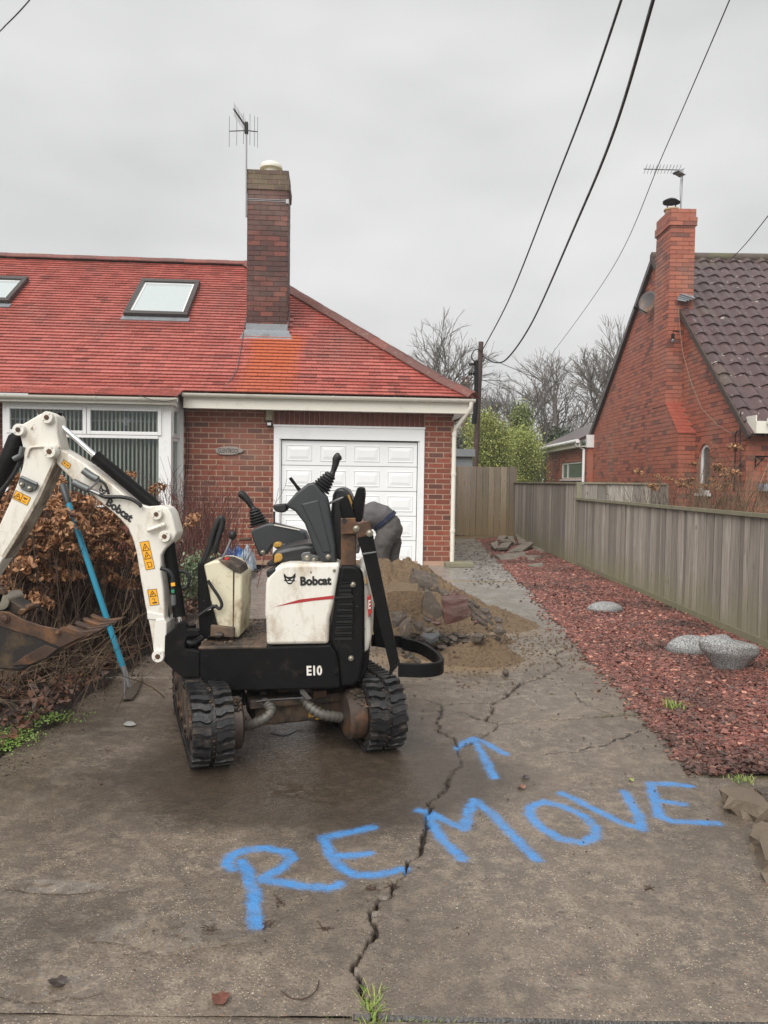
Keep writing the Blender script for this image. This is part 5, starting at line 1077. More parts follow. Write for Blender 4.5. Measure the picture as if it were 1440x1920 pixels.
def shrub(u0, u1, vt, Y, label, mat, n, size, seed, name='evergreen_shrub', shape='round', depth=None, clump=.18):
    a, b = at(u0, 900, Y), at(u1, 900, Y); cx = (a.x+b.x)/2; wd = (b.x-a.x)/2; H_ = at((u0+u1)/2, vt, Y).z; dp = depth or wd*.8; rg_ = random.Random(seed); ell = []
    for i in range(16):
        t = rg_.random(); 
        if shape == 'cone': z = H_*t*.93; k = (1-t)**.8; rr = wd*(.15+.5*k); ell.append((cx+rg_.gauss(0, .25)*wd*k, Y+rg_.gauss(0, .25)*dp*k, z, rr, rr, H_*.10))
        else: z = H_*(.15+.68*t); k = math.sqrt(max(.05, 1-(t-.25)**2)); ell.append((cx+rg_.uniform(-.6, .6)*wd*k, Y+rg_.uniform(-.5, .5)*dp, z, wd*.38, dp*.4, H_*.16))
    t = empty(name, (cx, Y, 0), 0, label=label, cat='tree' if shape == 'cone' else 'shrub'); V, F, r_ = leafcloud(ell, n, size, seed, clump); npmesh('crown', V, F, mat, t, attrs={'rnd': ('FACE', r_)}, kind='stuff')
    m = M(); m.tube([(cx, Y, 0), (cx+.05, Y, H_*.7)], [wd*.07, wd*.03], 6); m.build('trunk', barkf, t); return t
shrub(866, 968, 772, 24, 'bright yellow green laurel shrub rising above the gate', LM, 42000, .034, 31)
shrub(935, 1030, 800, 26, 'lighter green bush to the right of the laurel above the fence', LM, 26000, .034, 32)
shrub(925, 1025, 752, 30, 'pointed green conifer behind the laurel shrub', LC, 36000, .05, 33, 'conifer', 'cone')
shrub(1010, 1085, 800, 33, 'dark evergreen beside the neighbour extension roof', LD, 18000, .08, 34, 'dark_conifer', 'round')
shrub(840, 905, 812, 34, 'dark brownish hedge behind the small flat roofed shed', LDk, 14000, .08, 35)
shrub(1060, 1130, 830, 40, 'low dark evergreen far behind the extension roof', LD, 10000, .08, 36)
# far mass of twiggy wood
rg_ = random.Random(4); segs = []
for i in range(5200):
    x = rg_.uniform(4, 30); Y_ = rg_.uniform(52, 64); p = Vector((x, Y_, rg_.uniform(0, 5.2+1.3*math.sin(x*.5)+.8*math.sin(x*1.7)))); d = Vector((rg_.gauss(0, .5), rg_.gauss(0, .3), 1)).normalized()
    for k in range(3): q = p+d*rg_.uniform(.3, .7); segs.append((tuple(p), tuple(q), .03, .02)); p = q; d = (d+Vector((rg_.gauss(0, .4), 0, .0))).normalized()
V, F = tubes_np(segs); npmesh('far_wood', V, F, simple('far_wood', (.10, .085, .07), .9, bs=0), kind='stuff', label='far brown mass of bare twigs between the trees')

# ------------------------------------------------------------------ hydrangea bed at left
TW = simple('brown_twig', (.075, .042, .026), .7, var=.5, sc=3, bs=0); TWR = simple('red_twig', (.11, .032, .022), .6, var=.5, sc=3, bs=0); TWL = simple('pale_twig', (.17, .115, .065), .7, var=.4, sc=3, bs=0)
g = G('dried_petal'); r = g.attr('rnd'); c = g.mix(r, (.20, .085, .035), (.42, .21, .10)); c = g.mix(g.ramp(g.math('FRACT', g.math('MULTIPLY', r, 7.7)), .75, .95), c, (.09, .04, .02)); c = g.mix(g.ramp(g.math('FRACT', g.math('MULTIPLY', r, 17.7)), .9, .95), c, (.56, .34, .18)); PET = g.set(c, .65, Subsurface_Weight=0.0)
def head_mesh(seed, R_=.085, n=120, ps=.021, mat=PET):
    rg_ = np.random.default_rng(seed); d = rg_.normal(size=(n, 3)); d /= np.linalg.norm(d, axis=1, keepdims=True); d[:, 2] = np.abs(d[:, 2])*.9-.25; p = d*R_*rg_.uniform(.55, 1.05, (n, 1))*np.array([[1.1, 1.1, .8]]); V, F, r_ = leafquads(p[:, 0], p[:, 1], p[:, 2], rg_.uniform(.7, 1.3, n)*ps, seed, .9)
    me = bpy.data.meshes.new('flower_head'); me.from_pydata([tuple(q) for q in V], [], [tuple(int(i) for i in f) for f in F]); me.materials.append(mat); a = me.attributes.new('rnd', 'FLOAT', 'FACE'); a.data.foreach_set('value', r_.astype(np.float32)); return me
HEADS = [head_mesh(i+40) for i in range(5)]
def stems(base, n, hmin, hmax, spread, seed, lean=(0, 0), rb=.0045, curve=.3, bx=.25, by=.25, br=2, xmin=-99):
    rg_ = random.Random(seed); segs = []; tips = []
    for i in range(n):
        p = Vector((base[0]+rg_.gauss(0, bx), base[1]+rg_.gauss(0, by), 0.0)); az = rg_.uniform(0, 2*PI); sp = spread*rg_.random()**.7; d = Vector((math.cos(az)*sp+lean[0], math.sin(az)*sp+lean[1], 1)).normalized(); L_ = rg_.uniform(hmin, hmax); k = 7; r_ = rb*rg_.uniform(.6, 1.3); q = p
        for j in range(k):
            d = (d+Vector((rg_.gauss(0, .10), rg_.gauss(0, .10), curve*.1))).normalized(); e = q+d*L_/k; segs.append((tuple(q), tuple(e), r_*(1-.08*j), r_*(1-.08*(j+1)))); q = e
            if j >= 2 and rg_.random() < .22*br:
                dd = (d+Vector((rg_.gauss(0, .55), rg_.gauss(0, .55), .1))).normalized(); w_ = q
                for _ in range(2): w2 = w_+dd*L_*.11*rg_.uniform(.6, 1.2); segs.append((tuple(w_), tuple(w2), r_*.55, r_*.4)); w_ = w2; dd = (dd+Vector((rg_.gauss(0, .2), rg_.gauss(0, .2), .1))).normalized()
                tips.append(w_)
        tips.append(q)
    segs = [q for q in segs if min(q[0][0], q[1][0]) > xmin]; tips = [q for q in tips if q.x > xmin]
    return segs, tips
def bush(name, base, label, n, hmin, hmax, spread, seed, mat, heads=0, zmin=.7, hpred=None, cat='bush', hs=1.0, **k):
    t = empty(name, (base[0], base[1], 0), 0, label=label, cat=cat); segs, tips = stems(base, n, hmin, hmax, spread, seed, **k); V, F = tubes_np(segs, 3); npmesh('stems', V, F, mat, t, kind='stuff')
    rg_ = random.Random(seed); tips = [p for p in tips if p.z > zmin and (hpred is None or hpred(p))]; rg_.shuffle(tips)
    for p in tips[:heads]:
        o = bpy.data.objects.new('flower_head', rg_.choice(HEADS)); link(o, t); s_ = rg_.uniform(.7, 1.25)*hs; o.matrix_local = ROOT[t].inverted() @ (Matrix.Translation(p) @ Matrix.Rotation(rg_.uniform(0, 6), 4, 'Z') @ Matrix.Rotation(rg_.gauss(0, .4), 4, 'X') @ Matrix.Diagonal((s_, s_, s_*rg_.uniform(.8, 1.1), 1)))
    return t
bush('hydrangea_bush', (-2.55, 5.5), 'big hydrangea bush with dried brown flower heads behind the blue tool', 330, .85, 1.22, .45, 51, TW, 230, .5, bx=.35, by=.3)
bush('hydrangea_bush', (-3.4, 6.3), 'hydrangea bush further back at the left edge, under the bay window', 220, .8, 1.2, .45, 52, TW, 170, .5, bx=.4, by=.3)
bush('twiggy_bush', (-2.35, 6.1), 'dense bush of brown twigs without leaves, between the hydrangea and the excavator', 420, .65, 1.0, .42, 53, TW, 10, .7, bx=.32, by=.35)
bush('red_stemmed_shrub', (-2.3, 9.0), 'shrub with bare reddish twigs against the wall left of the excavator seat', 300, .9, 1.4, .35, 54, TWR, 0, 2, bx=.3, by=.3, cat='shrub')
t = bush('tangled_twigs', (-2.35, 4.75), 'low tangle of pale and brown dead twigs at the edge of the bed', 170, .35, .8, 1.3, 55, TWL, 0, 2, bx=.35, by=.35, curve=-1.2, cat='bush', rb=.0035)
bush('tangled_twigs', (-2.75, 4.6), 'tangle of thin dark twigs under the bucket at the left edge', 160, .3, .7, 1.3, 56, TW, 0, 2, bx=.4, by=.35, curve=-1.0, cat='bush', rb=.0035)
# neighbour's dried hydrangea behind the low fence
bush('dry_hydrangea', (4.25, 9.6), 'dried hydrangea with brown heads behind the fence, left of the arched window', 90, .95, 1.6, .38, 57, TW, 22, 1.3, bx=.25, by=.5, hs=.85, xmin=3.3)
bush('dry_twig_hedge', (4.6, 8.6), 'low mass of dead brown twigs showing above the fence at the right edge', 620, .95, 1.62, .45, 58, TWL, 0, 5, bx=.75, by=.9, br=3, cat='hedge', rb=.004, xmin=3.25)
bush('dry_twig_hedge', (3.9, 10.6), 'thin dark twigs above the fence step', 120, .9, 1.45, .4, 59, TW, 0, 5, bx=.25, by=.5, cat='hedge', rb=.004, xmin=3.25)
# lavender like plant by the console
p = gr(358, 1150); V, F, r_ = leafcloud([(p.x-.05, 8.05, .28, .20, .2, .22)], 2600, .022, 61, .05)
t = empty('green_shrub', (p.x-.05, 8.05, 0), 0, label='small grey green plant seen between boom and console', cat='plant'); npmesh('foliage', V, F, leafmat('grey_green', (.10, .16, .07), (.24, .30, .18)), t, attrs={'rnd': ('FACE', r_)}, kind='stuff')
# ------------------------------------------------------------------ mini excavator
DG = empty('mini_excavator', (-.42, 4.05, 0), 0, label='small black and white tracked excavator standing on the wet driveway', cat='excavator')
z1 = lambda x, y: (x/3.273, 740+y/3.273)
z2 = lambda x, y: (280+x/2.483, 1000+y/2.483)
z3 = lambda x, y: (340+x/2.769, 820+y/2.769)
z4 = lambda x, y: (560+x/4.8, 860+y/4.8)
z5 = lambda x, y: (x/6.545, 1080+y/6.545)
def pl(f, pts, Y): return [at(*f(*p), Y) for p in pts]
def part(name, f, pts, Y0, Y1, mat, parent=DG, bevel=.006, smooth=False, **k):
    m = M(); m.prism(pl(f, pts, Y0), (0, Y1-Y0, 0)); return m.build(name, mat, parent, bevel=bevel, smooth=smooth, **k)
def rod(name, a, b, r, mat, parent=DG, n=14, **k): m = M(); m.cyl(a, b, r, n); return m.build(name, mat, parent, smooth=45, **k)
def curve(pts, n=8):
    P = [Vector(p) for p in pts]; out = []
    for i in range(len(P)-1):
        p0, p1, p2, p3 = P[max(i-1, 0)], P[i], P[i+1], P[min(i+2, len(P)-1)]
        for k in range(n): t = k/n; out.append(.5*((2*p1)+(-p0+p2)*t+(2*p0-5*p1+4*p2-p3)*t*t+(-p0+3*p1-3*p2+p3)*t**3))
    return out+[P[-1]]
# --- tracks
TA = R(20)
def track(cx, cy, label, seed):
    F_ = Matrix.Translation((cx, cy, 0)) @ Matrix.Rotation(TA, 4, 'Z')      # x across, y along, near wheel at origin
    RR, LL, W_ = .176, .86, .185; hw = W_/2; rg_ = random.Random(seed)
    def path(s, r_):   # closed stadium; s arc fraction at radius RR
        P = 2*LL+2*PI*RR; s = (s % 1)*P
        if s < LL: return (s, RR+RR-0, 0) if False else (s, RR+r_, PI/2, 0)
        s -= LL
        if s < PI*RR: a = PI/2-s/RR; return (LL+r_*math.cos(a), RR+r_*math.sin(a), a, 1)
        s -= PI*RR
        if s < LL: return (LL-s, RR-r_, -PI/2, 0)
        s -= LL; a = -PI/2-s/RR; return (r_*math.cos(a), RR+r_*math.sin(a), a, 1)
    sag = lambda y, z: z-(.012*math.sin(PI*min(1, max(0, y/LL))) if z > RR*1.5 else 0)
    n_ = 90; m = M(); vs = []
    for i in range(n_):
        yo, zo, a, _ = path(i/n_, RR-.014); yi, zi, a2, _ = path(i/n_, RR-.040)
        for x_ in (-hw, hw): vs.append((x_, yo, sag(yo, zo)+.0))
        for x_ in (-hw, hw): vs.append((x_, yi, sag(yi, zi)))
    fs = []
    for i in range(n_):
        j = (i+1) % n_; A, B = i*4, j*4; fs += [(A, A+1, B+1, B), (A+2, B+2, B+3, A+3), (A, B, B+2, A+2), (A+1, A+3, B+3, B+1)]
    m.xf = F_; m.add(vs, fs); tk = m.build('track', MT['track'], DG, smooth=40, label=label)
    key = 'tread'; 
    # chevron tread block mesh
    def blk(sg):
        w0, w1 = .012, hw+.004; h_ = .020; l = .019; q = [(w0, -l), (w0+.022, -l-.003), (w1*.62, -l*.3), (w1, -l*.3), (w1, l*1.35), (w1*.62, l*1.35), (w0+.020, l*.9), (w0, l*.9)]
        vs = [(sg*x, y, -.004) for x, y in q]+[(sg*(x*(.97 if x > .05 else 1)), y*.80, h_) for x, y in q]; k = len(q); fs = [tuple(range(k, 2*k))]+[(i, (i+1) % k, (i+1) % k+k, i+k) for i in range(k)]
        if sg < 0: fs = [tuple(reversed(f)) for f in fs]
        me = bpy.data.meshes.new('tread_block'); me.from_pydata(vs, [], fs); me.materials.append(MT['track']); return me
    BL = {1: blk(1), -1: blk(-1)}; NB = 52; inv = ROOT[DG].inverted()
    for i in range(NB):
        for sg in (1, -1):
            y, z, a, _ = path((i+(.5 if sg < 0 else 0))/NB, RR-.014); z = sag(y, z)
            o = bpy.data.objects.new('tread_block', BL[sg]); link(o, tk)
            o.matrix_local = inv @ F_ @ Matrix.Translation((0, y, z)) @ Matrix.Rotation(a-PI/2, 4, 'X')
    for yy_, rr_ in ((0, .125), (.26, .055), (.46, .055), (.66, .055), (LL, .125)):
        zc = RR if rr_ > .1 else .040+.055
        m = M(F_); m.cyl((-hw+.01, yy_, zc), (hw-.01, yy_, zc), rr_, 20); m.build('wheel', MT['muddy'], tk, smooth=40)
        m = M(F_); m.cyl((-hw-.004, yy_, zc), (-hw+.02, yy_, zc), rr_*.45, 12); m.build('wheel_cap', MT['hubsteel'], tk, smooth=40)
    M(F_).box(-hw+.03, hw-.01, .10, LL-.08, .10, .26).box(-hw+.01, -hw+.05, .08, LL-.06, .14, .24).build('side_frame', MT['muddy'], tk, bevel=.01)
    # mud packed along the groove and sides
    rs = np.random.default_rng(seed); n = 700; P = [path(t, RR-.014+rs.uniform(0, .01)) for t in rs.random(n)]; xx = np.where(rs.random(n) < .55, rs.normal(0, .008, n), np.where(rs.random(n) < .7, -hw+rs.normal(.006, .01, n), rs.uniform(-hw, hw, n))); pts = np.array([tuple(F_ @ Vector((x_, p[0], sag(p[0], p[1])))) for x_, p in zip(xx, P)])
    rocks('mud', pts[:, 0], pts[:, 1], pts[:, 2], rs.uniform(.004, .010, n), MT['muddy'], seed=seed, parent=tk, kind='stuff')
    return F_, RR, LL, hw
def hub(F_, x0, x1, lb):
    m = M(F_); m.tube([(x0, 0, .176), (x0+(x1-x0)*.8, 0, .176), (x1, 0, .176), (x1+(x1-x0)*.02, 0, .176)], [.118, .118, .100, .0], 28); h_ = m.build('drive_motor', MT['hubsteel'], DG, smooth=30, label=lb)
    return h_
TL, RR_, LL_, HW_ = track(-.815, 3.50, 'left track standing nearest the viewer', 71)
TR, _, _, _ = track(-.015, 3.75, 'right track with mud in the grooves', 72)
hub(TL, HW_+.0, HW_+.060, 'muddy steel drive motor inside the left track'); hub(TR, -HW_, -HW_-.085, 'big muddy steel drive motor inside the right track')
# clods on hubs
for F_, x in ((TR, -HW_-.03), (TL, HW_+.02)):
    rs = np.random.default_rng(int(x*1000) % 97); n = 260; a = rs.normal(1.35, .45, n); pts = np.array([tuple(F_ @ Vector((x+rs.uniform(-.03, .03), .122*math.cos(q), .176+.122*math.sin(q)))) for q in a]); rocks('mud', pts[:, 0], pts[:, 1], pts[:, 2], rs.uniform(.006, .016, n), MT['muddy'], seed=5, parent=DG, kind='stuff')
# undercarriage between the tracks
UC = Matrix.Translation((-.40, 3.98, 0)) @ Matrix.Rotation(TA, 4, 'Z')
m = M(UC); m.box(-.31, .31, -.16, .12, .10, .235); uc = m.build('undercarriage', MT['muddy'], DG, bevel=.012)
M(UC).box(-.34, .34, -.19, -.10, .20, .245).build('cross_beam', MT['muddy'], uc, bevel=.006)
M(UC).box(-.02, .05, -.21, -.155, .235, .27).build('hose_clamp', MT['rust'], uc, bevel=.004)
m = M(); m.cyl((-.42, 4.03, .22), (-.42, 4.03, .36), .20, 28); m.build('slew_ring', MT['muddy'], DG, smooth=40)
m = M(UC); text_M(m, 'LJ', (-.035, -.165, .125), (.03, -.165, .125), (0, 0, .05), .02); m.build('stencil', MT['foam'], uc)
part('blade_arm', z2, [(320, 738), (425, 738), (455, 800), (350, 812)], 3.72, 3.80, MT['blk'], bevel=.004)
def spiral(pts, r, nm='spiral_hose'):
    P = curve(pts, 14); m = M(); m.tube(P, r, 12); h_ = m.build(nm, MT['hose'], DG, smooth=50); k = 0; q = M(); L_ = 0
    for i in range(1, len(P)-1):
        L_ += (P[i]-P[i-1]).length
        if L_ > .021: L_ = 0; d = (P[i+1]-P[i-1]).normalized()*.0065; q = M(); q.tube([P[i]-d, P[i]+d], r*1.17, 12); q.build('hose_coil', MT['hose'], h_, smooth=50)
spiral([at(*z2(420, 905), 3.62), at(*z2(490, 885), 3.60), at(*z2(545, 858), 3.60), at(*z2(568, 822), 3.63), at(*z2(540, 790), 3.7), at(*z2(515, 800), 3.8)], .0215)
spiral([at(*z2(720, 765), 3.74), at(*z2(745, 805), 3.70), at(*z2(800, 842), 3.68), at(*z2(860, 853), 3.70), at(*z2(895, 858), 3.72)], .0225)
m = M(); m.tube(curve([at(*z2(500, 785), 3.66), at(*z2(560, 778), 3.66), at(*z2(640, 772), 3.66), at(*z2(715, 768), 3.66)]), .006, 6); m.build('brake_pipe', MT['rubber'], DG)
m = M(); m.tube(curve([at(*z2(570, 930), 3.7), at(*z2(630, 940), 3.68), at(*z2(690, 915), 3.7)]), .008, 6); m.build('loose_hose', MT['rubber'], DG)
part('bracket', z2, [(700, 722), (715, 722), (755, 770), (735, 775), (703, 745)], 3.68, 3.69, MT['hose'], bevel=0)
part('grease_cap', z2, [(515, 735), (540, 735), (552, 765), (510, 765)], 3.80, 3.86, MT['muddy'])
# --- body: skirt, floor, engine covers
YN, YF = 3.66, 4.40
part('lower_panel', z2, [(232, 532), (545, 527), (843, 518), (872, 560), (886, 640), (889, 722), (700, 729), (300, 738), (246, 716), (232, 650)], YN, YN+.05, MT['blk'], bevel=.012, seg=3)
part('chassis', z2, [(246, 545), (980, 530), (985, 640), (960, 690), (880, 712), (300, 728), (250, 700)], YN+.052, YF-.04, MT['blk'], bevel=.01)
part('far_panel', z2, [(232, 532), (860, 532), (880, 712), (300, 728), (232, 650)], YF-.035, YF, MT['blk'])
m = M(); P = pl(z2, [(228, 528), (546, 523), (546, 537), (228, 542)], YN-.004); m.prism(P, (0, YF-YN, 0)); m.build('floor_plate', MT['muddy'], DG, bevel=.004)
rs = np.random.default_rng(6); n = 420; p0 = at(*z2(240, 526), YN); p1 = at(*z2(540, 522), YN); rocks('mud', p0.x+.02+(p1.x-p0.x-.04)*rs.random(n), YN+.03+(YF-YN-.05)*rs.random(n)**.7, np.full(n, p0.z+.004), rs.uniform(.004, .016, n), MT['muddy'], seed=8, parent=DG, kind='stuff')
eng = part('engine_cover', z2, [(541, 395), (536, 380), (541, 235), (552, 196), (598, 152), (640, 142), (888, 139), (869, 250), (857, 330), (838, 400), (834, 517), (545, 521)], YN-.006, YN+.16, MT['white'], bevel=.018, seg=3, smooth=40)
part('engine_cover_rear', z2, [(545, 395), (545, 240), (556, 200), (600, 158), (640, 148), (885, 145), (838, 400), (834, 512), (548, 515)], YN+.165, YF-.02, MT['white'], bevel=.018)
rear = part('side_grille', z2, [(891, 150), (940, 148), (975, 158), (992, 185), (1000, 240), (1002, 560), (990, 650), (978, 690), (955, 708), (892, 717), (887, 640), (874, 560), (846, 512), (842, 470), (862, 330), (872, 255)], YN+.002, YN+.12, MT['blk'], bevel=.016, seg=3, smooth=40)
cw = part('counterweight', z2, [(965, 165), (1003, 162), (1012, 200), (1032, 330), (1035, 480), (1022, 540), (1004, 562), (965, 570)], YN+.045, YF-.03, MT['white'], bevel=.03, seg=3, smooth=40)
part('counterweight_base', z2, [(965, 572), (1004, 564), (1020, 545), (1022, 600), (1008, 650), (992, 680), (965, 690)], YN+.045, YF-.03, MT['blk'], bevel=.02, seg=3)
part('rear_badge', z2, [(1014, 295), (1031, 285), (1036, 370), (1020, 392)], YN+.030, YN+.05, MT['redbadge'], cw, bevel=.003)
m = M(); text_M(m, 'E', at(*z2(1020, 352), YN+.029), at(*z2(1031, 348), YN+.029), at(*z2(1020, 312), YN+.029)-at(*z2(1020, 352), YN+.029), .02); m.build('badge_letter', MT['inkwhite'], cw)
part('warning_sticker', z2, [(1003, 205), (1009, 205), (1011, 232), (1005, 235)], YN+.035, YN+.05, MT['sticker'], cw, bevel=0)
# grille slots and bolts
for (ya, xa, xb) in [(232, 888, 940), (252, 884, 940), (272, 882, 942), (318, 876, 948), (345, 872, 948), (372, 870, 948), (399, 868, 947), (426, 866, 946), (452, 862, 945), (478, 858, 944)]:
    q = M(); q.prism(pl(z2, [(xa, ya+5), (xa+10, ya-3), (xb, ya-4), (xb+2, ya+1), (xb, ya+4), (xa+12, ya+5), (xa+2, ya+10)], YN-.012), (0, .016, 0)); q.build('grille_slat', MT['blk'], rear, bevel=.002)
    q = M(); q.prism(pl(z2, [(xa+4, ya+6), (xb-2, ya+5), (xb-2, ya+17), (xa, ya+17)], YN-.001), (0, .004, 0)); q.build('grille_slot', MT['ink'], rear)
part('groove', z2, [(862, 296), (948, 290), (948, 298), (862, 304)], YN-.001, YN+.003, MT['ink'], rear, bevel=0)
def bolt(f, x, y, Y, r, par, mat='bolt'):
    c_ = at(*f(x, y), Y); m = M(); m.tube([c_+Vector((0, .01, 0)), c_+Vector((0, -.004, 0)), c_+Vector((0, -.0041, 0)), c_+Vector((0, -.010, 0)), c_+Vector((0, -.0125, 0))], [r*1.35, r*1.35, r, r*.9, r*.4], 14); m.build('bolt', MT[mat], par, smooth=30)
bolt(z2, 948, 238, YN-.002, .010, rear); bolt(z2, 939, 581, YN-.002, .010, rear); bolt(z2, 868, 648, YN-.002, .008, DG, 'blk'); bolt(z2, 861, 172, YN-.008, .006, eng)
# lettering, stripe, logo
def lettering(nm, s, f, a, b, c_, Y, mat, par, bold=.02):
    m = M(); A, B, T = at(*f(*a), Y), at(*f(*b), Y), at(*f(*c_), Y); text_M(m, s, A, B, T-A, bold); return m.build(nm, mat, par)
lettering('maker_lettering', 'Bobcat', z2, (703, 241), (848, 237), (702, 201), YN-.0075, MT['ink'], eng, .045)
lettering('model_lettering', 'E10', z2, (733, 660), (805, 658), (732, 616), YN-.001, MT['inkwhite'], DG, .035)
def flat(nm, f, pts, Y, mat, par): m = M(); m.add(pl(f, pts, Y), [tuple(range(len(pts)))]); return m.build(nm, mat, par)
flat('red_stripe', z2, [(580, 343), (700, 308), (860, 289), (857, 305), (760, 314), (650, 330)], YN-.0075, MT['red'], eng)
def cathead(f, cx, cy, s, Y, par, rot=0, name='animal_emblem'):
    sh = [(-28, -30), (-25, -20), (-14, -14), (0, -12), (14, -14), (24, -20), (27, -31), (28, -12), (22, -2), (26, 6), (18, 9), (12, 18), (4, 22), (-5, 22), (-12, 17), (-18, 8), (-27, 6), (-22, -3), (-27, -12)]
    c_, s_ = math.cos(rot), math.sin(rot); T = lambda p: (cx+(p[0]*c_-p[1]*s_)*s, cy+(p[0]*s_+p[1]*c_)*s)
    m = M(); P = [T(p) for p in sh]; V = pl(f, P, Y); c0 = at(*f(*T((0, 0))), Y); m.add(V+[c0], [(i, (i+1) % len(V), len(V)) for i in range(len(V))]); m.build(name, MT['ink'], par)
    for ey in ([(-16, -6), (-5, 0), (-7, 3), (-14, 0)], [(6, 0), (17, -6), (15, 0), (8, 3)], [(-12, 10), (-3, 8), (4, 8), (12, 10), (4, 15), (-4, 15)]):
        m = M(); m.add(pl(f, [T(p) for p in ey], Y-.0008), [tuple(range(len(ey)))]); m.build('emblem_light', MT['inkwhite'], par)
cathead(z2, 653, 215, 1.0, YN-.0075, eng)
part('filler_pocket', z2, [(543, 175), (575, 160), (598, 172), (590, 190), (558, 212), (545, 200)], YN-.004, YN+.10, MT['rubber'], bevel=.008)
# --- front console
YC = 3.80
part('console_front', z3, [(84, 655), (105, 648), (112, 662), (150, 850), (190, 990), (190, 1046), (94, 1048), (86, 900)], YC, YC+.30, MT['blk'], bevel=.006)
cs = part('console', z3, [(113, 662), (170, 640), (215, 640), (262, 655), (317, 712), (313, 880), (300, 1042), (282, 1042), (192, 1005), (150, 850)], YC+.01, YC+.29, MT['cream'], bevel=.012, seg=3, smooth=40)
flat('console_seam', z3, [(268, 690), (276, 692), (272, 1030), (266, 1028)], YC+.0085, MT['muddy'], cs)
part('console_top', z3, [(190, 636), (235, 640), (300, 672), (312, 706), (275, 700), (210, 655)], YC-.002, YC+.20, MT['muddy'], cs, bevel=.004)
m = M(); m.tube(curve(pl(z3, [(112, 655), (140, 590), (165, 500), (190, 440), (208, 418), (212, 450), (196, 510), (178, 570)], YC+.03)), .016, 10); m.build('grab_handle', MT['rubber'], DG, smooth=60)
m = M(); m.tube(curve(pl(z3, [(172, 600), (183, 560), (192, 520), (198, 512)], YC+.16)), .016, 8); m.build('grab_handle', MT['rubber'], DG, smooth=60)
m = M(); m.tube(pl(z3, [(202, 650), (232, 590), (262, 520)], YC+.04), [.006, .006, .006], 8); lv = m.build('blade_lever', MT['steel'], DG, smooth=60); m = M(); m.ball(at(*z3(266, 508), YC+.04), .021, 12, (1, 1, 1.2)); m.build('knob', MT['rubber'], lv, smooth=True)
m = M(); m.ball(at(*z3(236, 632), YC+.05), .016, 10, (1, 1, .7)); m.build('red_button', MT['redbadge'], DG, smooth=True)
m = M(); m.tube(curve(pl(z3, [(138, 742), (155, 770), (195, 830), (210, 868), (198, 890), (172, 876), (140, 892), (92, 925)], YC-.03)), .0085, 8); m.build('foot_rail', MT['rubber'], DG, smooth=60)
part('step_plate', z3, [(92, 910), (180, 868), (190, 880), (98, 928)], YC-.035, YC-.02, MT['blk'], bevel=.002); flat('step_sticker', z3, [(120, 902), (152, 887), (154, 892), (122, 907)], YC-.0365, MT['inkwhite'], DG)
part('pedal', z3, [(152, 975), (275, 990), (272, 1040), (150, 1035)], YC-.04, YC-.01, MT['muddy'], bevel=.004); m = M(); m.ball(at(*z3(195, 1025), YC-.045), .02, 8, (1.4, 1, .8)); m.build('pedal_pivot', MT['muddy'], DG, smooth=True)
m = M(); m.cyl(at(*z3(300, 945), YC+.2), at(*z3(340, 946), YC+.2), .006, 6); m.build('red_pin', MT['redbadge'], DG)
# --- seat
SY0, SY1 = 3.78, 4.18
st = part('seat_cushion', z3, [(468, 620), (476, 590), (500, 580), (560, 566), (640, 552), (700, 552), (720, 600), (716, 640), (600, 650), (480, 655)], SY0, SY1, MT['vinyl'], bevel=.03, seg=4, smooth=50)
part('torn_foam', z3, [(480, 655), (482, 612), (500, 600), (522, 604), (528, 630), (512, 645)], SY0-.006, SY0+.05, MT['foam'], st, bevel=.008)
part('torn_foam', z3, [(474, 565), (484, 546), (506, 545), (524, 556), (518, 570), (486, 574)], SY1-.06, SY1+.0, MT['foam'], st, bevel=.006)
part('seat_far_edge', z3, [(478, 575), (500, 560), (540, 548), (660, 545), (690, 560), (690, 590), (560, 600)], SY1-.05, SY1+.01, MT['vinyl'], st, bevel=.012)
part('seat_base', z3, [(440, 650), (720, 640), (730, 665), (450, 672)], SY0+.02, SY1, MT['black_gap'])
bk = part('seat_back', z3, [(778, 560), (776, 380), (785, 300), (800, 268), (835, 258), (865, 275), (882, 310), (905, 430), (900, 620), (820, 640), (790, 620)], SY0+.05, SY1, MT['vinyl'], bevel=.04, seg=4, smooth=50)
part('seat_shell', z3, [(884, 350), (915, 258), (948, 262), (952, 300), (936, 440), (905, 440)], SY0+.02, SY0+.30, MT['blk'], bevel=.008)
part('foam_strip', z3, [(862, 300), (872, 298), (900, 372), (902, 412), (893, 400)], SY0+.03, SY0+.06, MT['foam'], bk, bevel=.002)
part('arm_frame', z3, [(818, 345), (830, 310), (850, 300), (868, 320), (902, 412), (890, 420), (832, 418)], SY0-.01, SY0+.02, MT['blk'])
m = M(); m.tube(pl(z3, [(758, 348), (800, 328), (842, 312)], SY0-.005), .006, 6); m.build('arm_link', MT['steel'], DG)
sl_ = part('seat_slider', z3, [(620, 612), (632, 598), (668, 594), (678, 608), (712, 615), (716, 648), (628, 645)], SY0-.03, SY0-.01, MT['greymetal'], bevel=.004)
bolt(z3, 654, 625, SY0-.034, .012, sl_); bolt(z3, 690, 634, SY0-.034, .008, sl_)
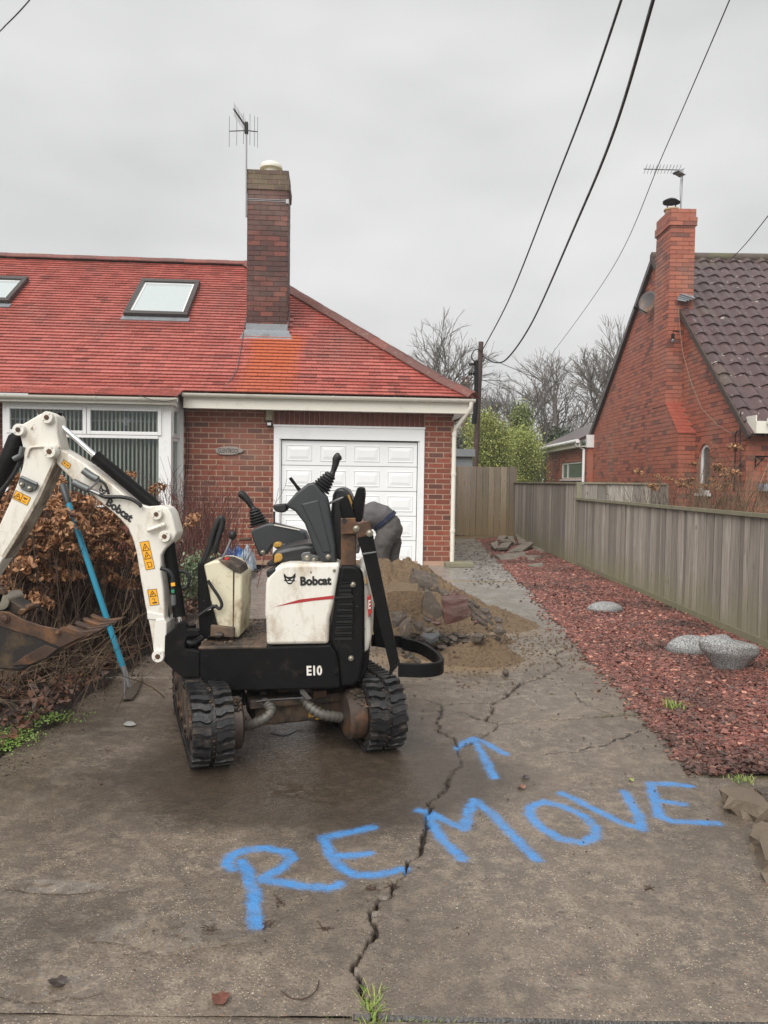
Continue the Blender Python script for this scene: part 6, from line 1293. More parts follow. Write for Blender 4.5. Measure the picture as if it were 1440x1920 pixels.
# --- consoles and joysticks
YR = 3.69
rc = part('right_console', z3, [(540, 352), (596, 286), (658, 238), (690, 234), (752, 312), (760, 345), (800, 560), (804, 650), (722, 645), (680, 560), (640, 450), (590, 385), (556, 366)], YR, YR+.13, MT['greyplastic'], bevel=.012, seg=3, smooth=40)
part('console_rib', z3, [(620, 345), (712, 322), (770, 560), (780, 600), (735, 600), (680, 470)], YR-.006, YR+.01, MT['greyplastic'], rc, bevel=.008, seg=3)
bolt(z3, 763, 620, YR-.004, .010, rc)
part('armrest', z3, [(475, 350), (540, 344), (552, 372), (530, 392), (492, 388), (476, 372)], YR+.02, YR+.10, MT['rubber'], bevel=.008, smooth=40)
part('armrest_post', z3, [(477, 385), (486, 385), (486, 452), (477, 452)], YR+.05, YR+.06, MT['rubber'], bevel=0)
part('side_lever', z3, [(556, 214), (570, 205), (600, 246), (622, 268), (604, 280), (585, 250)], YR+.09, YR+.11, MT['blk'], bevel=.003)
lc = part('left_console', z3, [(358, 488), (380, 470), (440, 448), (470, 445), (640, 488), (664, 545), (540, 560), (472, 562), (445, 605), (405, 622), (380, 560)], 4.20, 4.32, MT['greyplastic'], bevel=.012, seg=3, smooth=40)
bolt(z3, 423, 597, 4.196, .010, lc); part('console_bracket', z3, [(300, 524), (362, 520), (362, 538), (300, 538)], 4.22, 4.25, MT['rust'], lc)
part('label_strip', z3, [(480, 452), (610, 478), (616, 484), (484, 458)], 4.192, 4.2, MT['inkwhite'], lc, bevel=0)
def joystick(f, base, top, Y, gpts, lb, r0=.040, r1=.018, nr=6):
    a, b = at(*f(*base), Y), at(*f(*top), Y); d = b-a; P = []; rr = []
    for i in range(nr):
        t0, t1 = i/nr, (i+.62)/nr; ra = r0+(r1-r0)*t0; P += [a+d*t0, a+d*((t0+t1)/2), a+d*t1, a+d*(t1+.02)]; rr += [ra*1.08, ra*1.13, ra*1.0, ra*.80]
    m = M(); m.tube(P+[b], rr+[r1], 20); js = m.build('joystick', MT['rubber'], DG, smooth=60, label=lb)
    G_ = curve(pl(f, [g_[:2] for g_ in gpts], Y), 6); n_ = len(G_); rs_ = np.interp(np.linspace(0, 1, n_), np.linspace(0, 1, len(gpts)), [g_[2] for g_ in gpts]); m = M(); m.tube(G_, list(rs_), 14); m.build('grip', MT['rubber'], js, smooth=70)
joystick(z3, (722, 268), (778, 190), YR+.07, [(778, 200, .020), (788, 178, .013), (800, 140, .017), (806, 112, .021), (818, 98, .022), (826, 92, .012)], 'near joystick with ribbed rubber boot, pointing up right', .046, .024)
joystick(z3, (405, 458), (378, 372), 4.26, [(380, 380, .021), (368, 362, .014), (345, 328, .019), (322, 302, .022), (308, 294, .022), (298, 290, .012)], 'far joystick leaning to the left', .050, .026)
# --- folded roll bar
pst = part('roll_bar_post', z3, [(828, 505), (906, 500), (904, 668), (828, 664)], YN+.02, YN+.10, MT['rust'], bevel=.003)
part('post_plate', z3, [(827, 420), (905, 418), (912, 500), (827, 504)], YN-.0, YN+.012, MT['rust'], pst, bevel=.003); part('post_plate', z3, [(827, 420), (905, 418), (912, 500), (827, 504)], YN+.105, YN+.117, MT['rust'], pst, bevel=.003)
m = M(); c_ = at(*z3(845, 433), YN-.003); m.cyl(c_, c_+Vector((0, .012, 0)), .013, 14); m.build('plate_hole', MT['ink'], pst)
part('clevis', z3, [(905, 448), (980, 430), (992, 505), (912, 520)], YN-.02, YN-.005, MT['rust'], bevel=.003)
YB0 = YN-.015
bar = part('roll_bar', z3, [(912, 520), (993, 500), (1012, 600), (1130, 1166), (1084, 1200), (940, 610)], YB0, YB0+.075, MT['blk'], bevel=.006)
part('weld_band', z3, [(936, 602), (1011, 592), (1012, 600), (938, 612)], YB0-.005, YB0+.08, MT['greymetal'], bar, bevel=.002)
part('weld_band', z3, [(912, 514), (993, 497), (993, 506), (912, 524)], YB0-.005, YB0+.08, MT['rust'], bar, bevel=.002)
bolt(z3, 908, 473, YN-.022, .012, bar); bolt(z3, 978, 497, YN-.022, .013, bar)
m = M(); m.prism([at(*z3(1084, 1200), YB0), at(*z3(1130, 1164), YB0), at(*z2(1168, 604), YB0), at(*z2(1116, 668), YB0)], (0, .075, 0)); m.build('bar_foot', MT['blk'], bar, bevel=.004)
part('far_bar', z3, [(1000, 880), (1022, 870), (1040, 960), (1078, 1060), (1060, 1095), (1010, 1088), (995, 1000)], 4.28, 4.36, MT['blk'], bar, bevel=.006)
zt, zb_ = at(*z2(1168, 606), YB0).z, at(*z2(1116, 668), YB0).z; xA = at(*z2(1116, 668), YB0).x; xB = at(*z2(1358, 600), 3.8).x
LP = curve([(xA+.045, YB0+.01, 0), (xA+.13, YB0, 0), (xB-.07, YB0+.01, 0), (xB-.012, YB0+.06, 0), (xB, YB0+.16, 0), (xB-.03, YB0+.33, 0), (xB-.09, YB0+.50, 0), (xB-.17, YB0+.60, 0), (xA+.06, YB0+.66, 0), (xA-.10, YB0+.68, 0)], 7)
m = M(); vs = []; 
for i, p in enumerate(LP):
    d = (LP[min(i+1, len(LP)-1)]-LP[max(i-1, 0)]).normalized(); nn = Vector((d.y, -d.x, 0))*.011; zt_ = zt-.0*i
    for a_, z_ in ((nn, zb_), (nn, zt), (-nn, zt), (-nn, zb_)): vs.append((p.x+a_.x, p.y+a_.y, z_))
fs = [(i*4+k, i*4+(k+1) % 4, (i+1)*4+(k+1) % 4, (i+1)*4+k) for i in range(len(LP)-1) for k in range(4)]+[(3, 2, 1, 0), tuple(range(len(vs)-4, len(vs)))]
m.add(vs, fs); m.build('roll_bar_loop', MT['blk'], bar, bevel=.003, smooth=35)
# --- swing bracket
sw = part('swing_bracket', z1, [(1075, 1425), (1092, 1400), (1120, 1395), (1140, 1412), (1152, 1440), (1226, 1442), (1226, 1480), (1150, 1490), (1135, 1530), (1140, 1560), (1226, 1575), (1226, 1600), (1226, 1735), (1125, 1738), (1090, 1715), (1005, 1640), (1010, 1480), (1048, 1450)], 3.69, 3.73, MT['blk'], bevel=.006)
part('swing_bracket_far', z1, [(1075, 1425), (1092, 1400), (1120, 1395), (1152, 1440), (1226, 1442), (1226, 1735), (1125, 1738), (1090, 1715), (1005, 1640), (1010, 1480)], 3.90, 3.94, MT['blk'], sw)
for k, (a, b) in enumerate([((1105, 1570), (1240, 1590)), ((1095, 1600), (1240, 1625)), ((1110, 1630), (1240, 1650)), ((1130, 1500), (1240, 1490))]):
    m = M(); A, B = at(*z1(*a), 3.72), at(*z1(*b), 3.76); m.tube(curve([A, (A+B)/2+Vector((0, -.02, -.02)), B]), .017, 10); m.build('hose_bundle', MT['rubber'], sw, smooth=60)
m = M(); A = at(*z1(1165, 1410), 3.80); m.cyl(A+Vector((0, 0, -.33)), A+Vector((0, 0, .0)), .032, 16); m.build('swing_pin', MT['blk'], sw, smooth=50)
# --- boom
BY0, BY1 = 3.71, 3.84
boom = part('boom', z1, [(940, 1560), (918, 1420), (892, 1300), (862, 1130), (835, 960), (812, 880), (785, 820), (735, 760), (690, 720), (560, 610), (505, 580), (440, 520), (370, 450), (322, 400), (290, 360), (285, 335), (310, 312), (345, 312), (375, 335), (420, 360), (520, 425), (620, 500), (700, 560), (790, 640), (850, 672), (905, 686), (985, 680), (1030, 695), (1052, 730), (1085, 850), (1070, 885), (1010, 950), (988, 985), (990, 1090), (1003, 1200), (1008, 1280), (1012, 1380), (1018, 1560)], BY0, BY1, MT['white'], bevel=.007, smooth=35)
part('boom_foot', z1, [(938, 1550), (955, 1380), (1005, 1372), (1022, 1400), (1020, 1590), (1005, 1628), (975, 1640), (948, 1620)], BY0-.012, BY1+.012, MT['white_w'], boom, bevel=.006)
part('gusset', z1, [(900, 1330), (1005, 1350), (1012, 1385), (905, 1380)], BY0-.006, BY1+.006, MT['white_w'], boom, bevel=.004)
m = M(); m.tube(pl(z1, [(905, 835), (925, 828), (1000, 800), (1015, 795)], BY0-.02), [.011]*4, 10); m.build('lifting_eye', MT['white'], boom, smooth=60)
def pin(f, x, y, Y, R_, par, mat='white'):
    c_ = at(*f(x, y), Y); m = M(); m.tube([c_+Vector((0, .02, 0)), c_+Vector((0, -.022, 0)), c_+Vector((0, -.026, 0)), c_+Vector((0, -.0261, 0)), c_+Vector((0, -.018, 0))], [R_, R_, R_*.92, R_*.62, R_*.6], 22); b_ = m.build('pivot_boss', MT[mat], par, smooth=35)
    m = M(); m.tube([c_+Vector((0, 0, 0)), c_+Vector((0, -.028, 0)), c_+Vector((0, -.0285, 0))], [R_*.45, R_*.45, .001], 6); m.build('pin', MT['rust'], par)
pin(z1, 968, 733, BY0, .028, boom); pin(z1, 1018, 868, BY0, .029, boom); pin(z1, 977, 1600, BY0-.012, .031, boom, 'white_w'); pin(z1, 316, 350, BY0-.03, .032, boom)
lettering('boom_lettering', 'Bobcat', z1, (648, 672), (800, 783), (672, 628), BY0-.0015, MT['ink'], boom, .045)
cathead(z1, 628, 590, .95, BY0-.0015, boom, .62)
def sticker(f, quad, Y, par, marks):
    V = pl(f, quad, Y); m = M(); m.add(V, [(0, 1, 2, 3)]); s_ = m.build('warning_sticker', MT['sticker'], par)
    A, B, D = V[0], V[1]-V[0], V[3]-V[0]; nrm = Vector((0, -.0008, 0)); P = lambda u, v: A+B*u+D*v+nrm; q = M()
    def ln(a, b, w_=.0022): q.bar(P(*a), P(*b), w_, .0004, up=(0, 1, 0))
    for a, b in (((0, 0), (1, 0)), ((1, 0), (1, 1)), ((1, 1), (0, 1)), ((0, 1), (0, 0))): ln(a, b, .0018)
    for k in marks:
        if k[0] == 'T': _, u, v, s, t = k; ln((u-s, v+t), (u+s, v+t), .003); ln((u-s, v+t), (u, v-t), .003); ln((u+s, v+t), (u, v-t), .003); ln((u-s*.3, v+t*.5), (u+s*.2, v-t*.1), .004)
        if k[0] == 'L': ln(k[1], k[2], .0025)
        if k[0] == 'B': ln(k[1], k[2], .006)
    q.build('sticker_print', MT['ink'], s_)
YK = BY0-.0012
sticker(z1, [(858, 906), (912, 896), (946, 1066), (896, 1076)], YK, boom, [('T', .5, .2, .38, .12), ('T', .5, .5, .38, .12), ('L', (.25, .75), (.75, .75)), ('L', (.25, .92), (.75, .92)), ('L', (.25, .75), (.4, .92)), ('L', (.75, .75), (.75, .92))])
sticker(z1, [(905, 1198), (960, 1192), (975, 1284), (922, 1294)], YK, boom, [('T', .5, .27, .35, .17), ('L', (.3, .6), (.6, .6)), ('L', (.6, .6), (.6, .8)), ('B', (.3, .85), (.8, .85))])
sticker(z1, [(392, 398), (436, 430), (420, 456), (376, 424)], YK, boom, [('B', (.2, .5), (.35, .5)), ('L', (.45, .5), (.6, .5)), ('B', (.68, .5), (.82, .5))])
# boom service hoses and clamp
for (P, r_) in (([(512, 465), (560, 500), (600, 520)], .018), ([(450, 535), (500, 562), (545, 582)], .018)):
    m = M(); m.tube(curve(pl(z1, P, BY0-.025)), r_, 12); m.build('hose_fitting', MT['greymetal'], boom, smooth=50)
m = M(); m.tube(curve(pl(z1, [(600, 520), (640, 545), (662, 590), (665, 612)], BY0-.022)), .007, 8); m.build('hose', MT['rubber'], boom, smooth=60)
m = M(); m.tube(pl(z1, [(545, 582), (612, 612)], BY0-.022), .009, 8); m.build('hose_union', MT['steel'], boom, smooth=50)
m = M(); m.tube(curve(pl(z1, [(612, 612), (650, 628), (740, 628), (800, 640), (850, 668), (868, 690)], BY0-.022)), .0095, 8); m.build('hose', MT['rubber'], boom, smooth=60)
m = M(); m.tube(pl(z1, [(535, 585), (575, 555), (605, 520)], BY0-.03), .007, 6); m.build('clamp_bar', MT['steel'], boom)
# rams
def ram(f, a, b, c_, Yc, rb, rr, par, n1='ram_barrel'):
    A, B, C_ = at(*f(*a), Yc), at(*f(*b), Yc), at(*f(*c_), Yc); m = M(); m.tube([B, A.lerp(B, .02)], rb, 20); m.xf = None
    m = M(); d = (A-B); m.tube([B-d.normalized()*.012, B, A], [rb*1.08, rb, rb], 22); o = m.build(n1, MT['blk'], par, smooth=50); m = M(); m.cyl(B+d.normalized()*.02, C_, rr, 16); m.build('ram_rod', MT['chrome'], o, smooth=50); return o
ram(z1, (960, 690), (598, 388), (352, 172), 3.775, .032, .0135, DG); m = M(); m.tube(pl(z1, [(345, 118), (352, 160), (372, 175)], 3.775), [.03, .022, .018], 10); m.build('rod_eye', MT['blk'], DG, smooth=50)
ram(z1, (1028, 870), (1100, 1345), (1106, 1400), 3.775, .031, .013, DG)
m = M(); m.tube(curve(pl(z1, [(985, 1065), (1030, 1080), (1055, 1110), (1062, 1150), (1062, 1230), (1065, 1300)], 3.69)), .0105, 8); m.build('hose', MT['rubber'], DG, smooth=60)
m = M(); m.tube(pl(z1, [(1062, 1228), (1066, 1290)], 3.688), .0125, 10); m.build('hose_end', MT['greymetal'], DG, smooth=50)
part('yellow_tag', z1, [(1048, 1156), (1072, 1153), (1074, 1174), (1050, 1176)], 3.674, 3.68, MT['sticker'], bevel=0); part('green_tag', z1, [(1050, 1198), (1068, 1196), (1070, 1216), (1052, 1217)], 3.674, 3.68, simple('green_tag', (.02, .25, .12), .5), bevel=0)
m = M(); m.tube(curve(pl(z1, [(1100, 1082), (1140, 1090), (1162, 1130), (1150, 1175), (1115, 1192)], 3.78)), .0085, 8); m.build('hose', MT['rubber'], DG, smooth=60)
m = M(); m.tube(curve(pl(z1, [(345, 245), (380, 300), (410, 360), (430, 390)], 3.86)), .012, 8); m.build('hose', MT['rubber'], DG, smooth=60)
m = M(); m.tube(curve(pl(z1, [(995, 990), (1000, 1100), (1015, 1250), (1030, 1380), (1030, 1470)], 3.78)), .012, 8); m.build('hose', MT['rubber'], DG, smooth=60)
# --- dipper arm
DY0, DY1 = 3.70, 3.81
dip = part('dipper_arm', z1, [(95, 222), (118, 190), (160, 168), (245, 118), (275, 108), (318, 108), (342, 128), (350, 160), (352, 235), (372, 322), (345, 395), (300, 500), (240, 630), (130, 830), (20, 1010), (-110, 1200), (-190, 1140), (-80, 940), (0, 790), (60, 660), (105, 545), (135, 450), (146, 400), (140, 330), (124, 260)], DY0, DY1, MT['white'], bevel=.007, smooth=35)
part('arm_wear_face', z1, [(348, 395), (338, 380), (292, 478), (230, 610), (120, 812), (8, 990), (24, 1010), (134, 832), (246, 632), (304, 502)], DY0-.003, DY1+.003, MT['grimy'], dip, bevel=.002)
m = M(); m.tube(curve(pl(z1, [(165, 380), (178, 340), (200, 322), (280, 318), (340, 312), (362, 325)], DY0-.006)), .0065, 8); m.build('weld_rib', MT['white'], dip, smooth=60)
pin(z1, 300, 142, DY0, .030, dip); pin(z1, 126, 217, DY0, .030, dip, 'white_w'); pin(z1, 316, 350, DY0-.01, .030, dip, 'white_w')
sticker(z1, [(98, 588), (188, 632), (166, 678), (76, 636)], DY0-.0012, dip, [('T', .25, .5, .2, .32), ('B', (.6, .35), (.85, .35)), ('L', (.5, .05), (.5, .95)), ('L', (.6, .75), (.85, .75)), ('L', (.72, .4), (.72, .55))])
m = M(); m.add(pl(z1, [(208, 180), (228, 196), (204, 230), (182, 214)], DY0-.0012), [(0, 1, 2, 3)]); m.build('data_sticker', MT['inkwhite'], dip)
br = part('grey_bracket', z1, [(118, 500), (236, 552), (216, 585), (175, 600), (130, 582), (110, 545)], DY0-.014, DY0-.002, MT['greymetal'], dip, bevel=.004); m = M(); m.tube(pl(z1, [(130, 506), (228, 550)], DY0-.03), .009, 8); m.build('guard_rod', MT['greymetal'], br, smooth=60); bolt(z1, 134, 552, DY0-.016, .009, br); bolt(z1, 183, 575, DY0-.016, .009, br)
m = M(); m.tube(pl(z1, [(122, 232), (110, 270), (40, 440), (-60, 640)], 3.775), [.022, .046, .046, .046], 20); m.build('bucket_ram', MT['blk'], DG, smooth=50)
m = M(); m.tube(curve(pl(z1, [(138, 350), (128, 400), (95, 470), (50, 540), (0, 600), (-40, 650)], 3.72)), .012, 8); m.build('hose', MT['rubber'], DG, smooth=60)
m = M(); m.tube(pl(z1, [(140, 320), (128, 372), (85, 395)], 3.70), .014, 8); m.build('hose_fitting', MT['greymetal'], DG, smooth=50)
# --- bucket
QY0, QY1 = 3.60, 3.97
shell = [(-260, 470), (-60, 430), (40, 432), (100, 442), (300, 545), (500, 612), (700, 650), (760, 870), (700, 905), (560, 1012), (370, 1085), (240, 1160), (0, 1150), (-260, 1060), (-420, 760)]
bk = part('bucket', z5, [(-260, 470), (-60, 430), (100, 442), (300, 545), (500, 612), (720, 655), (980, 760), (740, 885), (560, 1010), (240, 1150), (0, 1130), (-260, 1060), (-420, 760)], QY0, QY0+.014, MT['bucketin'], bevel=.003, label='open digging bucket covered in rust and mud')
part('side_plate', z5, [(-260, 470), (-60, 430), (100, 442), (300, 545), (500, 612), (720, 655), (980, 760), (740, 880), (460, 760), (150, 665), (0, 612), (-260, 600)], QY0-.010, QY0-.001, MT['rust'], bk, bevel=.002)
part('side_cutter', z5, [(150, 1100), (290, 990), (440, 905), (540, 850), (600, 862), (700, 900), (560, 1010), (370, 1085)], QY0-.010, QY0-.001, MT['rust'], bk, bevel=.002)
part('far_side_plate', z5, [(-260, 470), (-60, 430), (100, 442), (300, 545), (500, 612), (720, 655), (980, 760), (740, 885), (0, 1130), (-260, 1060)], QY1-.014, QY1, MT['bucketin'], bk)
m = M(); B_ = pl(z5, [(980, 760), (740, 890), (560, 1012), (240, 1152), (0, 1132), (-260, 1062), (-420, 760), (-260, 470)], QY0+.015); dv = Vector((0, QY1-QY0-.03, 0))
for a, b in zip(B_[:-1], B_[1:]): m.add([a, b, b+dv, a+dv], [(0, 1, 2, 3)])
m.build('bucket_skin', MT['bucketin'], bk, solid=.012)
m = M(); A, B = at(*z5(960, 755), QY0+.01), at(*z5(735, 640), QY0+.01); E_ = at(*z5(1090, 700), QY0+.01)
m.prism([at(*z5(740, 880), QY0+.005), at(*z5(980, 765), QY0+.005), at(*z5(1150, 690), QY0+.005), at(*z5(1130, 712), QY0+.005), at(*z5(985, 800), QY0+.005), at(*z5(790, 905), QY0+.005)], (0, QY1-QY0-.01, 0)); m.build('cutting_edge', MT['rust'], bk, bevel=.003)
for i in range(4):
    Yt = QY0+.012+i*(QY1-QY0-.07)/3; P = [at(*z5(x, y), QY0) for x, y in [(880, 790), (740, 640), (790, 618), (985, 690), (1235, 655), (1225, 672), (1040, 765)]]; m = M(); m.prism([p+Vector((0, Yt-QY0, 0)) for p in P[:1]+P[2:]], (0, .045, 0)); m.build('tooth', MT['rust'], bk, bevel=.004)
bolt(z5, 712, 698, QY0-.012, .010, bk, 'rust'); bolt(z5, 60, 520, QY0-.012, .018, bk, 'rust')
part('edge_plate', z5, [(720, 650), (780, 618), (980, 690), (1060, 720), (980, 762)], QY0-.014, QY0-.011, MT['rust'], bk, bevel=.001)
part('hitch', z5, [(-200, 250), (0, 235), (60, 250), (300, 400), (360, 410), (330, 440), (220, 480), (0, 420), (-200, 430)], 3.72, 3.84, MT['bucketin'], bevel=.006)
m = M(); c_ = at(*z5(10, 320), 3.70); m.tube([c_, c_+Vector((0, .16, 0))], .04, 18); m.build('hitch_pin', MT['bolt'], DG, smooth=50)
part('bucket_link', z5, [(-100, 120), (30, 150), (60, 210), (20, 330), (-60, 400), (-200, 360)], 3.70, 3.74, MT['rust'])
part('hitch_latch', z5, [(200, 470), (240, 400), (300, 405), (310, 350), (360, 380), (350, 420), (260, 490)], 3.70, 3.78, MT['rust'])
# ------------------------------------------------------------------ sand heap and rubble
g = G('wet_sand'); v = g.world(); c = g.mix(g.noise(3, 5, .6, v), (.26, .175, .10), (.13, .088, .05)); c = g.mix(g.ramp(g.noise(45, 5, .8, v), .5, .62, 0, .75), c, (.07, .045, .026)); c = g.mix(g.ramp(g.noise(110, 2, .7, v), .62, .7, 0, .7), c, (.36, .25, .14)); MT['sand'] = g.set(c, .85, 0, g.noise(38, 7, .8, v), 1, .03)
GA = [(.10, 7.9, .55, .5, .44), (.62, 7.6, .42, .5, .22), (1.02, 7.2, .36, .42, .10), (1.18, 7.05, .28, .28, .045), (.73, 5.66, .25, .20, .16), (.10, 6.9, .5, .35, .14), (-.35, 7.9, .4, .45, .25), (.95, 6.35, .22, .26, .05), (.93, 5.72, .20, .17, .03), (.35, 5.8, .5, .3, .03)]
def heap_h(x, y):
    z = 0
    for (cx, cy, sx, sy, h_) in GA: z = z+h_*np.exp(-np.abs((x-cx)/sx)**2.3-np.abs((y-cy)/sy)**2.3)
    n_ = (fbm(x*2.4, y*2.4, 4)-.5)*.34+(fbm(x*6, y*6, 4, .6)-.5)*.30; z = z*(1+n_*1.3)+np.clip(z*6, 0, 1)*((fbm(x*11, y*11, 4, .65)-.5)*.10+(fbm(x*40, y*40, 3, .7)-.5)*.035)
    return z-.030
nx, ny = 300, 380; a, b = np.meshgrid(np.linspace(-1.1, 2.0, nx), np.linspace(5.0, 8.9, ny)); z = heap_h(a, b); i = np.arange((ny-1)*nx).reshape(ny-1, nx)[:, :-1].ravel(); F = np.stack([i, i+1, i+nx+1, i+nx], 1); zf = z.ravel(); F = F[(zf[F].max(1) > -.004)]
npmesh('sand_heap', np.stack([a, b, z], 2).reshape(-1, 3), F, MT['sand'], smooth=True, loc=(.4, 7, 0), label='heap of wet brown sand dumped on the driveway in front of the garage')
bpy.data.objects['sand_heap']['category'] = 'heap'
n = 2600; xs = rs_ = None; rs = np.random.default_rng(12); xs = rs.normal(.7, .55, n); ys_ = rs.normal(6.2, .55, n); zz = np.maximum(heap_h(xs, ys_), 0); rocks('sand_crumbs', xs, ys_, zz+.002, rs.uniform(.004, .016, n), MT['sand'], seed=13, kind='stuff', label='loose crumbs of sand scattered round the heap')
g = G('broken_concrete'); v = g.vec(); c = g.mix(g.noise(4, 5, .7), (.13, .10, .075), (.035, .03, .026)); c = g.mix(g.ramp(g.noise(22, 5, .75), .55, .68), c, (.27, .19, .115)); vv = g.vor(60); c = g.mix(g.ramp(vv, .12, .2, .6, 0), c, (.34, .27, .19)); c = g.mix(g.math('MULTIPLY', g.rnd(), .5), c, (.05, .04, .035)); MT['rubble'] = g.set(c, .6, 0, g.noise(24, 6, .8), .9, .012)
g = G('wet_brick_piece'); c = g.mix(g.noise(5, 5, .7), (.13, .045, .034), (.05, .032, .027)); c = g.mix(g.ramp(g.noise(15, 5, .7), .55, .7), c, (.15, .11, .08)); MT['rubble_red'] = g.set(c, .42, 0, g.noise(24, 6, .8), .7, .01)
z6 = lambda x, y: (700+x/4.8, 1030+y/4.8)
def chunk(f, pts, Y, dep, mat, label, tilt=0, rise=0.0, name='rubble_piece', group='broken concrete pieces in the rubble pile', cat='rubble', seed=0):
    """front face outline at depth Y, thickness going back with a rise"""
    rg_ = random.Random(seed+int(pts[0][0])); P = [at(*f(*p), Y) for p in pts]; Q = []
    for p in P:
        Q.append(p)
    # ragged mid points
    R_ = []
    for k in range(len(Q)):
        a_, b_ = Q[k], Q[(k+1) % len(Q)]; R_.append(a_)
        for t in (.33, .66): R_.append(a_.lerp(b_, t)+Vector((rg_.gauss(0, 1), rg_.gauss(0, .6), rg_.gauss(0, 1)))*(b_-a_).length*.018)
    B = [p*1.0+Vector((rg_.gauss(0, .006), dep*rg_.uniform(.85, 1.15), rise+rg_.gauss(0, .006))) for p in R_]; n_ = len(R_); m = M(); c1 = sum(R_, Vector())/n_+Vector((0, -.008, 0)); c2 = sum(B, Vector())/n_
    m.add(R_+B+[c1, c2], [(i, (i+1) % n_, 2*n_) for i in range(n_)]+[((i+1) % n_+n_, i+n_, 2*n_+1) for i in range(n_)]+[(i, i+n_, (i+1) % n_+n_, (i+1) % n_) for i in range(n_)])
    o = m.build(name, MT[mat]); return tag(o, label, cat, group)
CH_ = [
 ([(330, 340), (348, 252), (375, 250), (590, 340), (590, 390), (460, 370)], 6.45, .16, 'rubble', 'long tilted concrete slab lying at the top of the rubble', .06),
 ([(120, 378), (235, 325), (270, 335), (180, 372), (150, 385)], 6.35, .12, 'rubble', 'thin pale slab sticking out behind the black roll bar'),
 ([(120, 395), (180, 375), (400, 380), (445, 420), (448, 580), (400, 590), (250, 575), (140, 560)], 6.05, .3, 'sandy', 'largest chunk, coated with sand, at the left of the rubble', .02),
 ([(455, 430), (470, 385), (500, 380), (640, 560), (620, 600), (545, 640), (450, 545)], 5.95, .16, 'rubble', 'dark broken slab leaning upright in the middle of the rubble'),
 ([(625, 455), (850, 448), (855, 500), (640, 538), (625, 520)], 6.0, .14, 'rubble_red', 'upper brick shaped block at the right of the rubble', .02),
 ([(632, 560), (850, 500), (898, 600), (760, 650), (650, 680), (640, 640)], 5.85, .14, 'rubble_red', 'large reddish tilted block with rounded lower edge'),
 ([(680, 440), (740, 378), (775, 390), (745, 440)], 6.15, .1, 'rubble_red', 'small orange brick fragment on top behind the blocks'),
 ([(595, 375), (690, 400), (660, 440), (610, 425)], 6.25, .12, 'rubble', 'dark fragment between top slab and blocks'),
 ([(855, 500), (880, 500), (1110, 690), (1040, 690), (960, 640), (880, 560)], 5.92, .08, 'rubble', 'long mossy edging piece sloping down to the right'),
 ([(850, 470), (880, 462), (968, 510), (950, 540), (900, 520)], 6.15, .1, 'rubble', 'dark squared fragment above the mossy edging piece'),
 ([(950, 545), (1050, 548), (1050, 590), (1000, 590)], 6.1, .12, 'rubble', 'dark block at the far right of the rubble'),
 ([(890, 590), (960, 620), (1040, 690), (1010, 700), (900, 650)], 5.8, .1, 'rubble', 'dark wedge under the mossy edging piece'),
 ([(900, 650), (930, 640), (950, 662), (915, 675)], 5.75, .06, 'rubble_red', 'tiny bright orange brick bit beside the small sand mound'),
 ([(165, 640), (260, 590), (300, 600), (240, 690), (180, 706)], 5.85, .2, 'rubble', 'brown block under the sandy chunk, left edge'),
 ([(235, 700), (290, 645), (330, 640), (355, 700), (330, 770), (240, 778)], 5.75, .2, 'rubble', 'squarish block below the sandy chunk'),
 ([(350, 650), (440, 660), (460, 700), (440, 740), (390, 740)], 5.85, .15, 'rubble', 'rough block right of the squarish one'),
 ([(460, 720), (550, 712), (530, 750), (450, 760)], 5.75, .1, 'rubble', 'flat flake in the lower middle of the rubble'),
 ([(520, 655), (610, 655), (615, 675), (560, 690)], 5.85, .08, 'rubble_red', 'orange flake lying below the upright slab'),
 ([(540, 740), (600, 725), (600, 765), (560, 770)], 5.7, .08, 'rubble', 'small dark flake near the small sand mound'),
 ([(440, 778), (598, 768), (575, 825), (520, 850), (480, 830)], 5.55, .08, 'slatey', 'flat blue grey triangular piece at the front of the rubble'),
 ([(1090, 640), (1160, 625), (1175, 660), (1110, 670)], 5.95, .12, 'rubble', 'pale lump at the right foot of the rubble'),
 ([(1080, 745), (1160, 700), (1205, 745), (1140, 780)], 5.65, .14, 'rubble', 'round edged lump lying furthest right and lowest'),
 ([(1040, 690), (1110, 700), (1090, 745), (1030, 735)], 5.75, .12, 'sandy', 'sandy lump between mound and edging piece'),
 ([(1020, 600), (1075, 598), (1060, 640), (1030, 635)], 6.0, .1, 'rubble', 'small dark stone above the mossy edging end'),
 ([(270, 345), (330, 340), (330, 378), (280, 372)], 6.4, .1, 'slatey', 'small blue grey fragment beside the top slab'),
 ([(450, 600), (530, 640), (520, 660), (460, 650)], 5.9, .1, 'rubble', 'dark filler piece under the upright slab'),
 ([(150, 575), (260, 565), (270, 600), (170, 620)], 5.95, .15, 'rubble', 'thin slab squeezed under the sandy chunk')]
MT['sandy'] = MT['sand']; g = G('tan_stone'); c = g.mix(g.noise(9, 6, .75), (.20, .15, .10), (.085, .068, .053)); MT['tan'] = g.set(c, .55, 0, g.noise(26, 6, .8), .9, .01); MT['slatey'] = simple('blue_slate', (.075, .08, .085), .5, var=.3, sc=8, bs=.4, bsc=30)
for c_ in CH_: chunk(z6, c_[0], c_[1], c_[2], c_[3], c_[4], rise=(c_[5] if len(c_) > 5 else .0))
rs = np.random.default_rng(31); n = 230; xs = rs.normal(.50, .20, n); ys_ = rs.normal(6.02, .20, n); rocks('rubble_bits', xs, ys_, np.maximum(heap_h(xs, ys_), 0)+rs.uniform(.0, .06, n), rs.uniform(.02, .075, n), MT['rubble'], flat=.5, seed=33, kind='stuff', label='small broken concrete bits spilled between the bigger pieces')
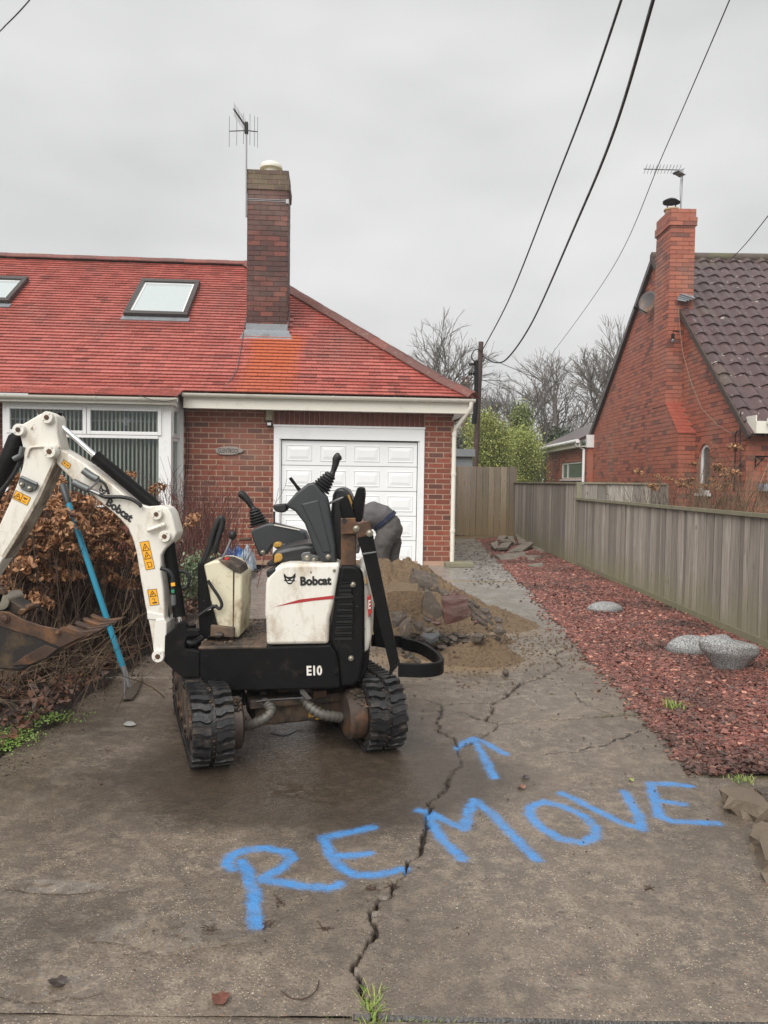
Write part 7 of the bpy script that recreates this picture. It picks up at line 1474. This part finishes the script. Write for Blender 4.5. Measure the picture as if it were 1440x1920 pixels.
# flat paving pieces at the far end of the gravel
rg_ = random.Random(21)
z7 = lambda x, y: (780+x/6.545, 900+y/6.545)
FAR = [([(1205, 730), (1350, 730), (1430, 830), (1290, 845)], 15.6, 'largest broken paving slab against the far fence'), ([(1000, 740), (1110, 735), (1100, 760), (990, 765)], 15.8, 'thin slab at the back left of the paving debris'), ([(1130, 740), (1190, 750), (1220, 830), (1130, 790)], 15.2, 'upright broken slab in the back of the paving debris'), ([(1030, 790), (1150, 785), (1160, 812), (1040, 815)], 14.9, 'thin slab in the middle of the paving debris'), ([(1050, 830), (1190, 820), (1140, 905), (1000, 890)], 14.2, 'wide pale slab in the middle of the paving debris'), ([(920, 850), (1000, 825), (1000, 870), (960, 880)], 14.4, 'slab at the left side of the paving debris'), ([(1130, 925), (1260, 870), (1400, 850), (1440, 870), (1300, 915)], 13.9, 'long slab reaching towards the fence'), ([(970, 960), (1350, 935), (1340, 1000), (1050, 990)], 13.1, 'long flat slab at the front of the paving debris'), ([(1360, 1000), (1450, 995), (1480, 1015), (1380, 1022)], 13.0, 'short slab beside the fence foot'), ([(1370, 1070), (1540, 1060), (1560, 1095), (1400, 1105)], 12.0, 'separate reddish slab lying nearer on the gravel'), ([(1390, 1120), (1530, 1112), (1535, 1135), (1400, 1140)], 11.6, 'nearest thin slab on the gravel'), ([(1400, 830), (1500, 840), (1520, 880), (1430, 880)], 14.2, 'slab leaning at the fence foot'), ([(1480, 870), (1600, 890), (1590, 925), (1480, 910)], 13.6, 'mossy slab at the right end of the paving debris'), ([(1300, 950), (1560, 965), (1540, 985), (1350, 985)], 12.9, 'thin mossy plank like slab by the fence')]
for k, (pts, Y, lb) in enumerate(FAR):
    P = [gr(*z7(*p)) for p in pts]; cx = sum(p.x for p in P)/len(P); cy = sum(p.y for p in P)/len(P); P = [Vector((p.x, cy+(p.y-cy)*1.0, .03+.05*rg_.random()+.05*(k < 7))) for p in P]; th = .05; m = M(); ti = Vector((rg_.gauss(0, .06), rg_.gauss(0, .04), 0)); P = [p+Vector((rg_.gauss(0, .02), rg_.gauss(0, .02), (p.x-cx)*ti.x+(p.y-cy)*ti.y)) for p in P]
    if P[0].x > 0 and (P[1]-P[0]).cross(P[2]-P[1]).z < 0: P = P[::-1]
    m.prism(P, (0, 0, -th)); o = m.build('flagstone_piece', simple('old_paving', (.25, .21, .17), .7, var=.45, sc=6, dirt=(.10, .09, .06), dsc=7, damt=(.5, .65)) if k == 0 else bpy.data.materials['old_paving'], bevel=.006); tag(o, lb, 'flagstone', 'broken paving slabs on the gravel')
# stones at the near right edge
z8 = lambda x, y: (1200+x/5.646, 1300+y/5.646)
def slabtop(f, top, th, mat, label, z=.07, name='broken_stone', group='broken stone pieces at the driveway edge'):
    P = [gr(*f(*p), z) for p in top]; rg_ = random.Random(int(top[0][0])); R_ = []
    for k in range(len(P)):
        a_, b_ = P[k], P[(k+1) % len(P)]; R_.append(a_)
        for t in (.3, .62): R_.append(a_.lerp(b_, t)+Vector((rg_.gauss(0, 1), rg_.gauss(0, 1), 0))*(b_-a_).length*.04)
    n_ = len(R_); B = [Vector((p.x+rg_.gauss(0, .012), p.y+rg_.gauss(0, .012), z-th*rg_.uniform(.55, .62))) for p in R_]; D = [Vector((p.x+rg_.gauss(0, .014), p.y+rg_.gauss(0, .014), z-th)) for p in R_]; c1 = sum(R_, Vector())/n_; m = M()
    m.add(R_+B+D+[c1], [(i, (i+1) % n_, 3*n_) for i in range(n_)]+[(i+n_*q, i+n_*(q+1), (i+1) % n_+n_*(q+1), (i+1) % n_+n_*q) for i in range(n_) for q in (0, 1)]); return tag(m.build(name, MT[mat]), label, 'broken stone', group)
slabtop(z8, [(830, 1010), (1010, 990), (1200, 1010), (1340, 1150), (1480, 1200), (1480, 1250), (1150, 1150), (940, 1090)], .075, 'tan', 'brown broken stone slab at the corner of gravel and driveway', .07)
slabtop(z8, [(1210, 1000), (1340, 990), (1480, 1010), (1480, 1080), (1290, 1060)], .06, 'rubble', 'small dark stone behind the brown slab at the right edge', .08)
slabtop(z8, [(1160, 1500), (1290, 1350), (1400, 1380), (1480, 1500), (1280, 1580)], .05, 'tan', 'light brown stone lump at the right edge', .05)
slabtop(z8, [(1280, 1480), (1400, 1440), (1520, 1450), (1560, 1800), (1330, 1760)], .08, 'tan', 'long stone slab cut by the right edge', .075)
# speckled ornamental stones
g = G('speckled_granite'); vv = g.vor(200, None, 'F1', 'Color'); s2 = g.n('ShaderNodeSeparateColor'); g.l(vv, s2.inputs[0]); c = g.mix(g.ramp(s2.outputs[0], .45, .55), (.12, .12, .12), (.33, .33, .32)); MT['speck'] = g.set(c, .55, 0, g.vor(75), .4, .003)
def ornament(u0, u1, vt, vb, label, shape=0):
    Y = gr((u0+u1)/2, vb).y; a_, b_ = at(u0, vb, Y), at(u1, vb, Y); cx = (a_.x+b_.x)/2; w_ = (b_.x-a_.x)/2; H_ = at((u0+u1)/2, vt, Y+.06).z*1.2; dp = w_*.62; m = M(); n_, k_ = 30, 16; vs = []; fs = []
    for j in range(k_+1):
        t = j/k_; z = H_*t; r_ = (math.sin(PI*min(1, .18+t*.82))**.5 if shape == 0 else (.42+.58*min(1, t/.62)**1.2)*(1 if t < .82 else math.sqrt(max(0, 1-((t-.82)/.18)**2)*.98+.02)))
        for i in range(n_):
            an = 2*PI*i/n_; px_ = math.cos(an); wob = 1+.07*math.sin(2*an+1)+.05*math.sin(3*an+t*3); tip = 1+.20*max(0, -px_)**6*(t if shape else .5)
            vs.append((cx+px_*w_*r_*wob*tip*(.93), Y+.08+math.sin(an)*dp*r_*wob, z*(1-.10*px_*(shape == 1))))
    for j in range(k_):
        for i in range(n_): fs.append((j*n_+i, j*n_+(i+1) % n_, (j+1)*n_+(i+1) % n_, (j+1)*n_+i))
    fs.append(tuple(range(k_*n_, (k_+1)*n_))); m.add(vs, fs); return tag(m.build('ornamental_stone', MT['speck'], None, smooth=60), label, 'stone', 'grey speckled ornamental stones')
ornament(1105, 1172, 1132, 1154, 'small flat grey speckled stone, alone on the red gravel'); ornament(1258, 1348, 1198, 1236, 'left stone of the pair of grey speckled stones'); ornament(1322, 1430, 1208, 1268, 'largest grey speckled stone, bowl shaped, right one of the pair', 1)
# ------------------------------------------------------------------ blue handled tool
z9 = lambda x, y: (x/3.428, 880+y/3.428)
BT = at(*z9(398, 92), 4.9); BB = gr(*z9(835, 1405)); T_ = empty('blue_handled_scraper', BB, 0, label='long tool with blue handle and flat steel blade leaning in the bush beside the boom', cat='tool')
d = BB-BT; tt = lambda k: BT+d*k; MT['blue'] = simple('blue_handle', (.02, .26, .40), .35, var=.2, sc=6, bs=.05, dirt=(.10, .10, .09), dsc=9, damt=(.6, .68))
m = M(); m.tube([tt(.092), tt(.90)], [.0185, .0185], 14); m.build('handle', MT['blue'], T_, smooth=50)
m = M(); m.tube([tt(0), tt(.008), tt(.096)], [.012, .0225, .0215], 14); m.build('grip', MT['greyplastic'], T_, smooth=50)
m = M(); m.tube([tt(.895), tt(.93), tt(.995)], [.0195, .017, .016], 12); m.build('socket', MT['steel'], T_, smooth=50)
m = M(); P = [gr(*z9(x, y), .01) for x, y in [(778, 1482), (850, 1478), (880, 1440), (922, 1338), (905, 1350), (830, 1412)]]; m.prism(P, (0, 0, .008)); m.build('blade', simple('worn_blade', (.16, .13, .10), .45, .5, var=.4), T_)
m = M(); m.tube([tt(.915), gr(*z9(800, 1470), .015)], .005, 6); m.build('stay', MT['steel'], T_)
# blue plastic sack near the garage
sk = at(438, 1050, 11.2); T_ = empty('blue_plastic_sack', (sk.x, 11.2, 0), 0, label='crumpled blue and clear plastic sack on the ground by the brick wall', cat='plastic sack')
for k, (dx_, col, w_) in enumerate([(0, (.03, .13, .38), .19), (.20, (.35, .42, .50), .12)]):
    n_ = 24; q = np.linspace(-1, 1, n_); a, b = np.meshgrid(q, q); z = .05+.26*np.clip(1-(a*a+b*b)*.8, 0, 1)**.6+(fbm(a*3+9+k, b*3, 3)-.5)*.22; z = np.where(np.maximum(abs(a), abs(b)) > .93, .0, z); V = np.stack([sk.x+dx_+a*w_*(1+.15*np.sin(b*5)), 11.2+b*.16, np.maximum(z, 0)], 2).reshape(-1, 3); i = np.arange((n_-1)*n_).reshape(n_-1, n_)[:, :-1].ravel()
    npmesh('sack' if k == 0 else 'clear_wrap', V, np.stack([i, i+1, i+n_+1, i+n_], 1), simple('blue_plastic' if k == 0 else 'clear_plastic', col, .25, var=.6, sc=12, bs=.3), T_)
# ------------------------------------------------------------------ person bending at the garage door
PYY = 9.0; PR = empty('person', (at(715, 1000, PYY).x, PYY, 0), 0, label='person in dark grey top and trousers bending down behind the sand heap', cat='person')
def skinmesh(name, nodes, edges, mat, parent, sub=2):
    """nodes: (x,y,z,rx,ry)"""
    me = bpy.data.meshes.new(name); inv = ROOT[parent].inverted(); me.from_pydata([tuple(inv @ Vector(n_[:3])) for n_ in nodes], edges, []); me.materials.append(mat); o = bpy.data.objects.new(name, me); link(o, parent)
    sk_ = o.modifiers.new('skin', 'SKIN'); sk_.use_smooth_shade = True; L_ = me.skin_vertices[0].data
    for i, n_ in enumerate(nodes): L_[i].radius = (n_[3], n_[4] if len(n_) > 4 else n_[3]); L_[i].use_root = (i == 0)
    ss = o.modifiers.new('sub', 'SUBSURF'); ss.levels = sub; ss.render_levels = sub
    if name in ('top', 'trousers'):
        ss.levels = ss.render_levels = 4; tx = bpy.data.textures.new('folds', 'CLOUDS'); tx.noise_scale = .085; tx.noise_depth = 3; dm_ = o.modifiers.new('folds', 'DISPLACE'); dm_.texture = tx; dm_.strength = .055; dm_.mid_level = .5
    return o
def pp(u, v, dy=0.0, *r): p = at(u, v, PYY+dy); return (p.x, p.y, p.z)+r
HIP = pp(727, 984, .0); 
def figure(k, arms=True):
    N = [pp(726, 985, 0, .135*k, .15*k), pp(712, 966, 0, .130*k, .155*k), pp(695, 961, 0, .14*k, .17*k), pp(676, 966, 0, .13*k, .17*k), pp(662, 978, 0, .07*k, .07*k)]
    E = [(0, 1), (1, 2), (2, 3), (3, 4)]; return N, E
skin_m = simple('skin', (.45, .24, .17), .5, bs=0, Subsurface_Weight=.1); topm = simple('grey_top', (.105, .098, .10), .9, var=.25, sc=9, bs=.6, bsc=14); trm = simple('grey_trousers', (.085, .078, .072), .9, var=.25, sc=9, bs=.6, bsc=12)
fz = lambda u, dy: (at(u, 1000, PYY+dy).x, PYY+dy, .07)
legs = [(0, 1, 2, 3)]
N = [pp(727, 990, 0, .085, .10), pp(710, 968, 0, .08, .10), pp(690, 966, 0, .09, .12), pp(674, 972, 0, .09, .12), pp(660, 984, 0, .055), pp(648, 996, 0, .075, .07), pp(644, 1004, 0, .05)]
E = [(0, 1), (1, 2), (2, 3), (3, 4), (4, 5), (5, 6)]
for dy in (-.17, .17):
    i = len(N); N += [pp(672, 980, dy, .055), pp(668, 1015, dy*1.1, .045), pp(660, 1048, dy*1.0, .032), pp(656, 1060, dy, .035, .02)]; E += [(3, i), (i, i+1), (i+1, i+2), (i+2, i+3)]
for dy, uf in ((-.12, 712), (.14, 738)):
    i = len(N); x_, y_, _ = fz(uf, dy); N += [pp(727, 998, dy*.8, .085), pp(uf+2, 1035, dy, .062), (x_+.01, y_, .30, .05), (x_, y_, .10, .042), (x_-.14, y_, .05, .04)]; E += [(0, i), (i, i+1), (i+1, i+2), (i+2, i+3), (i+3, i+4)]
skinmesh('body', N, E, skin_m, PR)
def garment(name, m, mat, amp=.009):
    o = m.build(name, mat, PR, smooth=180); r_ = o.modifiers.new('r', 'REMESH'); r_.mode = 'VOXEL'; r_.voxel_size = .011; r_.use_smooth_shade = True
    q = o.modifiers.new('sm', 'SMOOTH'); q.factor = .6; q.iterations = 9; tx = bpy.data.textures.new('folds', 'WOOD'); tx.wood_type = 'BANDNOISE'; tx.noise_scale = .11; tx.turbulence = 9; dm_ = o.modifiers.new('f', 'DISPLACE'); dm_.texture = tx; dm_.strength = amp; dm_.mid_level = .5; return o
def ptube(m, L_): m.tube([Vector(q[:3]) for q in L_], [q[3] for q in L_], 18)
m = M(); ptube(m, [pp(660, 990, 0, .09), pp(668, 984, 0, .145), pp(684, 971, 0, .165), pp(700, 966, 0, .168), pp(716, 971, 0, .162), pp(724, 980, 0, .158)])
for dy in (-.15, .15): ptube(m, [pp(674, 980, dy, .085), pp(668, 1010, dy*1.2, .066), pp(664, 1036, dy*1.15, .058)])
garment('top', m, topm)
m = M(); ptube(m, [pp(720, 975, 0, .14), pp(726, 984, 0, .165), pp(730, 994, 0, .168), pp(729, 1006, 0, .15), pp(727, 1014, 0, .10)])
for dy, uf in ((-.10, 716), (.11, 736)):
    x_, y_, _ = fz(uf, dy); ptube(m, [pp(728, 998, dy*.6, .13), pp(uf+1, 1022, dy, .112), pp(uf-1, 1042, dy, .093), (x_+.01, y_, .24, .078), (x_, y_, .10, .074)])
garment('trousers', m, trm, .008)
m = M(); A_, B_ = Vector(pp(718, 973, 0)), Vector(pp(723, 979, 0)); m.tube([A_, B_], [.171, .172], 28); m.build('waistband', simple('navy_waistband', (.012, .018, .05), .8), PR, smooth=60)
for dy, uf in ((-.11, 712), (.13, 738)):
    x_, y_, _ = fz(uf, dy); skinmesh('boot', [(x_+.03, y_, .06, .055), (x_-.06, y_, .05, .05, .052), (x_-.17, y_, .04, .038, .05), (x_+.01, y_, .14, .055)], [(0, 1), (1, 2), (0, 3)], MT['rubber'], PR)
hd = Vector(pp(645, 1004, 0)); m = M(); m.ball(hd, .105, 18, (.95, .8, 1.15)); m.build('head', skin_m, PR, smooth=True); m = M(); m.ball(hd+Vector((.02, 0, -.012)), .112, 16, (.95, .82, 1.05)); m.build('hair', simple('dark_hair', (.03, .02, .015), .8), PR, smooth=True)
for dy in (-.17, .17):
    c_ = Vector(pp(655, 1062, dy))
    for q in range(5): a_ = c_+Vector((.012*(q-2)*.6, .010*(q-2), 0)); m = M(); m.tube([a_, a_+Vector((-.012, .004*(q-2), -.035)), a_+Vector((-.008, .003*(q-2), -.062-.006*(2-abs(q-2))))], [.010, .0085, .007], 8); m.build('finger', skin_m, PR, smooth=60)
# ------------------------------------------------------------------ small things on the concrete
def leaf(u, v, r_, label, rot=0, col=(.16, .055, .035), curl=.012, name='fallen_leaf'):
    c_ = gr(u, v); n_ = 16; m = M(); rg_ = random.Random(int(u)); vs = [(c_.x, c_.y, .006)]
    for i in range(n_): a_ = 2*PI*i/n_; rr = r_*(1+.10*math.sin(5*a_)+rg_.uniform(-.08, .08))*(1 if abs(math.cos((a_-rot)/2)) > .1 else 1.25); vs.append((c_.x+math.cos(a_)*rr, c_.y+math.sin(a_)*rr*.95, .005+curl*(.35+.35*math.sin(2*a_+rot)+.2*math.sin(5*a_))+rg_.uniform(0, .0015)))
    m.add(vs, [(0, 1+i, 1+(i+1) % n_) for i in range(n_)]); o = m.build(name, simple('leaf_'+str(int(u)), col, .45, var=.4, sc=30, bs=.3, bsc=60), None); return tag(o, label, 'leaf')
leaf(413, 1876, .024, 'dull red round leaf lying at the bottom left of the driveway', 1); leaf(978, 1479, .018, 'small brown leaf scrap below the blue arrow', col=(.22, .10, .06)); leaf(1183, 1466, .013, 'tiny yellow green leaf above the letter V', col=(.30, .32, .08)); leaf(985, 1460, .018, 'dark wet leaf beside the blue arrow shaft', col=(.05, .045, .045)); leaf(1180, 1190, .05, 'orange brown leaf standing on the red gravel', col=(.35, .10, .03), curl=.07)
leaf(108, 1845, .022, 'dark wet leaf beside the puddle at bottom left', col=(.05, .035, .03))
c_ = gr(949, 1268); o = rocks('small_stone', np.array([c_.x]), np.array([c_.y]), np.array([.022]), .075, MT['rubble'], flat=.8, seed=3); tag(o, 'single brown stone lying on the concrete right of the heap', 'stone'); o.modifiers.new('s', 'SUBSURF').levels = 2
c_ = gr(862, 1232); o = rocks('small_stone', np.array([c_.x]), np.array([c_.y]), np.array([.02]), .07, MT['sand'], flat=.8, seed=4); tag(o, 'sandy stone at the foot of the small sand mound', 'stone')
P = [gr(243+11*math.cos(a_)*(1+.2*math.sin(3*a_)), 1360+4.5*math.sin(a_)) for a_ in np.linspace(0, 2*PI, 18)[:-1]]; m = M(); m.add([(p.x, p.y, .010) for p in P], [tuple(range(len(P)))]); tag(m.build('bird_dropping', simple('white_spot', (.5, .5, .46), .7, var=.4, sc=40)), 'small whitish spot on the concrete left of the track', 'spot')
m = M(); m.tube(curve([gr(*q, .008) for q in [(527, 1858), (548, 1872), (572, 1872), (592, 1858), (598, 1838)]]), [.0018]*33, 5); tag(m.build('twig', TW), 'thin dark bent twig on the concrete near the bottom', 'twig')
rg_ = random.Random(77)
for (u, v) in [(392, 1742), (525, 1690), (500, 1735), (200, 1405), (735, 1660), (700, 1665), (612, 1742), (1215, 1665)]:
    m = M()
    for q in range(9): a_ = gr(u+rg_.uniform(-9, 9), v+rg_.uniform(-4, 4), .004); b_ = a_+Vector((rg_.gauss(0, .014), rg_.gauss(0, .014), rg_.uniform(0, .006))); m.tube([a_, b_], [.0016, .001], 4)
    tag(m.build('plant_debris', TW), 'tiny scrap of dark plant debris on the concrete', 'debris', 'scraps of plant debris on the driveway')
# ------------------------------------------------------------------ damp air
hz_ = M().box(-155, 155, -45, 256, -1.2, 13).build('haze', bpy.data.materials.new('haze_air'), kind='stuff', label='thin damp haze in the air')
hm = hz_.data.materials[0]; hm.use_nodes = True; t_ = hm.node_tree; t_.nodes.clear(); o_ = t_.nodes.new('ShaderNodeOutputMaterial'); v_ = t_.nodes.new('ShaderNodeVolumePrincipled'); v_.inputs['Color'].default_value = (.93, .94, .95, 1); v_.inputs['Density'].default_value = .0021; v_.inputs['Anisotropy'].default_value = .2; t_.links.new(v_.outputs[0], o_.inputs['Volume'])
